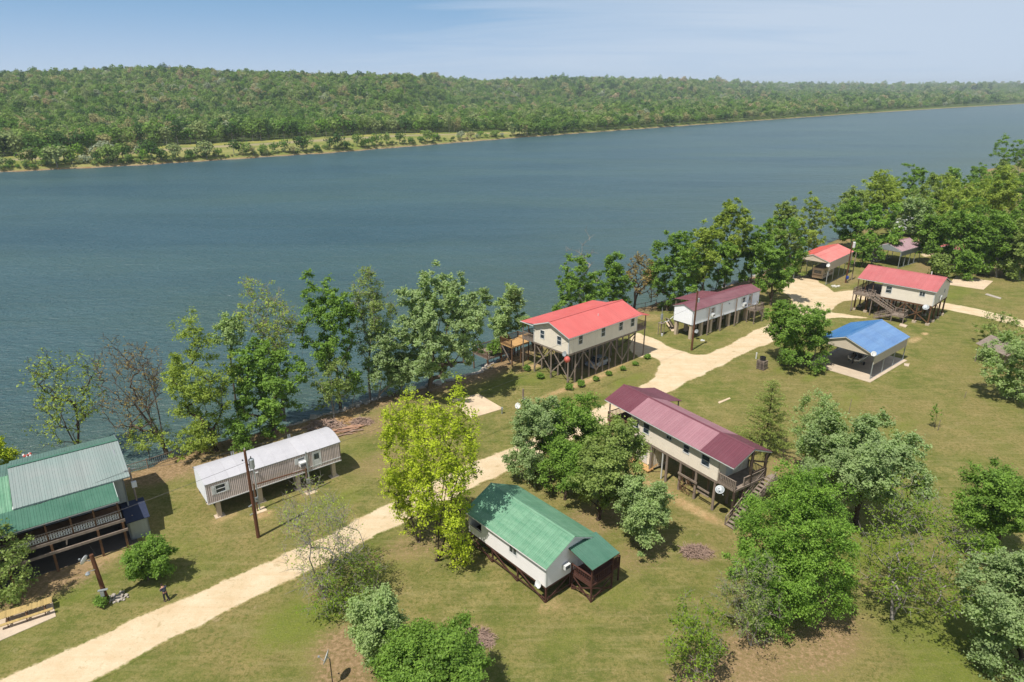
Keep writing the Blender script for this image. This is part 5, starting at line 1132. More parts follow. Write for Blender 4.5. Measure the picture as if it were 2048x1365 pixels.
window(H7, (L7, 0), (0, 0), *w7[0], style='slide'); window(H7, (L7, 0), (0, 0), *w7[1]); window(H7, (0, 0), (0, -W7), 5.9, 6.6, 5.2, 6.0, style='one'); door(H7, (L7, -W7), (L7, 0), 7.2, 8.1, 4.0, 6.0); window(H7, (L7, -W7), (L7, 0), 3, 5, 4.6, 6.0, style='slide')
air_con(H7, (0, 0), (0, -W7), 3.4, 4.4, .7, .7, .35)
gable_roof(H7, -.34, L7 + dk7, -W7 - .35, .35, ze, zr, M['r_red2'], M['white'], pw=.92, rib=.46); MB().tube([(2.6, -W7 * .6, zr - .6), (2.6, -W7 * .6, zr + .5)], .09, 8).build('vent_pipe', M['white'], H7)
fb = MB().box(-.02, L7 + dk7, -.2, -.02, zf - .3, zf - .01).box(-.02, L7 + dk7, -W7 + .02, -W7 + .2, zf - .3, zf - .01)
for i in range(12): x = i * (L7 + dk7 - .1) / 11; fb.box(x, x + .09, -W7 + .2, -.2, zf - .28, zf - .01)
fb.build('floor_beams', M['wood_brown'], H7); p7 = [(x, y) for x in (.2, 2.5, 4.7, 7.0, 9.1, 11.4, 13.6) for y in (-.15, -3.0, -6.0, -W7 + .15)]
posts(H7, p7, zf - .3, .15, 'wood_brown'); pf = MB().box(-.32, .32, -.32, .32, -.05, .42).mesh('footing', M['concrete'])
for p in p7: link('footing', pf, H7, (p[0], p[1], 0))
for x0, x1 in ((.2, 4.7), (4.7, .2), (7.0, 4.7)): brace(H7, (x0, .05 if x0 < x1 else .12, .5), (x1, .05 if x0 < x1 else .12, zf - .4), .06, .17, 'wood_brown')
brace(H7, (0, -.2, zf - .4), (0, -3.0, .6), .06, .16, 'wood_brown'); brace(H7, (0, -6.0, .6), (0, -3.0, zf - .4), .06, .16, 'wood_brown')
deck(H7, L7 + .04, L7 + dk7, -W7, 0, zf + .05); railing(H7, [(L7 + dk7 - .1, -W7 + .1), (L7 + dk7 - .1, -.06), (L7 + dk7 - 1.0, -.06)], zf + .05, .95, gap=.25); posts(H7, [(L7 + dk7 - .15, y, ze - .05) for y in (-.15, -3.0, -6.0, -W7 + .15)] + [(L7 + 1.6, -.15, ze), (L7 + 3, -.15, ze)], 6, .08, 'wood_brown', zf)
deck(H7, L7 + .8, L7 + dk7, .05, 1.5, zf + .05, nm='landing'); railing(H7, [(L7 + dk7 - .06, .1), (L7 + dk7 - .06, 1.44), (L7 + 2.2, 1.44)], zf + .05, .95, gap=.25); railing(H7, [(L7 + 2.2, .1), (L7 + .86, .1), (L7 + .86, .5)], zf + .05, .95, gap=.25)
stairs(H7, (L7 + 1.5, 1.0, zf), (L7 - 3.3, 1.15, 1.45), 1.15, 14); deck(H7, L7 - 5.6, L7 - 3.3, .5, 2.6, 1.45, nm='lower_landing'); railing(H7, [(L7 - 3.4, .55), (L7 - 5.5, .55), (L7 - 5.5, 2.5), (L7 - 4.6, 2.5)], 1.45, .95, gap=.25); stairs(H7, (L7 - 3.3, 2.1, 1.4), (L7 - .3, 2.1, .05), 1.0, 8)
posts(H7, [(L7 - 5.5, .6, 1.2), (L7 - 5.5, 2.5, 1.2), (L7 - 3.4, 2.5, 1.2), (L7 + dk7 - .1, 1.4, zf - .2), (L7 + .9, 1.4, zf - .2)], 1.2, .09)
dish('satellite_dish', 'large pale dish below the right front corner of the dusty red roofed cabin', frame_world(H7, (.9, .5, 3.5)), (-.5, -.55, .8), .55, (.2, -.3, -.3), 'galv')

# ================================================================== big green and grey metal roofed house at the left edge
H0 = thing('river_house', 'large house with grey metal roof, green porch roof and open lower storey by the river', 'house', (-37.41, 55.40, 0), R(36.25))
zd, z1, zt, ze0, zr0 = 3.25, 5.38, 5.95, 6.05, 7.35; V = 2.7; Lb = 15.0
m = MB(); wall(m, (1.0, V + .3), (1.0, 11.6), 0.0, ze0 - .1, batten=.3, zr=zr0 - .2); wall(m, (-Lb, V + .3), (1.0, V + .3), zd, ze0 - .1, [(3.5, 5.3, zd + .1, zd + 2.05), (9.5, 11, zd + .8, zd + 1.9), (13, 14, zd + .1, zd + 2.05)], batten=.3); wall(m, (1.0, 11.6), (-Lb, 11.6), 0, ze0 - .1, batten=.3)
m.build('siding', M['galv'], H0)
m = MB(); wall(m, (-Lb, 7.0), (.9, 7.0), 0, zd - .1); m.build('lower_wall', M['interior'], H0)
window(H0, (-Lb, V + .3), (1.0, V + .3), 9.5, 11, zd + .8, zd + 1.9, style='slide'); window(H0, (-Lb, V + .3), (1.0, V + .3), 3.5, 5.3, zd + .1, zd + 2.05, style='slide'); door(H0, (-Lb, V + .3), (1.0, V + .3), 13, 14, zd + .1, zd + 2.05)
yr0 = V + 6.1; ye0 = V + 10.2
rf = MB().beam((1.58, V - .05, ze0 - .02), (1.58, yr0, zr0 - .02), .03, .15).beam((1.58, ye0, 6.2), (1.58, yr0, zr0 - .02), .03, .15).box(-7.9, 1.55, V - .06, V - .03, ze0 - .1, ze0 + .03); rf.add([(-7.9, V, ze0 - .02), (1.5, V, ze0 - .02), (1.5, yr0, zr0 - .03), (-7.9, yr0, zr0 - .03), (-7.9, ye0, 6.15), (1.5, ye0, 6.15)], [(0, 1, 2, 3), (3, 2, 5, 4)])
rf = rf.build('roof', M['galv'], H0)
slope(rf, -7.9, 1.6, yr0, zr0 + .05, V - .08, ze0 + .04, M['r_gray'], .46, .46, mats=lambda x: M['r_gray']); slope(rf, -7.9, 1.6, yr0, zr0 + .05, ye0, 6.2, M['r_greenold'], .46, .46)
MB().beam((-7.9, yr0, zr0 + .1), (1.6, yr0, zr0 + .1), .34, .03).build('ridge_cap', M['r_green_d'], H0)
rg = MB().box(-7.98, -7.92, V + .05, yr0, ze0 - .3, ze0 - .05).build('gutter', M['white'], H0)
rp = MB().box(-Lb, .12, -.32, -.29, z1 - .12, z1 - .02).beam((.1, -.3, z1 - .03), (.1, V, zt - .06), .03, .12).build('porch_roof', M['white'], H0)
slope(rp, -Lb, .15, V - .0, zt - .03, -.35, z1 + .03, M['r_green_d'], .46, .46)
rl = MB().box(-Lb, -8.0, V, V + .05, 5.8, 5.9).build('side_roof', M['white'], H0); slope(rl, -Lb, -7.95, yr0 - .6, 6.9, V + .0, 5.92, M['r_green'], .46, .23); slope(rl, -Lb, -7.95, yr0 - .6, 6.9, ye0, 6.0, M['r_greenold'], .46, .46)
deck(H0, -Lb, .1, .04, V + .2, zd - .05, 'wood_brown', nm='porch_floor')
bm_ = MB().box(-Lb, .25, -.14, -.02, zd - .28, zd - .0); bm_.build('rim_beam', M['weathered'], H0); MB().box(-Lb, .3, -.32, -.2, 2.0, 2.26).build('lower_beam', M['weathered'], H0)
sx = [0.0, -1.75, -7.0, -9.1, -13.0]; square_posts(H0, [(x, -.0 - .11) for x in (0.0, -2.1, -5.8, -9.2, -13.0)], -.1, zd - .3, .2, 'wood_brown'); square_posts(H0, [(x, .1) for x in (-.1, -2.1, -3.95, -5.9, -8.3, -11, -13)], zd, z1 - .1, .14, 'wood_brown')
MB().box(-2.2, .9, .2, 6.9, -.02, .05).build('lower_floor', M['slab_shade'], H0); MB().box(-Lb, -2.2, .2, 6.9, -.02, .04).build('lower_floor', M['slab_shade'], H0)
# porch railing: lattice of little turned pieces
rl_ = MB(); rl_.box(-Lb, 0, .02, .1, zd + .88, zd + .94).box(-Lb, 0, .03, .09, zd + .68, zd + .72).box(-Lb, 0, .03, .09, zd + .08, zd + .12)
x = -Lb + .1
while x < -.05:
    rl_.box(x, x + .05, .035, .085, zd + .72, zd + .88); x += .22
rl_.build('railing', M['weathered'], H0)
lat = MB(); x = -10.5; k = 0
while x < -.1:
    for q in range(4): lat.beam((x, .06, zd + .12 + q * .14), (x + .14, .06, zd + .26 + q * .14 if (k + q) % 2 else zd + .12 + q * .14 + .0), .02, .045)
    for q in range(2): lat.beam((x, .06, zd + .14 + q * .28), (x + .14, .06, zd + .40 + q * .28), .02, .04).beam((x + .14, .07, zd + .14 + q * .28), (x, .07, zd + .40 + q * .28), .02, .04)
    x += .2; k += 1
lat.build('lattice', M['white'], H0)
m = MB(); wall(m, (.45, 1.0), (2.2, 1.0), 0, 2.1, batten=.3); wall(m, (2.2, 1.0), (2.2, 3.4), 0, 2.1, batten=.3); wall(m, (.45, 3.4), (.45, 1.0), 0, 2.1, batten=.3); m.build('lean_to', M['galv'], H0)
lt_ = MB().build('lean_to_roof', M['dark_metal'], H0) if False else None
v_ = [(.3, .8, 2.12), (2.4, .8, 2.12), (2.4, 3.6, 2.9), (.3, 3.6, 2.9)]; MB().add(v_ + [(a_, b_, c_ - .06) for a_, b_, c_ in v_], [(0, 1, 2, 3), (7, 6, 5, 4), (0, 4, 5, 1), (1, 5, 6, 2), (2, 6, 7, 3), (3, 7, 4, 0)]).build('lean_to_roof', M['blue_shaded'], H0)
# things stored at the side
def crate_stack(nm, label, loc, rz, n, w=1.2, mat='weathered', h=.16):
    t = thing(nm, label, 'pallets', loc, rz)
    for i in range(n):
        m = MB(); z = i * h
        for q in range(5): x = -w / 2 + q * (w - .12) / 4; m.box(x, x + .12, -w / 2, w / 2, z + h - .035, z + h - .012)
        for q in (-w / 2, -.04, w / 2 - .08): m.box(-w / 2, w / 2, q, q + .08, z, z + h - .036)
        m.build('pallet', M[mat], t, (random.uniform(-.05, .05), random.uniform(-.05, .05), 0), (0, 0, random.uniform(-.06, .06)))
    return t
B = at(1523, 738); cs = crate_stack('pallet_stack', 'leaning stack of grey wooden pallets with a dark bin on top beside the road', (B.x, B.y, 0), R(40), 8, 1.25, h=.19)
bn = MB().lathe((0, 0, 1.52), [(.42, 0), (.48, .5), (.5, .52), (.44, .53), (.40, .06)], 12); tag(bn.build('bin', M['dark_metal'], None, (B.x, B.y, 0)), 'dark open bin standing on top of the stack of pallets', 'bin')
B = at(287, 1066); wl = thing('wooden_rack', 'grey wooden ladder rack standing in the shadow beside the big grey roofed house', 'rack', (B.x, B.y, 0), R(95))
for x in (-.4, .4): MB().beam((x, 0, 0), (x, .5, 2.4), .08, .1).build('upright', M['weathered'], wl)
for i in range(6): MB().beam((-.4, .08 * i + .06, .35 + i * .36), (.4, .08 * i + .06, .35 + i * .36), .1, .07).build('rung', M['weathered'], wl)

# ================================================================== trees of the near bank
TP = tree_px
def T(bx, by, x0, x1, y0, y1, kind, seed, label, nm='tree', **k): return TP(nm, label, bx, by, x0, x1, y0, y1, kind, seed, **k)
sparse = dict(leaves=5, lsize=.15, n_cl=240, spread=.75, twig=.02, bark='bark', hollow=1.8)
# left edge
T(-25, 985, -70, 40, 858, 985, 'yellow', 1, 'bright yellow green tree top at the left edge beside the big grey roofed house', trunk_r=.15, n_cl=110, leaves=34, z=0)
T(0, 1195, -90, 66, 1015, 1225, 'dusty', 2, 'loose green tree in front of the porch of the big grey roofed house', trunk_r=.14, n_cl=150, leaves=20, lsize=.14, z=0)
# river bank, left to right
T(158, 905, 40, 205, 688, 880, 'olive', 3, 'thinly leafed yellowish tree with several trunks behind the big grey roofed house', stems=4, trunk_r=.26, z=-1, **{**sparse, 'leaves': 4, 'bark': 'bark_dark'})
T(334, 908, 186, 338, 655, 850, 'rust', 4, 'nearly bare grey branched tree leaning left over the water', 'bare_tree', stems=4, trunk_r=.30, z=-.8, **{**sparse, 'leaves': 1.1, 'n_cl': 400, 'bark': 'bark', 'twig': .026})
T(300, 920, 240, 345, 830, 915, 'olive', 104, 'low loose young tree at the foot of the nearly bare grey tree', 'sapling', trunk_r=.06, n_cl=60, leaves=12, lsize=.13, z=-1)
T(434, 902, 322, 468, 625, 885, 'olive', 5, 'tall yellow green tree on the river bank behind the grey mobile home', trunk_r=.24, n_cl=230, leaves=26, lsize=.15, spread=.7, bark='bark_dark', lobes=13, lobe_r=.4)
T(380, 912, 325, 455, 835, 925, 'olive', 105, 'low yellow green shrub growing by the fence behind the grey mobile home', 'shrub', trunk_r=.06, n_cl=80, leaves=22, lsize=.14, z=-.4, stems=3)
T(470, 905, 440, 520, 820, 900, 'green', 106, 'small green tree just behind the roof of the grey mobile home', trunk_r=.07, n_cl=70, leaves=30, lsize=.14)
T(480, 860, 428, 496, 620, 700, 'pale', 6, 'pale leafed tree top over the water behind the yellow green tree', trunk_r=.14, n_cl=80, leaves=24, lsize=.14, z=-1)
T(549, 868, 455, 612, 668, 850, 'maple', 7, 'broad green maple overhanging the river behind the middle of the grey mobile home', trunk_r=.36, n_cl=240, leaves=34, lsize=.17, z=-.2, lobes=13, bark='bark')
T(570, 842, 470, 602, 552, 722, 'olive', 8, 'grey twiggy tree with only its top leafing out, above the green maple', trunk_r=.22, stems=3, z=-1, n_cl=330, leaves=4.5, lsize=.14, spread=.7, twig=.024, bark='bark_gray', hollow=2.6)
T(668, 836, 612, 705, 700, 812, 'dusty', 9, 'slim tree leaning left with a bleached broken trunk', trunk_r=.12, n_cl=110, leaves=11, lsize=.14, bark='bark_gray')
T(681, 818, 600, 722, 533, 760, 'green', 10, 'tall narrow green tree with a straight dark trunk at the rocky shore', trunk_r=.25, n_cl=260, leaves=26, lsize=.16, z=-.4, lobes=14, lobe_r=.38, hollow=2.0, bark='bark')
T(706, 820, 686, 728, 745, 795, 'maple', 110, 'small slim sapling with a pale stem beside the rocky shore', 'sapling', trunk_r=.06, n_cl=40, leaves=15, lsize=.13, bark='bark_gray')
T(740, 796, 695, 792, 532, 700, 'dusty', 11, 'grey branched thinly leafed tree left of the big silver maple', trunk_r=.2, z=-.5, n_cl=260, leaves=9, lsize=.15, spread=.75, twig=.024, bark='bark_gray')
T(755, 800, 725, 812, 640, 795, 'silver', 12, 'pale silver leafed tree crowding against the big silver maple', trunk_r=.18, n_cl=150, leaves=30, lsize=.15, bark='bark_gray')
T(858, 786, 775, 988, 526, 745, 'silver', 13, 'great round silver maple, the largest tree on the river bank', trunk_r=.42, n_cl=540, leaves=34, lsize=.18, lobes=17, lobe_r=.36, twig=.018, bark='bark')
T(800, 790, 765, 860, 690, 790, 'silver', 14, 'drooping silver leafed lower tree under the great silver maple', trunk_r=.16, n_cl=130, leaves=30, lsize=.15, stems=2, bark='bark_gray')
T(1012, 706, 974, 1058, 560, 678, 'pale', 15, 'pale fluttering cottonwood beside the fishing deck', trunk_r=.2, n_cl=170, leaves=38, lsize=.17, bark='bark_gray')
T(987, 722, 972, 1002, 675, 716, 'green', 16, 'little green sapling on the rocks left of the fishing deck', 'sapling', trunk_r=.05, n_cl=36, leaves=14, lsize=.14)
T(1158, 655, 1106, 1206, 496, 640, 'green', 17, 'loose green tree behind the red roof with a dead snag above it', trunk_r=.22, n_cl=210, leaves=26, lsize=.18, lobes=13, lobe_r=.38, bark='bark_gray')
T(1165, 648, 1130, 1202, 452, 600, 'rust', 18, 'bleached dead tree rising over the red roofed cabin', 'dead_tree', trunk_r=.2, n_cl=34, leaves=0, twig=.035, bark='bark_gray', spread=1.0)
T(1232, 632, 1190, 1264, 488, 625, 'green', 19, 'oval green tree right behind the ridge of the large red roof', trunk_r=.2, n_cl=170, leaves=32, lsize=.18, bark='bark')
T(1268, 618, 1245, 1322, 500, 590, 'rust', 20, 'dark trunked dying tree with bare brown twigs beside the large red roof', 'dying_tree', trunk_r=.36, n_cl=170, leaves=4, lsize=.18, twig=.03, bark='bark_dark', stems=2)
T(1334, 622, 1302, 1394, 456, 612, 'maple', 21, 'dense green tree standing alone at the bank before the white mobile home', trunk_r=.28, n_cl=260, leaves=34, lsize=.18, lobes=12, bark='bark')
T(1302, 605, 1290, 1316, 508, 575, 'green', 22, 'thin green tree between the dying tree and the dense one', trunk_r=.1, n_cl=50, leaves=22, lsize=.17)
T(1404, 604, 1368, 1445, 438, 560, 'olive', 23, 'yellowish green tree on the bank behind the left end of the white mobile home', trunk_r=.22, n_cl=190, leaves=30, lsize=.19)
T(1396, 598, 1350, 1420, 490, 580, 'green', 24, 'leafy tree low over the porch roof of the white mobile home', trunk_r=.16, n_cl=110, leaves=30, lsize=.18)
T(1448, 575, 1415, 1510, 388, 520, 'olive', 25, 'tallest tree in the clump behind the white mobile home', trunk_r=.28, n_cl=260, leaves=30, lsize=.2, lobes=12, bark='bark')
T(1428, 590, 1408, 1480, 470, 575, 'green', 26, 'bright green lower tree in the middle of the clump behind the white mobile home', trunk_r=.2, n_cl=150, leaves=34, lsize=.2)
T(1500, 574, 1470, 1555, 440, 560, 'green', 27, 'wide mid green tree behind the roof ridge of the white mobile home', trunk_r=.24, n_cl=220, leaves=34, lsize=.2)
T(1541, 610, 1505, 1606, 440, 588, 'maple', 28, 'tall green tree casting shade on the gravel yard past the white mobile home', trunk_r=.28, n_cl=280, leaves=34, lsize=.2, lobes=13)
T(1580, 560, 1535, 1600, 395, 500, 'dusty', 29, 'dusty green tree between the yard and the river', trunk_r=.22, n_cl=180, leaves=28, lsize=.2)
T(1614, 530, 1580, 1660, 386, 510, 'olive', 30, 'yellowish twiggy tree left of the bright red carport', trunk_r=.24, n_cl=230, leaves=18, lsize=.2, bark='bark_gray')
T(1580, 555, 1560, 1615, 480, 550, 'dusty', 31, 'low dull tree at the left corner of the bright red carport', trunk_r=.12, n_cl=90, leaves=26, lsize=.18)
# right-hand grove behind the carports
grove = [(1690, 478, 1660, 1740, 372, 455, 'dusty', 'pale twiggy tree at the water behind the bright red carport', .2), (1705, 498, 1668, 1735, 400, 486, 'green', 'dark leaning tree right behind the bright red carport', .26), (1748, 522, 1712, 1802, 402, 500, 'oak', 'bright green maple left of the mauve carport', .3),
 (1722, 535, 1700, 1762, 470, 528, 'green', 'leafy low tree at the pole beside the bright red carport', .18), (1740, 455, 1718, 1800, 345, 430, 'olive', 'yellowish tree over the water in the grove behind the carports', .22), (1760, 425, 1722, 1802, 335, 400, 'olive', 'pale yellowish tree nearest the open water in the grove', .22),
 (1822, 425, 1790, 1868, 326, 400, 'maple', 'round dark green tree against the river with blue gaps in its crown', .34), (1828, 505, 1790, 1862, 386, 470, 'silver', 'silvery willow like tree over the mauve carport', .26), (1868, 450, 1850, 1905, 340, 420, 'dusty', 'grey green tree right of the round dark tree', .24),
 (1905, 420, 1875, 1930, 334, 400, 'green', 'green tree top at the water in the middle of the grove', .24), (1900, 476, 1850, 1960, 350, 440, 'olive', 'broad yellowish tree in the middle of the grove', .34), (1956, 400, 1938, 1982, 326, 380, 'green', 'single rounded tree top standing out toward the river', .24),
 (1965, 460, 1925, 2005, 360, 430, 'olive', 'yellow green tree behind the sandy lane', .3), (1865, 530, 1838, 1898, 425, 505, 'green', 'slim bright tree between the mauve carport and the lawn', .2), (1908, 540, 1875, 1948, 405, 520, 'maple', 'tall green tree at the back edge of the lawn', .26),
 (1950, 545, 1925, 1985, 425, 530, 'maple', 'dark green tree in the shaded back row right of the tall one', .26), (1992, 555, 1962, 2030, 420, 535, 'green', 'wide dark tree near the right end of the back row', .3), (2040, 560, 2010, 2080, 430, 545, 'dusty', 'loose tree at the right end of the back row', .24),
 (2000, 470, 1975, 2040, 330, 420, 'olive', 'tall yellowish tree at the right edge before the river', .3), (2035, 450, 2010, 2085, 345, 430, 'green', 'green tree cut by the right edge of the view above the lane', .3), (2040, 385, 1988, 2070, 270, 350, 'green', 'tall dark tree standing alone far along the bank at the right edge', .4),
 (2025, 400, 1985, 2050, 315, 375, 'dusty', 'grey green tree at the foot of the tall dark one far along the bank', .3), (1930, 560, 1912, 1956, 500, 552, 'green', 'small leafy tree at the lawn edge', .12), (1880, 556, 1862, 1900, 505, 548, 'dusty', 'thin undergrowth tree beside the mauve carport', .1)]
for i, (bx, by, x0, x1, y0, y1, kd, lb, tr) in enumerate(grove): T(bx, by, x0, x1, y0, y1, kd, 200 + i, lb, trunk_r=tr, n_cl=150 if y1 - y0 > 60 else 90, leaves=26, lsize=.26, spread=.8, bark='bark_gray' if i % 3 else 'bark')
rg_ = random.Random(77)
for i, (bx, by) in enumerate([(1800, 470), (1838, 452), (1885, 500), (1930, 470), (1948, 500), (1975, 520), (2005, 505), (2030, 525), (1990, 440), (1940, 440), (1860, 492), (1915, 512), (2050, 500), (1965, 548), (2020, 552), (1985, 412), (1778, 452), (2060, 548)]):
    h_ = rg_.uniform(78, 104) * (.75 + .5 * (by - 400) / 150); w_ = rg_.uniform(24, 32); T(bx, by, bx - w_, bx + w_, by - h_, by - h_ * .12, rg_.choice(['green', 'olive', 'dusty', 'maple']), 500 + i, 'broadleaf tree standing among its neighbours inside the dense grove behind the lawn', group='trees filling the grove behind the lawn', trunk_r=.2, n_cl=100, leaves=24, lsize=.26, spread=.8)
for i in range(14):      # the bank beyond, out towards the bend
    px = 2075 + i * 34; by = 372 - i * 7; T(px, by, px - 36, px + 36, by - 92 + i * 3, by - 20, ['green', 'olive', 'dusty'][i % 3], 300 + i, ['green', 'yellowish', 'grey green'][i % 3] + ' tree on the near bank out of sight to the right', group='trees along the near bank beyond the right edge', trunk_r=.3, n_cl=60, leaves=24, lsize=.3, spread=.9)
# the middle and the lawns
T(838, 1085, 748, 880, 772, 1080, 'yellow', 40, 'tall bright yellow green tree at the road, left of its darker trunked twin', trunk_r=.2, stems=3, n_cl=520, leaves=11, lsize=.13, spread=.5, lobes=18, lobe_r=.36, twig=.014, hollow=1.7, bark='bark')
T(872, 1122, 826, 966, 750, 1120, 'yellow', 41, 'tall bright yellow green tree nearest the pale green roofed cabin', trunk_r=.2, stems=4, n_cl=540, leaves=11, lsize=.13, spread=.5, lobes=18, lobe_r=.36, twig=.014, hollow=1.7, bark='bark_dark')
T(648, 1196, 545, 735, 955, 1170, 'olive', 42, 'grey nearly bare tree spreading over the gravel road', 'bare_tree', stems=3, trunk_r=.2, n_cl=560, leaves=1.6, lsize=.10, spread=.8, twig=.014, bark='bark_gray', hollow=2.0)
T(297, 1160, 256, 347, 1058, 1158, 'green', 43, 'small round green tree on the lawn close to the standing person', trunk_r=.1, n_cl=170, leaves=42, lsize=.12, spread=.42)
T(1066, 962, 1010, 1122, 782, 940, 'silver', 44, 'silvery willow left in the clump between the two cabins', trunk_r=.22, n_cl=280, leaves=42, lsize=.14, spread=.5, bark='bark_dark', stems=2)
T(1122, 945, 1075, 1215, 785, 905, 'green', 45, 'green tree at the back of the clump touching the maroon roof', trunk_r=.22, n_cl=240, leaves=40, lsize=.15, bark='bark_dark')
T(1130, 1000, 1085, 1195, 870, 985, 'green', 46, 'bright green tree in the middle of the clump over the pale green roof', trunk_r=.18, n_cl=200, leaves=44, lsize=.14, bark='bark_dark')
T(1196, 1040, 1150, 1292, 832, 1015, 'dusty', 47, 'large dusty green tree in front of the store room of the maroon roofed cabin', trunk_r=.25, n_cl=330, leaves=42, lsize=.15, bark='bark_dark', lobes=13)
T(1288, 1098, 1222, 1348, 948, 1088, 'pale', 48, 'pale silvery tree low on the lawn right of the pale green roof', trunk_r=.18, n_cl=240, leaves=42, lsize=.13, spread=.45, bark='bark_dark', stems=2)
T(1612, 722, 1524, 1596, 592, 690, 'green', 49, 'left leader of the bright tree beside the blue carport', trunk_r=.16, n_cl=150, leaves=34, lsize=.15)
T(1618, 735, 1548, 1672, 596, 728, 'maple', 50, 'round bright green tree beside the blue roofed carport', trunk_r=.24, n_cl=300, leaves=40, lsize=.15, lobes=14, droop=.1)
T(1527, 908, 1478, 1575, 770, 900, 'cypress', 51, 'feathery young cypress with a dark central stem on the lawn', 'cypress_tree', trunk_r=.14, n_cl=380, leaves=20, lsize=.09, asp=.25, spread=.5, lobes=12, lobe_r=.4, up=None) if False else None
def cypress(name, label, bx, by, x0, x1, ytop, seed, kind='cypress', dens=26, lsz=.1, lo=.08):
    """conical tree: whorls of near level branches round one straight stem"""
    r = np.random.default_rng(seed); B = at(bx, by); Hh = rise(ytop, B.y); d = B.y * cp + (CAM_H - Hh * .3) * sp; Rb = (x1 - x0) / 2 * d / FPX
    t = thing(name, label, 'tree', B); A = []; E_ = []; q1 = []; q2 = []; Pc = []
    n = int(Hh * 13)
    for i in range(n):
        z = Hh * (lo + (1 - lo) * i / n); rr = Rb * (1 - (z / Hh)) ** .6 * r.uniform(.6, 1.08) + .1; a = i * 2.4 + r.uniform(-.4, .4); tip = np.array([math.cos(a) * rr, math.sin(a) * rr, z + rr * r.uniform(.02, .3)]); a0 = np.array([0, 0, z])
        A.append(a0); E_.append(tip); q1.append(.02 + .02 * rr / Rb); q2.append(.007)
        for u in np.linspace(.25, 1, max(2, int(rr / .28))):
            c_ = a0 + (tip - a0) * u; Pc.append(c_)
            w = r.normal(size=3) * .28 * (1.25 - u); w[2] *= .4; A.append(c_); E_.append(c_ + w + [0, 0, .03]); q1.append(.009); q2.append(.004); Pc.append(c_ + w)
    v, f = tubes_np(np.array(A), np.array(E_), np.array(q1), np.array(q2), 3); tag(link('twigs', np_mesh('twigs', v, f, M['bark_dark']), t), kind='stuff')
    MB().tube([(0, 0, -.1), (.03, 0, Hh * .5), (0, 0, Hh)], [.13, .08, .02], 8).build('trunk', M['bark_dark'], t)
    Pc = np.array(Pc); k = np.repeat(np.arange(len(Pc)), dens); P_ = Pc[k] + r.normal(size=(len(k), 3)) * [.14, .14, .06]; P_[:, 2] = np.maximum(P_[:, 2], .1)
    N = unit(r.normal(size=P_.shape) * .6 + [0, 0, 1]); v, f = leaf_tris(P_, N, r.uniform(.6, 1.3, len(P_)) * lsz, .28, r); cl = r.uniform(0, 1, len(Pc))
    link('crown', np_mesh('crown', v, f, SPEC[kind], False, {'tint': ('FACE', np.clip(cl[k] * .5 + r.uniform(0, .5, len(k)), 0, 1))}), t); return t
cypress('cypress_tree', 'feathery young cypress with a dark central stem on the lawn behind the maroon roof', 1527, 905, 1466, 1590, 762, 51, dens=6, lsz=.13)
T(1650, 955, 1580, 1685, 778, 940, 'pale', 52, 'silvery windblown tree left of the large dark one on the right lawn', trunk_r=.2, n_cl=210, leaves=26, lsize=.14, spread=.6, bark='bark_dark')
T(1712, 1048, 1600, 1838, 818, 1010, 'silver', 53, 'very large tree on the right lawn, green in front and silvery behind', trunk_r=.3, n_cl=520, leaves=42, lsize=.16, lobes=16, lobe_r=.4, bark='bark_dark')
T(1614, 1236, 1472, 1714, 912, 1244, 'oak', 54, 'big bushy willow oak with sweeping boughs beside the wooden stairs', trunk_r=.3, n_cl=760, leaves=46, lsize=.12, asp=.38, lobes=20, lobe_r=.46, spread=.6, droop=.35, tk=.2, hollow=2.4, bark='bark_dark')
T(1502, 1292, 1432, 1565, 1108, 1270, 'dusty', 55, 'grey twiggy shrub like tree with few leaves below the willow oak', 'bare_tree', trunk_r=.08, n_cl=300, leaves=3, lsize=.09, spread=.5, twig=.012, stems=3, bark='bark_gray')
T(1392, 1362, 1325, 1452, 1190, 1350, 'spring', 56, 'small loose yellow green tree at the lower edge', trunk_r=.08, n_cl=170, leaves=8, lsize=.11, spread=.5, bark='bark_gray')
T(1784, 1238, 1700, 1962, 955, 1215, 'spring', 57, 'open vase shaped tree whose thin leaves throw dotted shade on the lawn', trunk_r=.22, n_cl=420, leaves=6, lsize=.12, spread=.65, twig=.014, stems=3, lobes=16, lobe_r=.4, bark='bark_gray')
T(1995, 1110, 1925, 2075, 915, 1085, 'green', 58, 'dark green conical tree at the right edge above the silvery one', trunk_r=.2, n_cl=300, leaves=42, lsize=.14, bark='bark_dark')
T(2050, 1330, 1925, 2130, 1070, 1330, 'silver', 59, 'large silvery tree filling the lower right corner', trunk_r=.25, n_cl=460, leaves=36, lsize=.13, lobes=16, lobe_r=.38, bark='bark_dark')
T(2040, 800, 1975, 2090, 650, 800, 'pale', 60, 'silvery tree covering the grey canopy at the right edge', trunk_r=.2, n_cl=240, leaves=24, lsize=.15, spread=.6, bark='bark_dark')
T(2000, 690, 1962, 2040, 625, 690, 'dusty', 61, 'thin pale tree standing just above the grey canopy', trunk_r=.09, n_cl=80, leaves=14, lsize=.14)
T(775, 1345, 696, 812, 1176, 1330, 'pale', 62, 'pale leafy tree at the bottom, taller and left of its neighbour', trunk_r=.16, n_cl=300, leaves=42, lsize=.12, spread=.42, bark='bark_dark')
T(880, 1440, 730, 1010, 1225, 1420, 'green', 63, 'wide light green tree cut by the bottom edge beside the brush pile', trunk_r=.2, n_cl=560, leaves=42, lsize=.12, lobes=18, lobe_r=.38, spread=.45, bark='bark_dark')
T(1870, 858, 1862, 1882, 800, 850, 'green', 64, 'spindly newly planted sapling alone on the right lawn', 'sapling', trunk_r=.03, n_cl=14, leaves=8, lsize=.1, spread=.3)
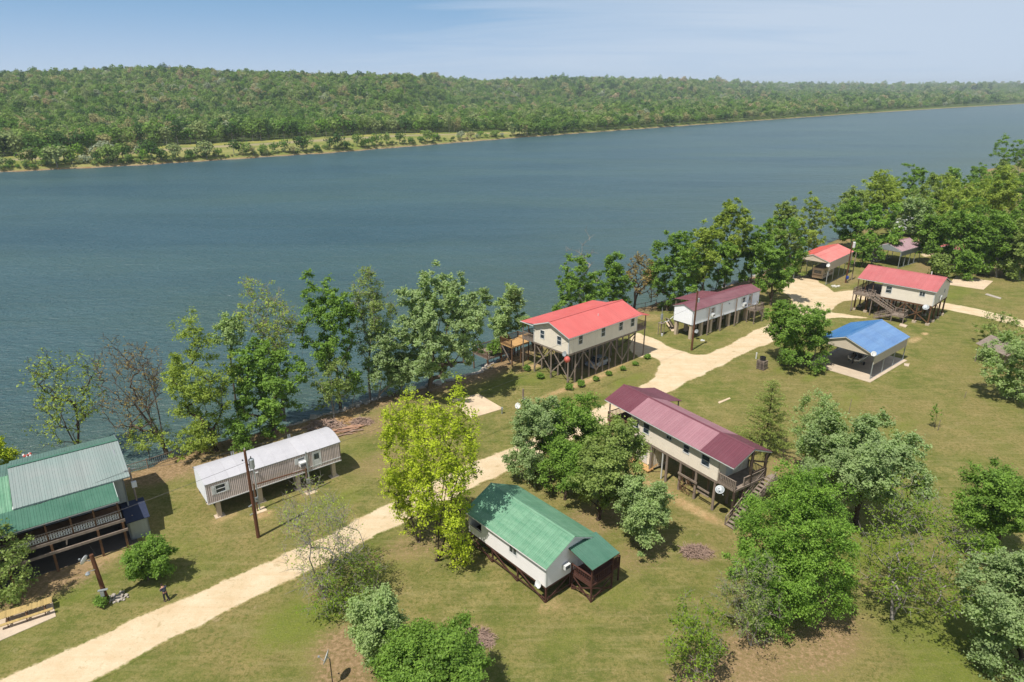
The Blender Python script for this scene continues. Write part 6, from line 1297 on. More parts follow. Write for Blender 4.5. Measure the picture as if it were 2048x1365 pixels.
T(668, 1205, 590, 778, 1085, 1232, 'spring', 142, 'loosely leafed green young tree growing right behind the grey bare one', trunk_r=.08, n_cl=200, leaves=4.5, lsize=.12, spread=.6, twig=.012, stems=3, bark='bark_gray')
# shrubs and clumps
for i, (bx, by, w_, lb) in enumerate([(1054, 742, 6, 'small clipped shrub at the left porch post of the large red roofed cabin'), (1081, 757, 6, 'small round shrub before the gable of the large red roofed cabin'), (1139, 780, 7, 'round shrub at the near corner pole of the large red roofed cabin'), (1163, 773, 7, 'green shrub just right of the near corner pole of the large red roofed cabin'), (1192, 762, 5, 'third shrub from the near corner pole along the front poles'), (1218, 751, 4, 'small grassy shrub in front of the parked silver car'), (1246, 741, 4, 'fifth little shrub along the front poles of the large red roofed cabin'), (1271, 731, 4, 'tiny shrub near the right end of the front poles'), (1295, 718, 5, 'shrub at the foot of the porch pole by the driveway'), (203, 1212, 13, 'bright green shrub at the foot of the leaning service pole')]):
    T(bx, by, bx - w_, bx + w_, by - w_ * 1.7, by - w_ * .1, 'green', 400 + i, lb, 'shrub', group='shrubs planted round the red roofed cabin' if i < 9 else None, trunk_r=.03, n_cl=34, leaves=24, lsize=.09 if i == 9 else .11, spread=.22, stems=3, twig=.008)
for o in [o for o in bpy.data.objects if o.name.startswith('shrub')]: o['category'] = 'shrub'

# ================================================================== poles, wires and small things on the lawns
def pole_at(px, py, h, r=.15): p = at(px, py); return p, h
def transformer(par, x, y, z, hh=.95, r=.26):
    o = MB().lathe((x, y, z), [(r * .9, 0), (r, .04), (r, hh - .05), (r * .92, hh), (r * .5, hh + .06)], 14).build('transformer', M['galv'], par)
    MB().lathe((x, y, z + hh + .05), [(.05, 0), (.07, .08), (.04, .12), (.06, .2), (.02, .28)], 8).build('bushing', M['dark_metal'], o); return o
pA = at(517, 1075); UP1 = thing('utility_pole', 'tall brown utility pole with a transformer in front of the grey mobile home', 'utility pole', pA, R(38))
MB().tube([(0, 0, -.4), (-.03, .02, 5), (-.05, 0, 9.9)], [.19, .16, .12], 12).build('shaft', M['pole_wood'], UP1); transformer(UP1, .42, .05, 7.75)
MB().tube([(-.05, 0, 9.8), (-.05, 0, 10.1)], [.05, .03], 8).build('insulator', M['white'], UP1); MB().beam((0, .05, 8.2), (.2, .05, 8.2), .06, .1).beam((0, .0, 3.9), (-.5, -.1, 3.8), .08, .1).beam((0, 0, 2.9), (-.5, -.1, 2.85), .08, .1).build('brackets', M['galv'], UP1)
MB().tube([(.28, .12, 7.7), (.2, .1, 4.2), (.16, .1, 1.0), (.17, .1, 0)], .03, 6).build('conduit', M['galv'], UP1)
# service masts in front of the grey mobile home
for (px, py, h, lb, rk) in ((520, 1021, 5.4, 'pair of grey service pipes with a meter right beside the tall brown utility pole', .07), (621, 984, 5.0, 'wooden post and grey pipe at the door of the grey mobile home', .09)):
    p = at(px, py); t = thing('service_mast', lb, 'service mast', p, R(38)); MB().tube([(0, 0, -.1), (0, 0, h)], rk, 9).build('pipe', M['galv'], t); MB().tube([(-.25, 0, -.1), (-.22, 0, h * .62)], .08, 9).build('post', M['wood_brown'], t)
    MB().box(-.34, -.06, -.16, -.06, 1.2, 1.75).build('meter_box', M['galv'], t); MB().lathe((-.2, -.16, 1.55), [(.09, 0), (.09, .06), (.05, .09)], 10, (0, -1, 0)).build('meter', M['glass'], t); MB().box(-.6, .6, -.5, .5, -.02, .03).build('base_pad', M['concrete_tan'], t)
pS, pT = at(520, 1021), at(621, 984); MBp = MB().tube([(pS.x + .1, pS.y, 3.2), (pT.x - .1, pT.y, 2.9)], .07, 8); tag(MBp.build('cross_pipe', M['pole_wood'], None), 'rusty pipe slung between the two service masts by the grey mobile home', 'pipe')
pB = at(1383, 701); UP2 = thing('utility_pole', 'tall reddish utility pole beside the road before the white mobile home', 'utility pole', pB, 0)
MB().tube([(0, 0, -.4), (.03, 0, 5), (.06, 0, 10.6)], [.19, .16, .12], 12).build('shaft', M['pole_wood'], UP2); transformer(UP2, .4, .1, 8.5, .7, .18); MB().tube([(.06, 0, 10.5), (.06, 0, 10.85)], [.05, .03], 8).build('insulator', M['white'], UP2)
p = at(1405, 682); tag(MB().box(-.35, .35, -.2, .2, 0, .12).lathe((-.1, 0, .1), [(.16, 0), (.14, .16), (.05, .2)], 9).build('well_cap', M['white'], None, p), 'small white cap on the lawn near the reddish utility pole', 'well cap')
pC = at(1691, 566); UP3 = thing('utility_pole', 'utility pole with a white transformer by the bright red carport', 'utility pole', pC, 0)
MB().tube([(0, 0, -.4), (0, 0, 9.5)], [.18, .12], 12).build('shaft', M['pole_wood'], UP3); t_ = transformer(UP3, .4, 0, 8.2, 1.25, .32); t_.data.materials[0] = M['white']; MB().lathe((.1, -.25, 1.0), [(.3, 0), (.3, .6), (.2, .68)], 10).build('meter_box', M['blue_paint'], UP3)
p = at(1703, 560); tag(MB().tube([(0, 0, -.3), (0, 0, 6.5)], [.13, .1], 10).build('guy_post', M['weathered'], None, p), 'shorter grey post right of the pole with the white transformer', 'post')
# leaning pole by the lawn with lamp and dish
pD = at(216, 1206); UP4 = thing('service_pole', 'stout leaning brown pole with a yard lamp and meter box on the lawn', 'utility pole', pD, R(20))
MB().tube([(0, 0, -.3), (-.2, .1, 2.6), (-.38, .2, 5.0)], [.2, .18, .16], 12).build('shaft', M['pole_wood'], UP4); MB().box(-.45, .3, -.35, -.15, 1.55, 1.62).box(-.3, -.02, -.36, -.2, 1.0, 1.5).build('meter_box', M['galv'], UP4)
l_ = MB().tube([(-.3, 0, 3.6), (-.75, -.35, 3.75)], .03, 6).lathe((-.8, -.4, 3.5), [(.16, 0), (.2, .1), (.1, .24)], 12).build('yard_lamp', M['galv'], UP4); MB().lathe((-.8, -.4, 3.42), [(.08, 0), (.13, .08)], 10).build('lamp_glass', M['white'], l_)
MB().tube([(-.05, .2, 4.9), (-.32, .2, 5.9)], .015, 5).build('aerial', M['dark_metal'], UP4)
dish('satellite_dish', 'white dish seen nearly edge on at the top of the stout leaning pole', frame_world(UP4, (-.85, -.05, 4.75)), (-.95, .1, .3), .42, (.35, .15, -.2))
random.seed(9); rb = MB()
def rock(mb, c, s, r=random):
    vs = []; 
    for q in range(8): sx_, sy_, sz_ = (q & 1) * 2 - 1, (q >> 1 & 1) * 2 - 1, (q >> 2 & 1) * 2 - 1; vs.append((c[0] + sx_ * s * r.uniform(.3, .62), c[1] + sy_ * s * r.uniform(.3, .62), c[2] + sz_ * s * r.uniform(.16, .4)))
    mb.add(vs, [(0, 2, 3, 1), (4, 5, 7, 6), (0, 1, 5, 4), (1, 3, 7, 5), (3, 2, 6, 7), (2, 0, 4, 6)])
pR = at(236, 1196)
for i in range(60): a_ = random.uniform(0, 6.28); d_ = random.uniform(0, .75); rock(rb, (math.cos(a_) * d_ * 1.2, math.sin(a_) * d_, .04 + (1 - d_) * .1), random.uniform(.12, .3))
tag(rb.build('rubble_heap', M['rock'], None, pR), 'small heap of rubble in the pole shadow beside the leaning pole', 'rubble', kind='stuff')
# mast at the corner of the big house
p = at(285, 1048); t = thing('service_mast', 'service mast with a white box at the corner of the big grey roofed house', 'service mast', p, R(36)); MB().tube([(0, 0, -.1), (-.1, 0, 6.6)], .09, 9).build('shaft', M['weathered'], t)
MB().box(-.2, .25, -.35, -.05, 4.5, 5.1).build('meter_box', M['white'], t); MB().beam((-.6, 0, 6.4), (.4, 0, 6.4), .05, .07).build('crossarm', M['galv'], t)
# short pole, dish and posts in front of the clump
p = at(1046, 822); t = thing('short_pole', 'short grey pole standing on the grass behind the silvery willow', 'post', p); MB().tube([(0, 0, -.2), (0, .02, 3.3)], [.15, .13], 10).build('shaft', M['weathered'], t); MB().box(.08, .3, -.1, .1, 1.5, 1.9).build('meter_box', M['galv'], t)
for px, lb in ((1057, 'nearer dark stub post by the short grey pole'), (1063, 'outer dark stub post right of the short grey pole')): tag(MB().tube([(0, 0, -.2), (0, 0, 1.3)], .07, 8).build('stub_post', M['bark_dark'], None, at(px, 822)), lb, 'post')
dish('satellite_dish', 'cream dish low on the grass left of the short grey pole', at(1036, 812, .8), (-.5, -.8, .5), .42, (.1, .1, -.35), pole=.5)
p = at(1004, 828); tag(MB().tube([(0, 0, -.2), (0, 0, .85)], .07, 8).box(-.12, .12, -.12, .12, .6, .95).build('hydrant_post', M['galv'], None, p), 'grey tap post at the corner of the sandy slab', 'tap')
p = at(1512, 718); tag(MB().tube([(0, 0, -.1), (0, 0, 1.0)], .1, 9).lathe((0, 0, .95), [(.13, 0), (.13, .1), (.05, .14)], 9).build('vent_stub', M['white'], None, p), 'short white pipe standing left of the stack of pallets', 'pipe')
# wires with sag
def wire(a, b, sag, label, r=.016, group=None):
    a, b = Vector(a), Vector(b); P_ = [a.lerp(b, i / 24) - Vector((0, 0, sag * 4 * (i / 24) * (1 - i / 24))) for i in range(25)]
    return tag(MB().tube(P_, r, 4).build('power_line', M['wire'], None), label, 'power line', group)
tA, tB = Vector((pA.x - .04, pA.y, 10.0)), Vector((pB.x + .06, pB.y, 10.8)); lA, lB = Vector((pA.x, pA.y, 7.4)), Vector((pB.x, pB.y, 8.0)); q = at(285, 1048); mC = Vector((q.x, q.y, 6.4))
wire(tA, tB, 1.0, 'upper power line from the brown utility pole across to the reddish one'); wire(lA, lB, .9, 'lower power line carrying a red marker ball before the large red roofed cabin')
wire(tA, mC, .25, 'power line from the brown utility pole to the mast of the big house'); wire(tB, (pC.x, pC.y, 9.4), 1.0, 'power line from the reddish pole on to the pole by the red carport')
wire(mC, (-58, 41, 5.6), .3, 'power line crossing over the green porch roof'); wire((pA.x, pA.y, 8.6), (-50, 43, 5), .4, 'lower power line passing the corner of the big house'); wire((pC.x, pC.y, 9.4), (78, 128, 6.6), .4, 'service line dropping to the dusty red roofed cabin'); wire((pB.x, pB.y, 9.2), frame_world(H5, (17, 0, 5.6)), .5, 'service line from the reddish pole to the white mobile home')
bt, best = 0, 1e9
for i in range(200):
    u = i / 199; P_ = lA.lerp(lB, u) - Vector((0, 0, .9 * 4 * u * (1 - u))); d_ = P_.y * cp + (CAM_H - P_.z) * sp; px = 1024 + FPX * P_.x / d_
    if abs(px - 1136) < best: best = abs(px - 1136); bt = P_
t = MB(); t.smooth = True; t.lathe(bt, [(.02, -.45), (.22, -.4), (.39, -.22), (.45, 0), (.39, .22), (.22, .4), (.02, .45)], 16); tag(t.build('marker_ball', M['red_paint'], None), 'round red marker ball hanging on the wire before the large red roofed cabin', 'marker ball')
# pole mounted dish at the bottom edge
p = at(660, 1378); dish('satellite_dish', 'pole mounted dish seen edge on above the lawn at the bottom edge', (p.x, p.y + .25, 2.75), (-.96, .05, .28), .55, (.16, 0, -.15), 'white', pole=2.65)
# slabs
def slab(nm, label, pts, z=.06, mat='concrete_tan'):
    P_ = [at(*q) for q in pts]; m = MB(); n = len(P_); m.add([(q.x, q.y, z) for q in P_] + [(q.x, q.y, -.1) for q in P_], [tuple(range(n))] + [tuple(range(2 * n - 1, n - 1, -1))] + [(i, n + i, n + (i + 1) % n, (i + 1) % n) for i in range(n)]); return tag(m.build(nm, M[mat], None), label, 'slab')
slab('concrete_slab', 'bare sandy slab on the grass before the silver maple', [(1007, 818), (940, 838), (900, 800), (957, 789)]); slab('concrete_slab', 'bare concrete slab on the lawn behind the dusty red roofed cabin', [(1897, 570), (1967, 580), (1986, 563), (1912, 553)])
slab('concrete_slab', 'concrete slab under the yellow picnic table', [(-30, 1250), (-40, 1300), (112, 1234), (103, 1194)], .05, 'concrete'); slab('stone_kerb', 'small rectangle of old stones sunk in the lawn beyond the dusty red roofed cabin', [(1970, 590), (2000, 599), (2003, 597), (1974, 588)], .1, 'rock')
slab('plank', 'pale plank lying alone on the lawn between maroon roof and cypress', [(1436, 805), (1438, 808), (1461, 798), (1459, 796)], .06, 'concrete_tan'); slab('stepping_slab', 'white slab lying at the front of the dusty red roofed cabin', [(1798, 652), (1811, 656), (1815, 652), (1801, 648)], .12, 'concrete'); slab('stepping_slab', 'pale slab by the right corner of the blue carport', [(1808, 732), (1817, 734), (1819, 729), (1808, 728)], .1, 'concrete')
# picnic table
p = at(55, 1232); PT = thing('picnic_table', 'yellow patterned picnic table with benches on its own slab at the left edge', 'picnic table', (p.x, p.y, .05), R(33))
def planks(par, nm, x0, x1, y0, y1, z, n, mat): 
    w = (y1 - y0) / n; me_ = MB().box(x0, x1, .005, w - .005, z - .045, z).mesh(nm, M[mat])
    for i in range(n): link(nm, me_, par, (0, y0 + i * w, 0))
planks(PT, 'top_plank', -1.9, 1.9, -.45, .45, .78, 5, 'cloth_yellow'); planks(PT, 'bench_plank', -1.9, 1.9, -1.0, -.68, .46, 2, 'cloth_yellow'); planks(PT, 'bench_plank', -1.9, 1.9, .68, 1.0, .46, 2, 'cloth_yellow')
for x in (-1.3, 0, 1.3): MB().beam((x, -.8, 0), (x, -.25, .73), .06, .1).beam((x, .8, 0), (x, .25, .73), .06, .1).beam((x + .07, -1.0, .38), (x + .07, 1.0, .38), .05, .1).build('leg', M['wood_brown'], PT)
# piles
def brush(nm, label, px, py, rx, h, n, mat, seed, cat='brush pile', L=(.5, 1.6), flat=.35, th=.022):
    r = random.Random(seed); m = MB()
    for i in range(n):
        a_ = r.uniform(0, 6.28); d_ = rx * r.random() ** .6; z = h * (1 - (d_ / rx) ** 1.5) * r.random(); b_ = r.uniform(0, 6.28); l_ = r.uniform(*L); c_ = Vector((math.cos(a_) * d_, math.sin(a_) * d_ * .7, z + .03)); dv = Vector((math.cos(b_), math.sin(b_), r.uniform(-flat, flat))) * l_ / 2
        p0, p1 = c_ - dv, c_ + dv; p0.z = max(p0.z, .02); p1.z = max(p1.z, .02); mid = (p0 + p1) / 2 + Vector((r.uniform(-.1, .1), r.uniform(-.1, .1), r.uniform(0, .1))); k = th * r.uniform(.6, 1.6); m.tube([p0, mid, p1], [k, k * .8, k * .4], 4)
    return tag(m.build(nm, M[mat], None, at(px, py)), label, cat, kind='stuff')
brush('brush_pile', 'round heap of greyish dead twigs on the lawn at the bottom', 949, 1282, 1.5, .7, 420, 'twig', 1); brush('brush_pile', 'small heap of purplish twigs on the lawn left of the willow oak', 1392, 1106, 1.4, .75, 330, 'twig', 2)
brush('brush_pile', 'tangle of grey branches behind the stacked logs', 722, 846, 1.5, .6, 200, 'twig', 3, th=.035); brush('straw_heap', 'golden heap of dry straw beside the stacked logs', 690, 842, 1.6, .5, 420, 'straw', 4, 'straw heap', L=(.3, .8)); brush('driftwood_line', 'long tangle of driftwood lying along the bank edge', 655, 852, 2.6, .4, 160, 'twig', 5, L=(.8, 2.2), th=.05)
p = at(700, 862); LG = thing('log_pile', 'loose pile of long cut logs lying on the bank beside the grey mobile home', 'log pile', p, R(28)); random.seed(21)
for i in range(34):
    a_ = random.uniform(-.28, .28); x = random.uniform(-1.0, 1.0); y = random.uniform(-.95, .95); z = .08 + max(0, .5 - abs(y) * .5) * random.random(); l_ = random.uniform(1.4, 3.4) / 2; rr_ = random.uniform(.04, .085)
    MB().tube([(x - math.cos(a_) * l_, y - math.sin(a_) * l_, z), (x, y, z + random.uniform(-.02, .06)), (x + math.cos(a_) * l_, y + math.sin(a_) * l_, z + random.uniform(-.05, .1))], [rr_, rr_ * .95, rr_ * .8], 7).build('log', M['log' if i % 3 else 'twig'], LG)
# rocks along the waterline
rr = random.Random(5); rk = MB()
def bank_pt(px_, d_): # point d_ metres outwards from the bank edge near picture column px_
    c_ = BANK; i_ = min(range(len(c_) - 1), key=lambda j: abs(1024 + FPX * c_[j][0] / (c_[j][1] * cp + CAM_H * sp) - px_) if c_[j][1] > 10 else 1e9); a_, b_ = (i_, i_ + 1) if i_ < len(c_) - 1 else (i_ - 1, i_)
    f = lambda j: 1024 + FPX * c_[j][0] / (c_[j][1] * cp + CAM_H * sp)
    if f(a_) > px_: a_, b_ = a_ - 1, a_
    u = (px_ - f(a_)) / (f(b_) - f(a_)); q = c_[a_] + (c_[b_] - c_[a_]) * u; e_ = c_[b_] - c_[a_]; n_ = np.array([-e_[1], e_[0]]) / np.hypot(*e_); return q + n_ * d_
for i in range(1500):
    px = rr.uniform(560, 1040) if i < 1150 else rr.uniform(1310, 1560); d_ = rr.gauss(1.7, .75); q = bank_pt(px, d_); z = float(land_z(np.array([q[0]]), np.array([q[1]]))[0]); rock(rk, (q[0], q[1], z + .05), abs(rr.gauss(.34, .16)) + .12, rr)
tag(rk.build('shore_rocks', M['rock'], None), 'broken limestone rocks dumped along the waterline', kind='stuff')
for i in range(26):
    px = rr.uniform(600, 1025); d_ = rr.gauss(1.5, .6); q = bank_pt(px, d_); z = float(land_z(np.array([q[0]]), np.array([q[1]]))[0]); m = MB(); rock(m, (0, 0, 0), rr.uniform(.7, 1.05), rr)
    tag(m.build('boulder', M['rock'], None, (q[0], q[1], z + .08)), 'pale boulder in the rock bank along the waterline', 'boulder', 'large rocks in the shore bank')
# fences
def fence(nm, label, pts, h=1.1, step=.18, mat='weathered', post=2.4, rails=(.25, .95), pick=.035):
    P_ = [at(*q) for q in pts]; t = thing(nm, label, 'fence', P_[0]); o = P_[0]
    for a_, b_ in zip(P_[:-1], P_[1:]):
        L = (b_ - a_).length; m = MB(); n = max(1, round(L / post)); u = (b_ - a_) / L
        for i in range(n + (1 if b_ is P_[-1] else 0)): MB().beam((0, 0, -.3), (0, 0, h + .08), .1, .1).build('post', M[mat], t, a_ + u * (L * i / n) - o)
        for z in rails: MB().beam(a_ - o + Vector((0, 0, z * h)), b_ - o + Vector((0, 0, z * h)), .05, .07).build('rail', M[mat], t)
        k = step
        if pick:
            while k < L: q = a_ + u * k - o; m.beam(q + Vector((0, 0, .08)), q + Vector((0, 0, h)), pick, pick); k += step
            m.build('pickets', M['galv'], t)
    return t
fence('bank_fence', 'low picket railing along the bank between the big house and the bare tree', [(250, 950), (296, 936), (345, 920), (385, 903), (425, 888)], 1.15, .22)
fence('bank_fence', 'old dark wire fence along the river behind the large red roofed cabin', [(1262, 622), (1290, 617), (1312, 611)], 1.2, .3, 'bark_dark', pick=.02); fence('bank_fence', 'low wooden handrail stub over the water behind the yellow green tree', [(438, 868), (466, 858)], 1.6, .3, 'bark_dark', 3, (.9,), 0); fence('bank_fence', 'row of short broken posts by the green maple', [(520, 860), (540, 858), (552, 852)], 1.0, .3, 'bark_dark', 1.0, (.4,), 0)
fence('bank_fence', 'dark timber edging along the bank behind the white mobile home', [(1312, 612), (1345, 600), (1385, 584)], .5, .3, 'bark_dark', 2.0, (.5, .95), 0)
tag(MB().tube([(0, 0, -.5), (0, 0, 2.0)], .05, 7).build('mooring_post', M['bark_dark'], None, at(742, 807)), 'thin dark post standing alone at the rocky shore', 'post')
p = at(735, 806, -.9); bt_ = MB().add([(-1.6, -.5, 0), (1.6, -.5, 0), (1.6, .5, 0), (-1.6, .5, 0), (-1.9, -.6, .4), (1.6, -.62, .4), (1.6, .62, .4), (-1.9, .6, .4)], [(0, 3, 2, 1), (0, 1, 5, 4), (1, 2, 6, 5), (2, 3, 7, 6), (3, 0, 4, 7)])
bt_.beam((-1.0, -.55, .32), (-1.0, .55, .32), .25, .03).beam((.8, -.55, .32), (.8, .55, .32), .25, .03); tag(bt_.build('flat_boat', M['galv'], None, (p.x, p.y, p.z), (0, .05, R(35))), 'small grey flat boat drawn up on the rocks left of the great silver maple', 'boat')
# meter stand beside the white mobile home
p = at(1322, 670); t = thing('meter_stand', 'electric meter on a little wooden stand left of the white mobile home', 'meter stand', p, R(39))
for x, y in ((-.35, -.3), (.35, -.3), (-.35, .4), (.35, .4)): MB().beam((x, y, 0), (x, y, 2.2), .09, .09).build('leg', M['weathered'], t)
MB().box(-.5, .5, -.4, .5, 2.2, 2.3).build('platform', M['weathered'], t); MB().tube([(-.2, 0, 2.3), (-.2, 0, 5.2)], .05, 8).build('mast', M['galv'], t); MB().box(-.4, 0, -.15, .1, 3.0, 4.0).build('meter_box', M['galv'], t); MB().tube([(.1, 0, 3.0), (.7, .1, 2.3), (1.8, .2, 2.1), (3.6, .4, 2.6)], .07, 7).build('conduit', M['white'], t); MB().lathe((-.35, -.5, 0), [(.14, 0), (.14, .45), (.05, .5)], 8).build('tap', M['white'], t)
tag(MB().beam((0, 0, 0), (-.6, 3.2, .9), .9, .06).build('ramp', M['concrete_tan'], None, at(1348, 663)), 'pale sloping board walk beside the white mobile home', 'ramp')
# bits at the front of the red carport
p = at(1673, 574); t = MB(); random.seed(2)
for i in range(14): rock(t, (random.uniform(-1, 1), random.uniform(-.6, .6), .12), random.uniform(.25, .5))
tag(t.build('junk_heap', M['tarp_white'], None, p), 'small heap of white scraps on the gravel before the bright red carport', 'junk heap', kind='stuff')
# ornament on a pole beyond the big house
p = at(62, 938); t = thing('garden_ornament', 'red and white pinwheel ornament on a pole beyond the big grey roofed house', 'ornament', p); MB().tube([(0, 0, -1.5), (0, 0, 1.6)], .05, 7).build('pole', M['dark_metal'], t)
for i in range(10):
    a_ = i * .628; c_ = Vector((math.cos(a_) * .38, math.sin(a_) * .3, 1.75 + math.sin(a_ * 2) * .16)); m = MB(); m.lathe(c_, [(.02, -.13), (.14, -.07), (.17, 0), (.13, .08), (.02, .13)], 8, (math.cos(a_), math.sin(a_), .4)); m.build('vane', M['red_paint' if i % 2 else 'white'], t)
# grey canopy at the right edge and roofs glimpsed through the grove
p = at(2006, 738); CN = thing('canopy', 'grey plank roofed canopy on posts half hidden by the silvery tree at the right edge', 'canopy', p, R(38)); square_posts(CN, [(0, 0), (6, 0), (0, 4), (6, 4)], -.1, 2.5, .14, 'weathered')
for i in range(12): MB().beam((-.3 + i * .56, -.3, 2.35), (-.3 + i * .56, 4.4, 3.15), .5, .04).build('roof_plank', M['weathered'], CN)
MB().beam((-.5, 0, 2.42), (6.4, 0, 2.42), .08, .18).beam((-.5, 4, 2.95), (6.4, 4, 2.95), .08, .18).build('roof_beam', M['wood_brown'], CN)
def plain_cabin(nm, label, px, py, ang, L, W, h0, h1, zr, wmat, rmat):
    t = thing(nm, label, 'house', at(px, py), R(ang)); m = MB(); o_ = [(1.5, 2.4, h0 + .9, h0 + 1.9), (L - 2.5, L - 1.6, h0 + .9, h0 + 1.9)]
    wall(m, (0, 0), (L, 0), h0, h1, o_, batten=.4); wall(m, (L, 0), (L, W), h0, h1, zr=zr, batten=.4); wall(m, (L, W), (0, W), h0, h1, batten=.4); wall(m, (0, W), (0, 0), h0, h1, zr=zr, batten=.4); m.build('siding', M[wmat], t)
    for o in o_: window(t, (0, 0), (L, 0), *o)
    gable_roof(t, -.3, L + .3, -.3, W + .3, h1, zr, M[rmat], M['white'])
    if h0 > 1: posts(t, [(x, y) for x in (.2, L / 2, L - .2) for y in (.2, W - .2)], h0, .13)
    return t
plain_cabin('cabin', 'white walled cabin glimpsed between the trees behind the mauve carport', 1826, 478, 38, 11, 6, 2.0, 4.6, 6.2, 'white_siding', 'r_trailer'); plain_cabin('cabin', 'low cabin with a rusty red roof buried in the dark back row of trees', 1915, 528, 38, 10, 6, .4, 2.9, 4.2, 'interior', 'r_red2')
# stakes on the right lawn
for px, py, h, lb in ((1929, 796, 1.0, 'thin stake with a pale top on the right lawn'), (1875, 862, 1.6, 'thin stake holding up the newly planted sapling'), (1697, 828, 2.2, 'weathered purple grey stake behind the very large tree'), (1565, 915, 1.2, 'thin wire stake right of the maroon roof')): tag(MB().tube([(0, 0, -.2), (.05, 0, h)], .035, 6).build('stake', M['weathered'], None, at(px, py)), lb, 'stake')

# ================================================================== vehicles
def loft(secs, n_close=True):
    m = MB(); k = len(secs[0]); vs = [p for s_ in secs for p in s_]; fs = [(i * k + j, i * k + (j + 1) % k, (i + 1) * k + (j + 1) % k, (i + 1) * k + j) for i in range(len(secs) - 1) for j in range(k if n_close else k - 1)]
    if n_close: fs += [tuple(range(k))[::-1], tuple(range((len(secs) - 1) * k, len(secs) * k))]
    return m.add(vs, fs)
def wheel(par, x, y, r=.34, w=.22, s=1):
    t_ = MB(); t_.smooth = True; t_.lathe((0, -w / 2 * s, 0), [(r * .6, 0), (r * .94, .01), (r, .05), (r, w - .05), (r * .94, w - .01), (r * .6, w)], 18, (0, s, 0)); o = t_.build('wheel', M['tyre'], par, (x, y, r)); MB().lathe((0, -w / 2 * s - .005 * s, 0), [(r * .58, 0), (r * .6, .02), (r * .2, .04)], 12, (0, s, 0)).build('rim', M['galv'], o); return o
p = frame_world(H1, (9.3, 2.2, 0)); CAR = thing('parked_car', 'silver car parked among the poles under the large red roofed cabin', 'car', (p.x, p.y, 0), R(41.72))
secs = []
for x, zb, zh, w_ in ((-2.25, .45, .72, .72), (-2.1, .32, .88, .84), (-1.4, .28, .98, .90), (0, .26, 1.0, .92), (1.5, .28, 1.0, .9), (2.1, .34, .98, .84), (2.28, .5, .86, .74)): secs.append([(x, -w_, zb), (x, -w_, (zb + zh) / 2), (x, -w_ * .93, zh), (x, w_ * .93, zh), (x, w_, (zb + zh) / 2), (x, w_, zb)])
loft(secs).build('body', M['silver_paint'], CAR); secs = []
for x, z, w_ in ((-1.15, .98, .84), (-.45, 1.52, .7), (.9, 1.55, .7), (2.0, 1.0, .8)): secs.append([(x, -w_, .96), (x, -w_ * .93, z), (x, w_ * .93, z), (x, w_, .96)])
loft(secs).build('cabin', M['glass'], CAR); MB().box(-.42, .95, -.64, .64, 1.535, 1.58).build('roof_skin', M['silver_paint'], CAR)
for x in (-1.4, 1.4):
    for s_ in (-1, 1): wheel(CAR, x, s_ * .84, s=s_)
for s_ in (-1, 1): MB().box(-2.28, -2.18, s_ * .6 - .14, s_ * .6 + .14, .62, .74).build('headlight', M['white'], CAR); MB().box(2.24, 2.3, s_ * .62 - .1, s_ * .62 + .1, .66, .84).build('tail_light', M['red_paint'], CAR)
# boat on its trailer in the blue carport
BT = thing('boat', 'white open boat with a black outboard on its trailer under the blue roofed carport', 'boat', frame_world(H6, (3.8, 4.4, .07)), R(40.5)); secs = []
for x, w_, zk, zs_ in ((0, 1.05, .62, 1.35), (1.6, 1.12, .60, 1.38), (3.4, 1.05, .66, 1.45), (4.8, .7, .85, 1.56), (5.6, .12, 1.2, 1.66)): secs.append([(x, -w_, zs_), (x, -w_ * .86, zk + .3), (x, 0, zk), (x, w_ * .86, zk + .3), (x, w_, zs_), (x, w_ * .86, zs_), (x, w_ * .7, zk + .42), (x, -w_ * .7, zk + .42), (x, -w_ * .86, zs_)])
loft(secs).build('hull', M['boat_white'], BT); MB().box(.9, 1.4, -.7, -.2, 1.1, 1.35).box(.9, 1.0, -.7, -.2, 1.35, 1.75).box(.9, 1.4, .2, .7, 1.1, 1.35).box(.9, 1.0, .2, .7, 1.35, 1.75).build('seat', M['dark_metal'], BT); MB().box(2.2, 2.6, -.4, .4, 1.05, 1.75).build('console', M['boat_white'], BT); MB().beam((2.55, -.38, 1.95), (2.55, .38, 1.95), .03, .4).build('windscreen', M['glass'], BT)
om = MB().box(-.55, -.1, -.2, .2, 1.35, 1.85).box(-.42, -.2, -.08, .08, .5, 1.35).box(-.5, -.12, -.02, .02, .35, .5).build('outboard_motor', M['dark_metal'], BT); MB().beam((.1, -1.0, 1.5), (4.6, -.75, 1.62), .04, .04).beam((.1, 1.0, 1.5), (4.6, .75, 1.62), .04, .04).build('rail', M['galv'], BT)
tr = MB().beam((-.2, -.75, .5), (6.6, 0, .5), .08, .1).beam((-.2, .75, .5), (6.6, 0, .5), .08, .1).beam((1.3, -1.1, .4), (1.3, 1.1, .4), .08, .08); tr.build('trailer_frame', M['galv'], BT)
for s_ in (-1, 1): wheel(BT, 1.3, s_ * 1.15, .3, .18, s_)
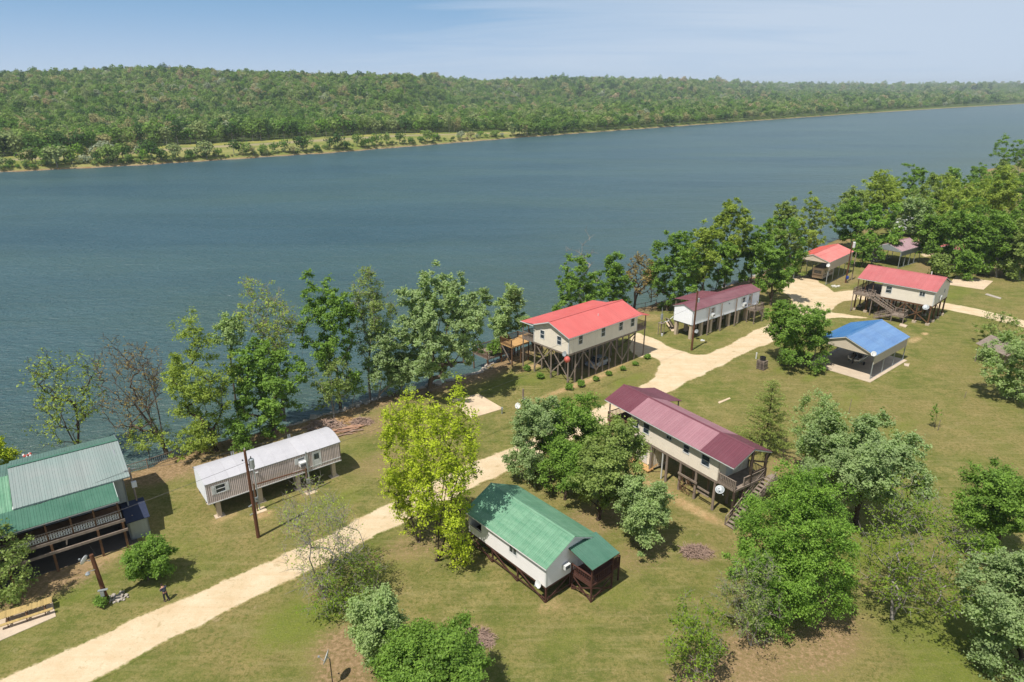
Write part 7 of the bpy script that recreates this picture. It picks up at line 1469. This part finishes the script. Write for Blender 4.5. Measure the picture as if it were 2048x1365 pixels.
# camper in the red carport
CP = thing('camper', 'beige camper trailer parked inside the bright red carport', 'camper', frame_world(H8, (2.2, 3.0, 0)), R(46.2)); secs = []
for x, z0, z1_ in ((0, .9, 3.0), (.15, .6, 3.12), (6.8, .6, 3.12), (7.1, .8, 2.9)): secs.append([(x, -1.2, z0), (x, -1.2, z1_ - .1), (x, -1.1, z1_), (x, 1.1, z1_), (x, 1.2, z1_ - .1), (x, 1.2, z0)])
loft(secs).build('body', M['camper'], CP); MB().box(-.03, .0, -.8, .8, 1.75, 2.45).build('window', M['glass'], CP); MB().box(1.2, 2.2, -1.23, -1.2, 1.8, 2.4).box(4.5, 5.6, -1.23, -1.2, 1.8, 2.4).build('window', M['glass'], CP); MB().box(3.0, 3.7, -1.24, -1.2, .8, 2.7).build('door', M['white'], CP); MB().box(.1, 6.9, -1.22, -1.2, 1.3, 1.45).box(-.025, 0, -1.1, 1.1, 1.25, 1.4).build('stripe', M['wood_brown'], CP)
for x in (3.0, 3.9):
    for s_ in (-1, 1): wheel(CP, x, s_ * 1.1, .34, .2, s_)

# ================================================================== the person on the lawn
def skin(nm, par, verts, edges, rad, mat, lv=1, root=0):
    me_ = bpy.data.meshes.new(nm); me_.from_pydata(verts, edges, []); me_.materials.append(mat); o = link(nm, me_, par); sk = o.modifiers.new('skin', 'SKIN'); sk.use_smooth_shade = True
    me_.skin_vertices or me_.skin_vertices.new() if False else None
    bpy.context.view_layer.objects.active = o
    if not me_.skin_vertices: bm = bmesh.new(); bm.from_mesh(me_); bm.verts.layers.skin.verify(); bm.to_mesh(me_); bm.free()
    for i, r_ in enumerate(rad): me_.skin_vertices[0].data[i].radius = (r_, r_) if isinstance(r_, (int, float)) else r_; me_.skin_vertices[0].data[i].use_root = (i == root)
    sb = o.modifiers.new('sub', 'SUBSURF'); sb.levels = lv; sb.render_levels = lv; return o
PN = thing('person', 'person in dark shirt and black trousers bending over something held in both hands', 'person', at(333, 1202), R(155))
# local: x is the way the person faces. one body from feet to wrists and neck
V_ = [(0, 0, .94), (.02, 0, 1.12), (.08, 0, 1.32), (.13, 0, 1.45), (.17, 0, 1.52), (.23, 0, 1.60), (.25, 0, 1.68),
      (0, .10, .86), (.06, .12, .50), (-.02, .13, .10), (.08, .14, .04), (0, -.10, .86), (-.06, -.12, .50), (-.16, -.12, .12), (-.05, -.13, .04),
      (.12, .19, 1.38), (.13, .25, 1.13), (.36, .14, 1.10), (.42, .11, 1.12), (.12, -.19, 1.38), (.13, -.25, 1.13), (.36, -.12, 1.10), (.42, -.09, 1.12)]
E_ = [(0, 1), (1, 2), (2, 3), (3, 4), (4, 5), (5, 6), (0, 7), (7, 8), (8, 9), (9, 10), (0, 11), (11, 12), (12, 13), (13, 14), (3, 15), (15, 16), (16, 17), (17, 18), (3, 19), (19, 20), (20, 21), (21, 22)]
Rd = [(.15, .13), (.14, .12), (.14, .11), (.10, .08), .055, (.085, .08), (.075, .075), (.095, .10), .062, .045, (.045, .04), (.095, .10), .062, .045, (.045, .04), .062, .048, .034, .03, .062, .048, .034, .03]
bd_ = skin('body', PN, V_, E_, Rd, M['skin'], 2)
skin('shirt', PN, [V_[i] for i in (0, 1, 2, 3, 15, 16, 19, 20)], [(0, 1), (1, 2), (2, 3), (3, 4), (4, 5), (3, 6), (6, 7)], [(.19, .17), (.19, .165), (.21, .19), (.17, .15), .11, .085, .11, .085], M['shirt'], 2)
skin('trousers', PN, [(0, 0, .98)] + [V_[i] for i in (7, 8, 9, 11, 12, 13)], [(0, 1), (1, 2), (2, 3), (0, 4), (4, 5), (5, 6)], [(.16, .14), (.11, .115), .08, .062, (.11, .115), .08, .062], M['trousers'], 2)
for i, j in ((9, 10), (13, 14)): a_, b_ = Vector(V_[i]), Vector(V_[j]); m = MB(); c_ = a_ + Vector((.05, 0, 0)); m.smooth = True; m.lathe((c_.x - .12, c_.y, .045), [(.03, 0), (.045, .03), (.05, .14), (.045, .24), (.02, .29)], 10, (1, .05, 0)); m.build('shoe', M['dark_metal'], PN)
hd = MB(); hd.smooth = True; hd.lathe((.21, 0, 1.60), [(.03, .165), (.085, .135), (.105, .08), (.102, .02), (.06, -.02)][::-1], 14, (-.25, 0, 1)); hd.build('hair', M['hair'], PN)
fc = MB().box(.315, .345, -.016, .016, 1.60, 1.64).box(.315, .325, -.03, .03, 1.565, 1.575).box(.318, .328, -.05, -.025, 1.645, 1.658).box(.318, .328, .025, .05, 1.645, 1.658); fc.build('face', M['skin'], PN)
for s_ in (-1, 1):
    for k in range(4): MB().tube([(.42, s_ * (.085 - k * .02 + .02), 1.12), (.475, s_ * (.075 - k * .022 + .02), 1.125 + .01 * k), (.49 - .004 * k, s_ * (.05 - k * .015 + .02), 1.115 + .012 * k)], [.012, .010, .007], 6).build('finger', M['skin'], PN)
    MB().tube([(.42, s_ * .09, 1.14), (.455, s_ * .07, 1.165), (.475, s_ * .045, 1.165)], [.013, .011, .008], 6).build('thumb', M['skin'], PN)
ph = MB().box(-.04, .04, -.06, .06, 0, .02); tag(ph.build('controller', M['dark_metal'], None, frame_world(PN, (.47, 0, 1.14)), (0, 0, R(155))), 'small dark device in the hands of the standing person', 'device')

# ================================================================== haze between here and the horizon
hm = bpy.data.materials.new('thin_haze'); hm.use_nodes = True; ht = hm.node_tree; ht.nodes.clear(); ho = ht.nodes.new('ShaderNodeOutputMaterial'); hv = ht.nodes.new('ShaderNodeVolumePrincipled')
hv.inputs['Color'].default_value = (0.80, 0.90, 1.0, 1); hv.inputs['Density'].default_value = 0.0001; hv.inputs['Anisotropy'].default_value = 0.0; ht.links.new(hv.outputs[0], ho.inputs['Volume'])
tag(MB().box(-9000, 9500, -900, 9500, -7.5, 105).build('haze', hm), 'thin pale summer haze over the river valley', kind='stuff')
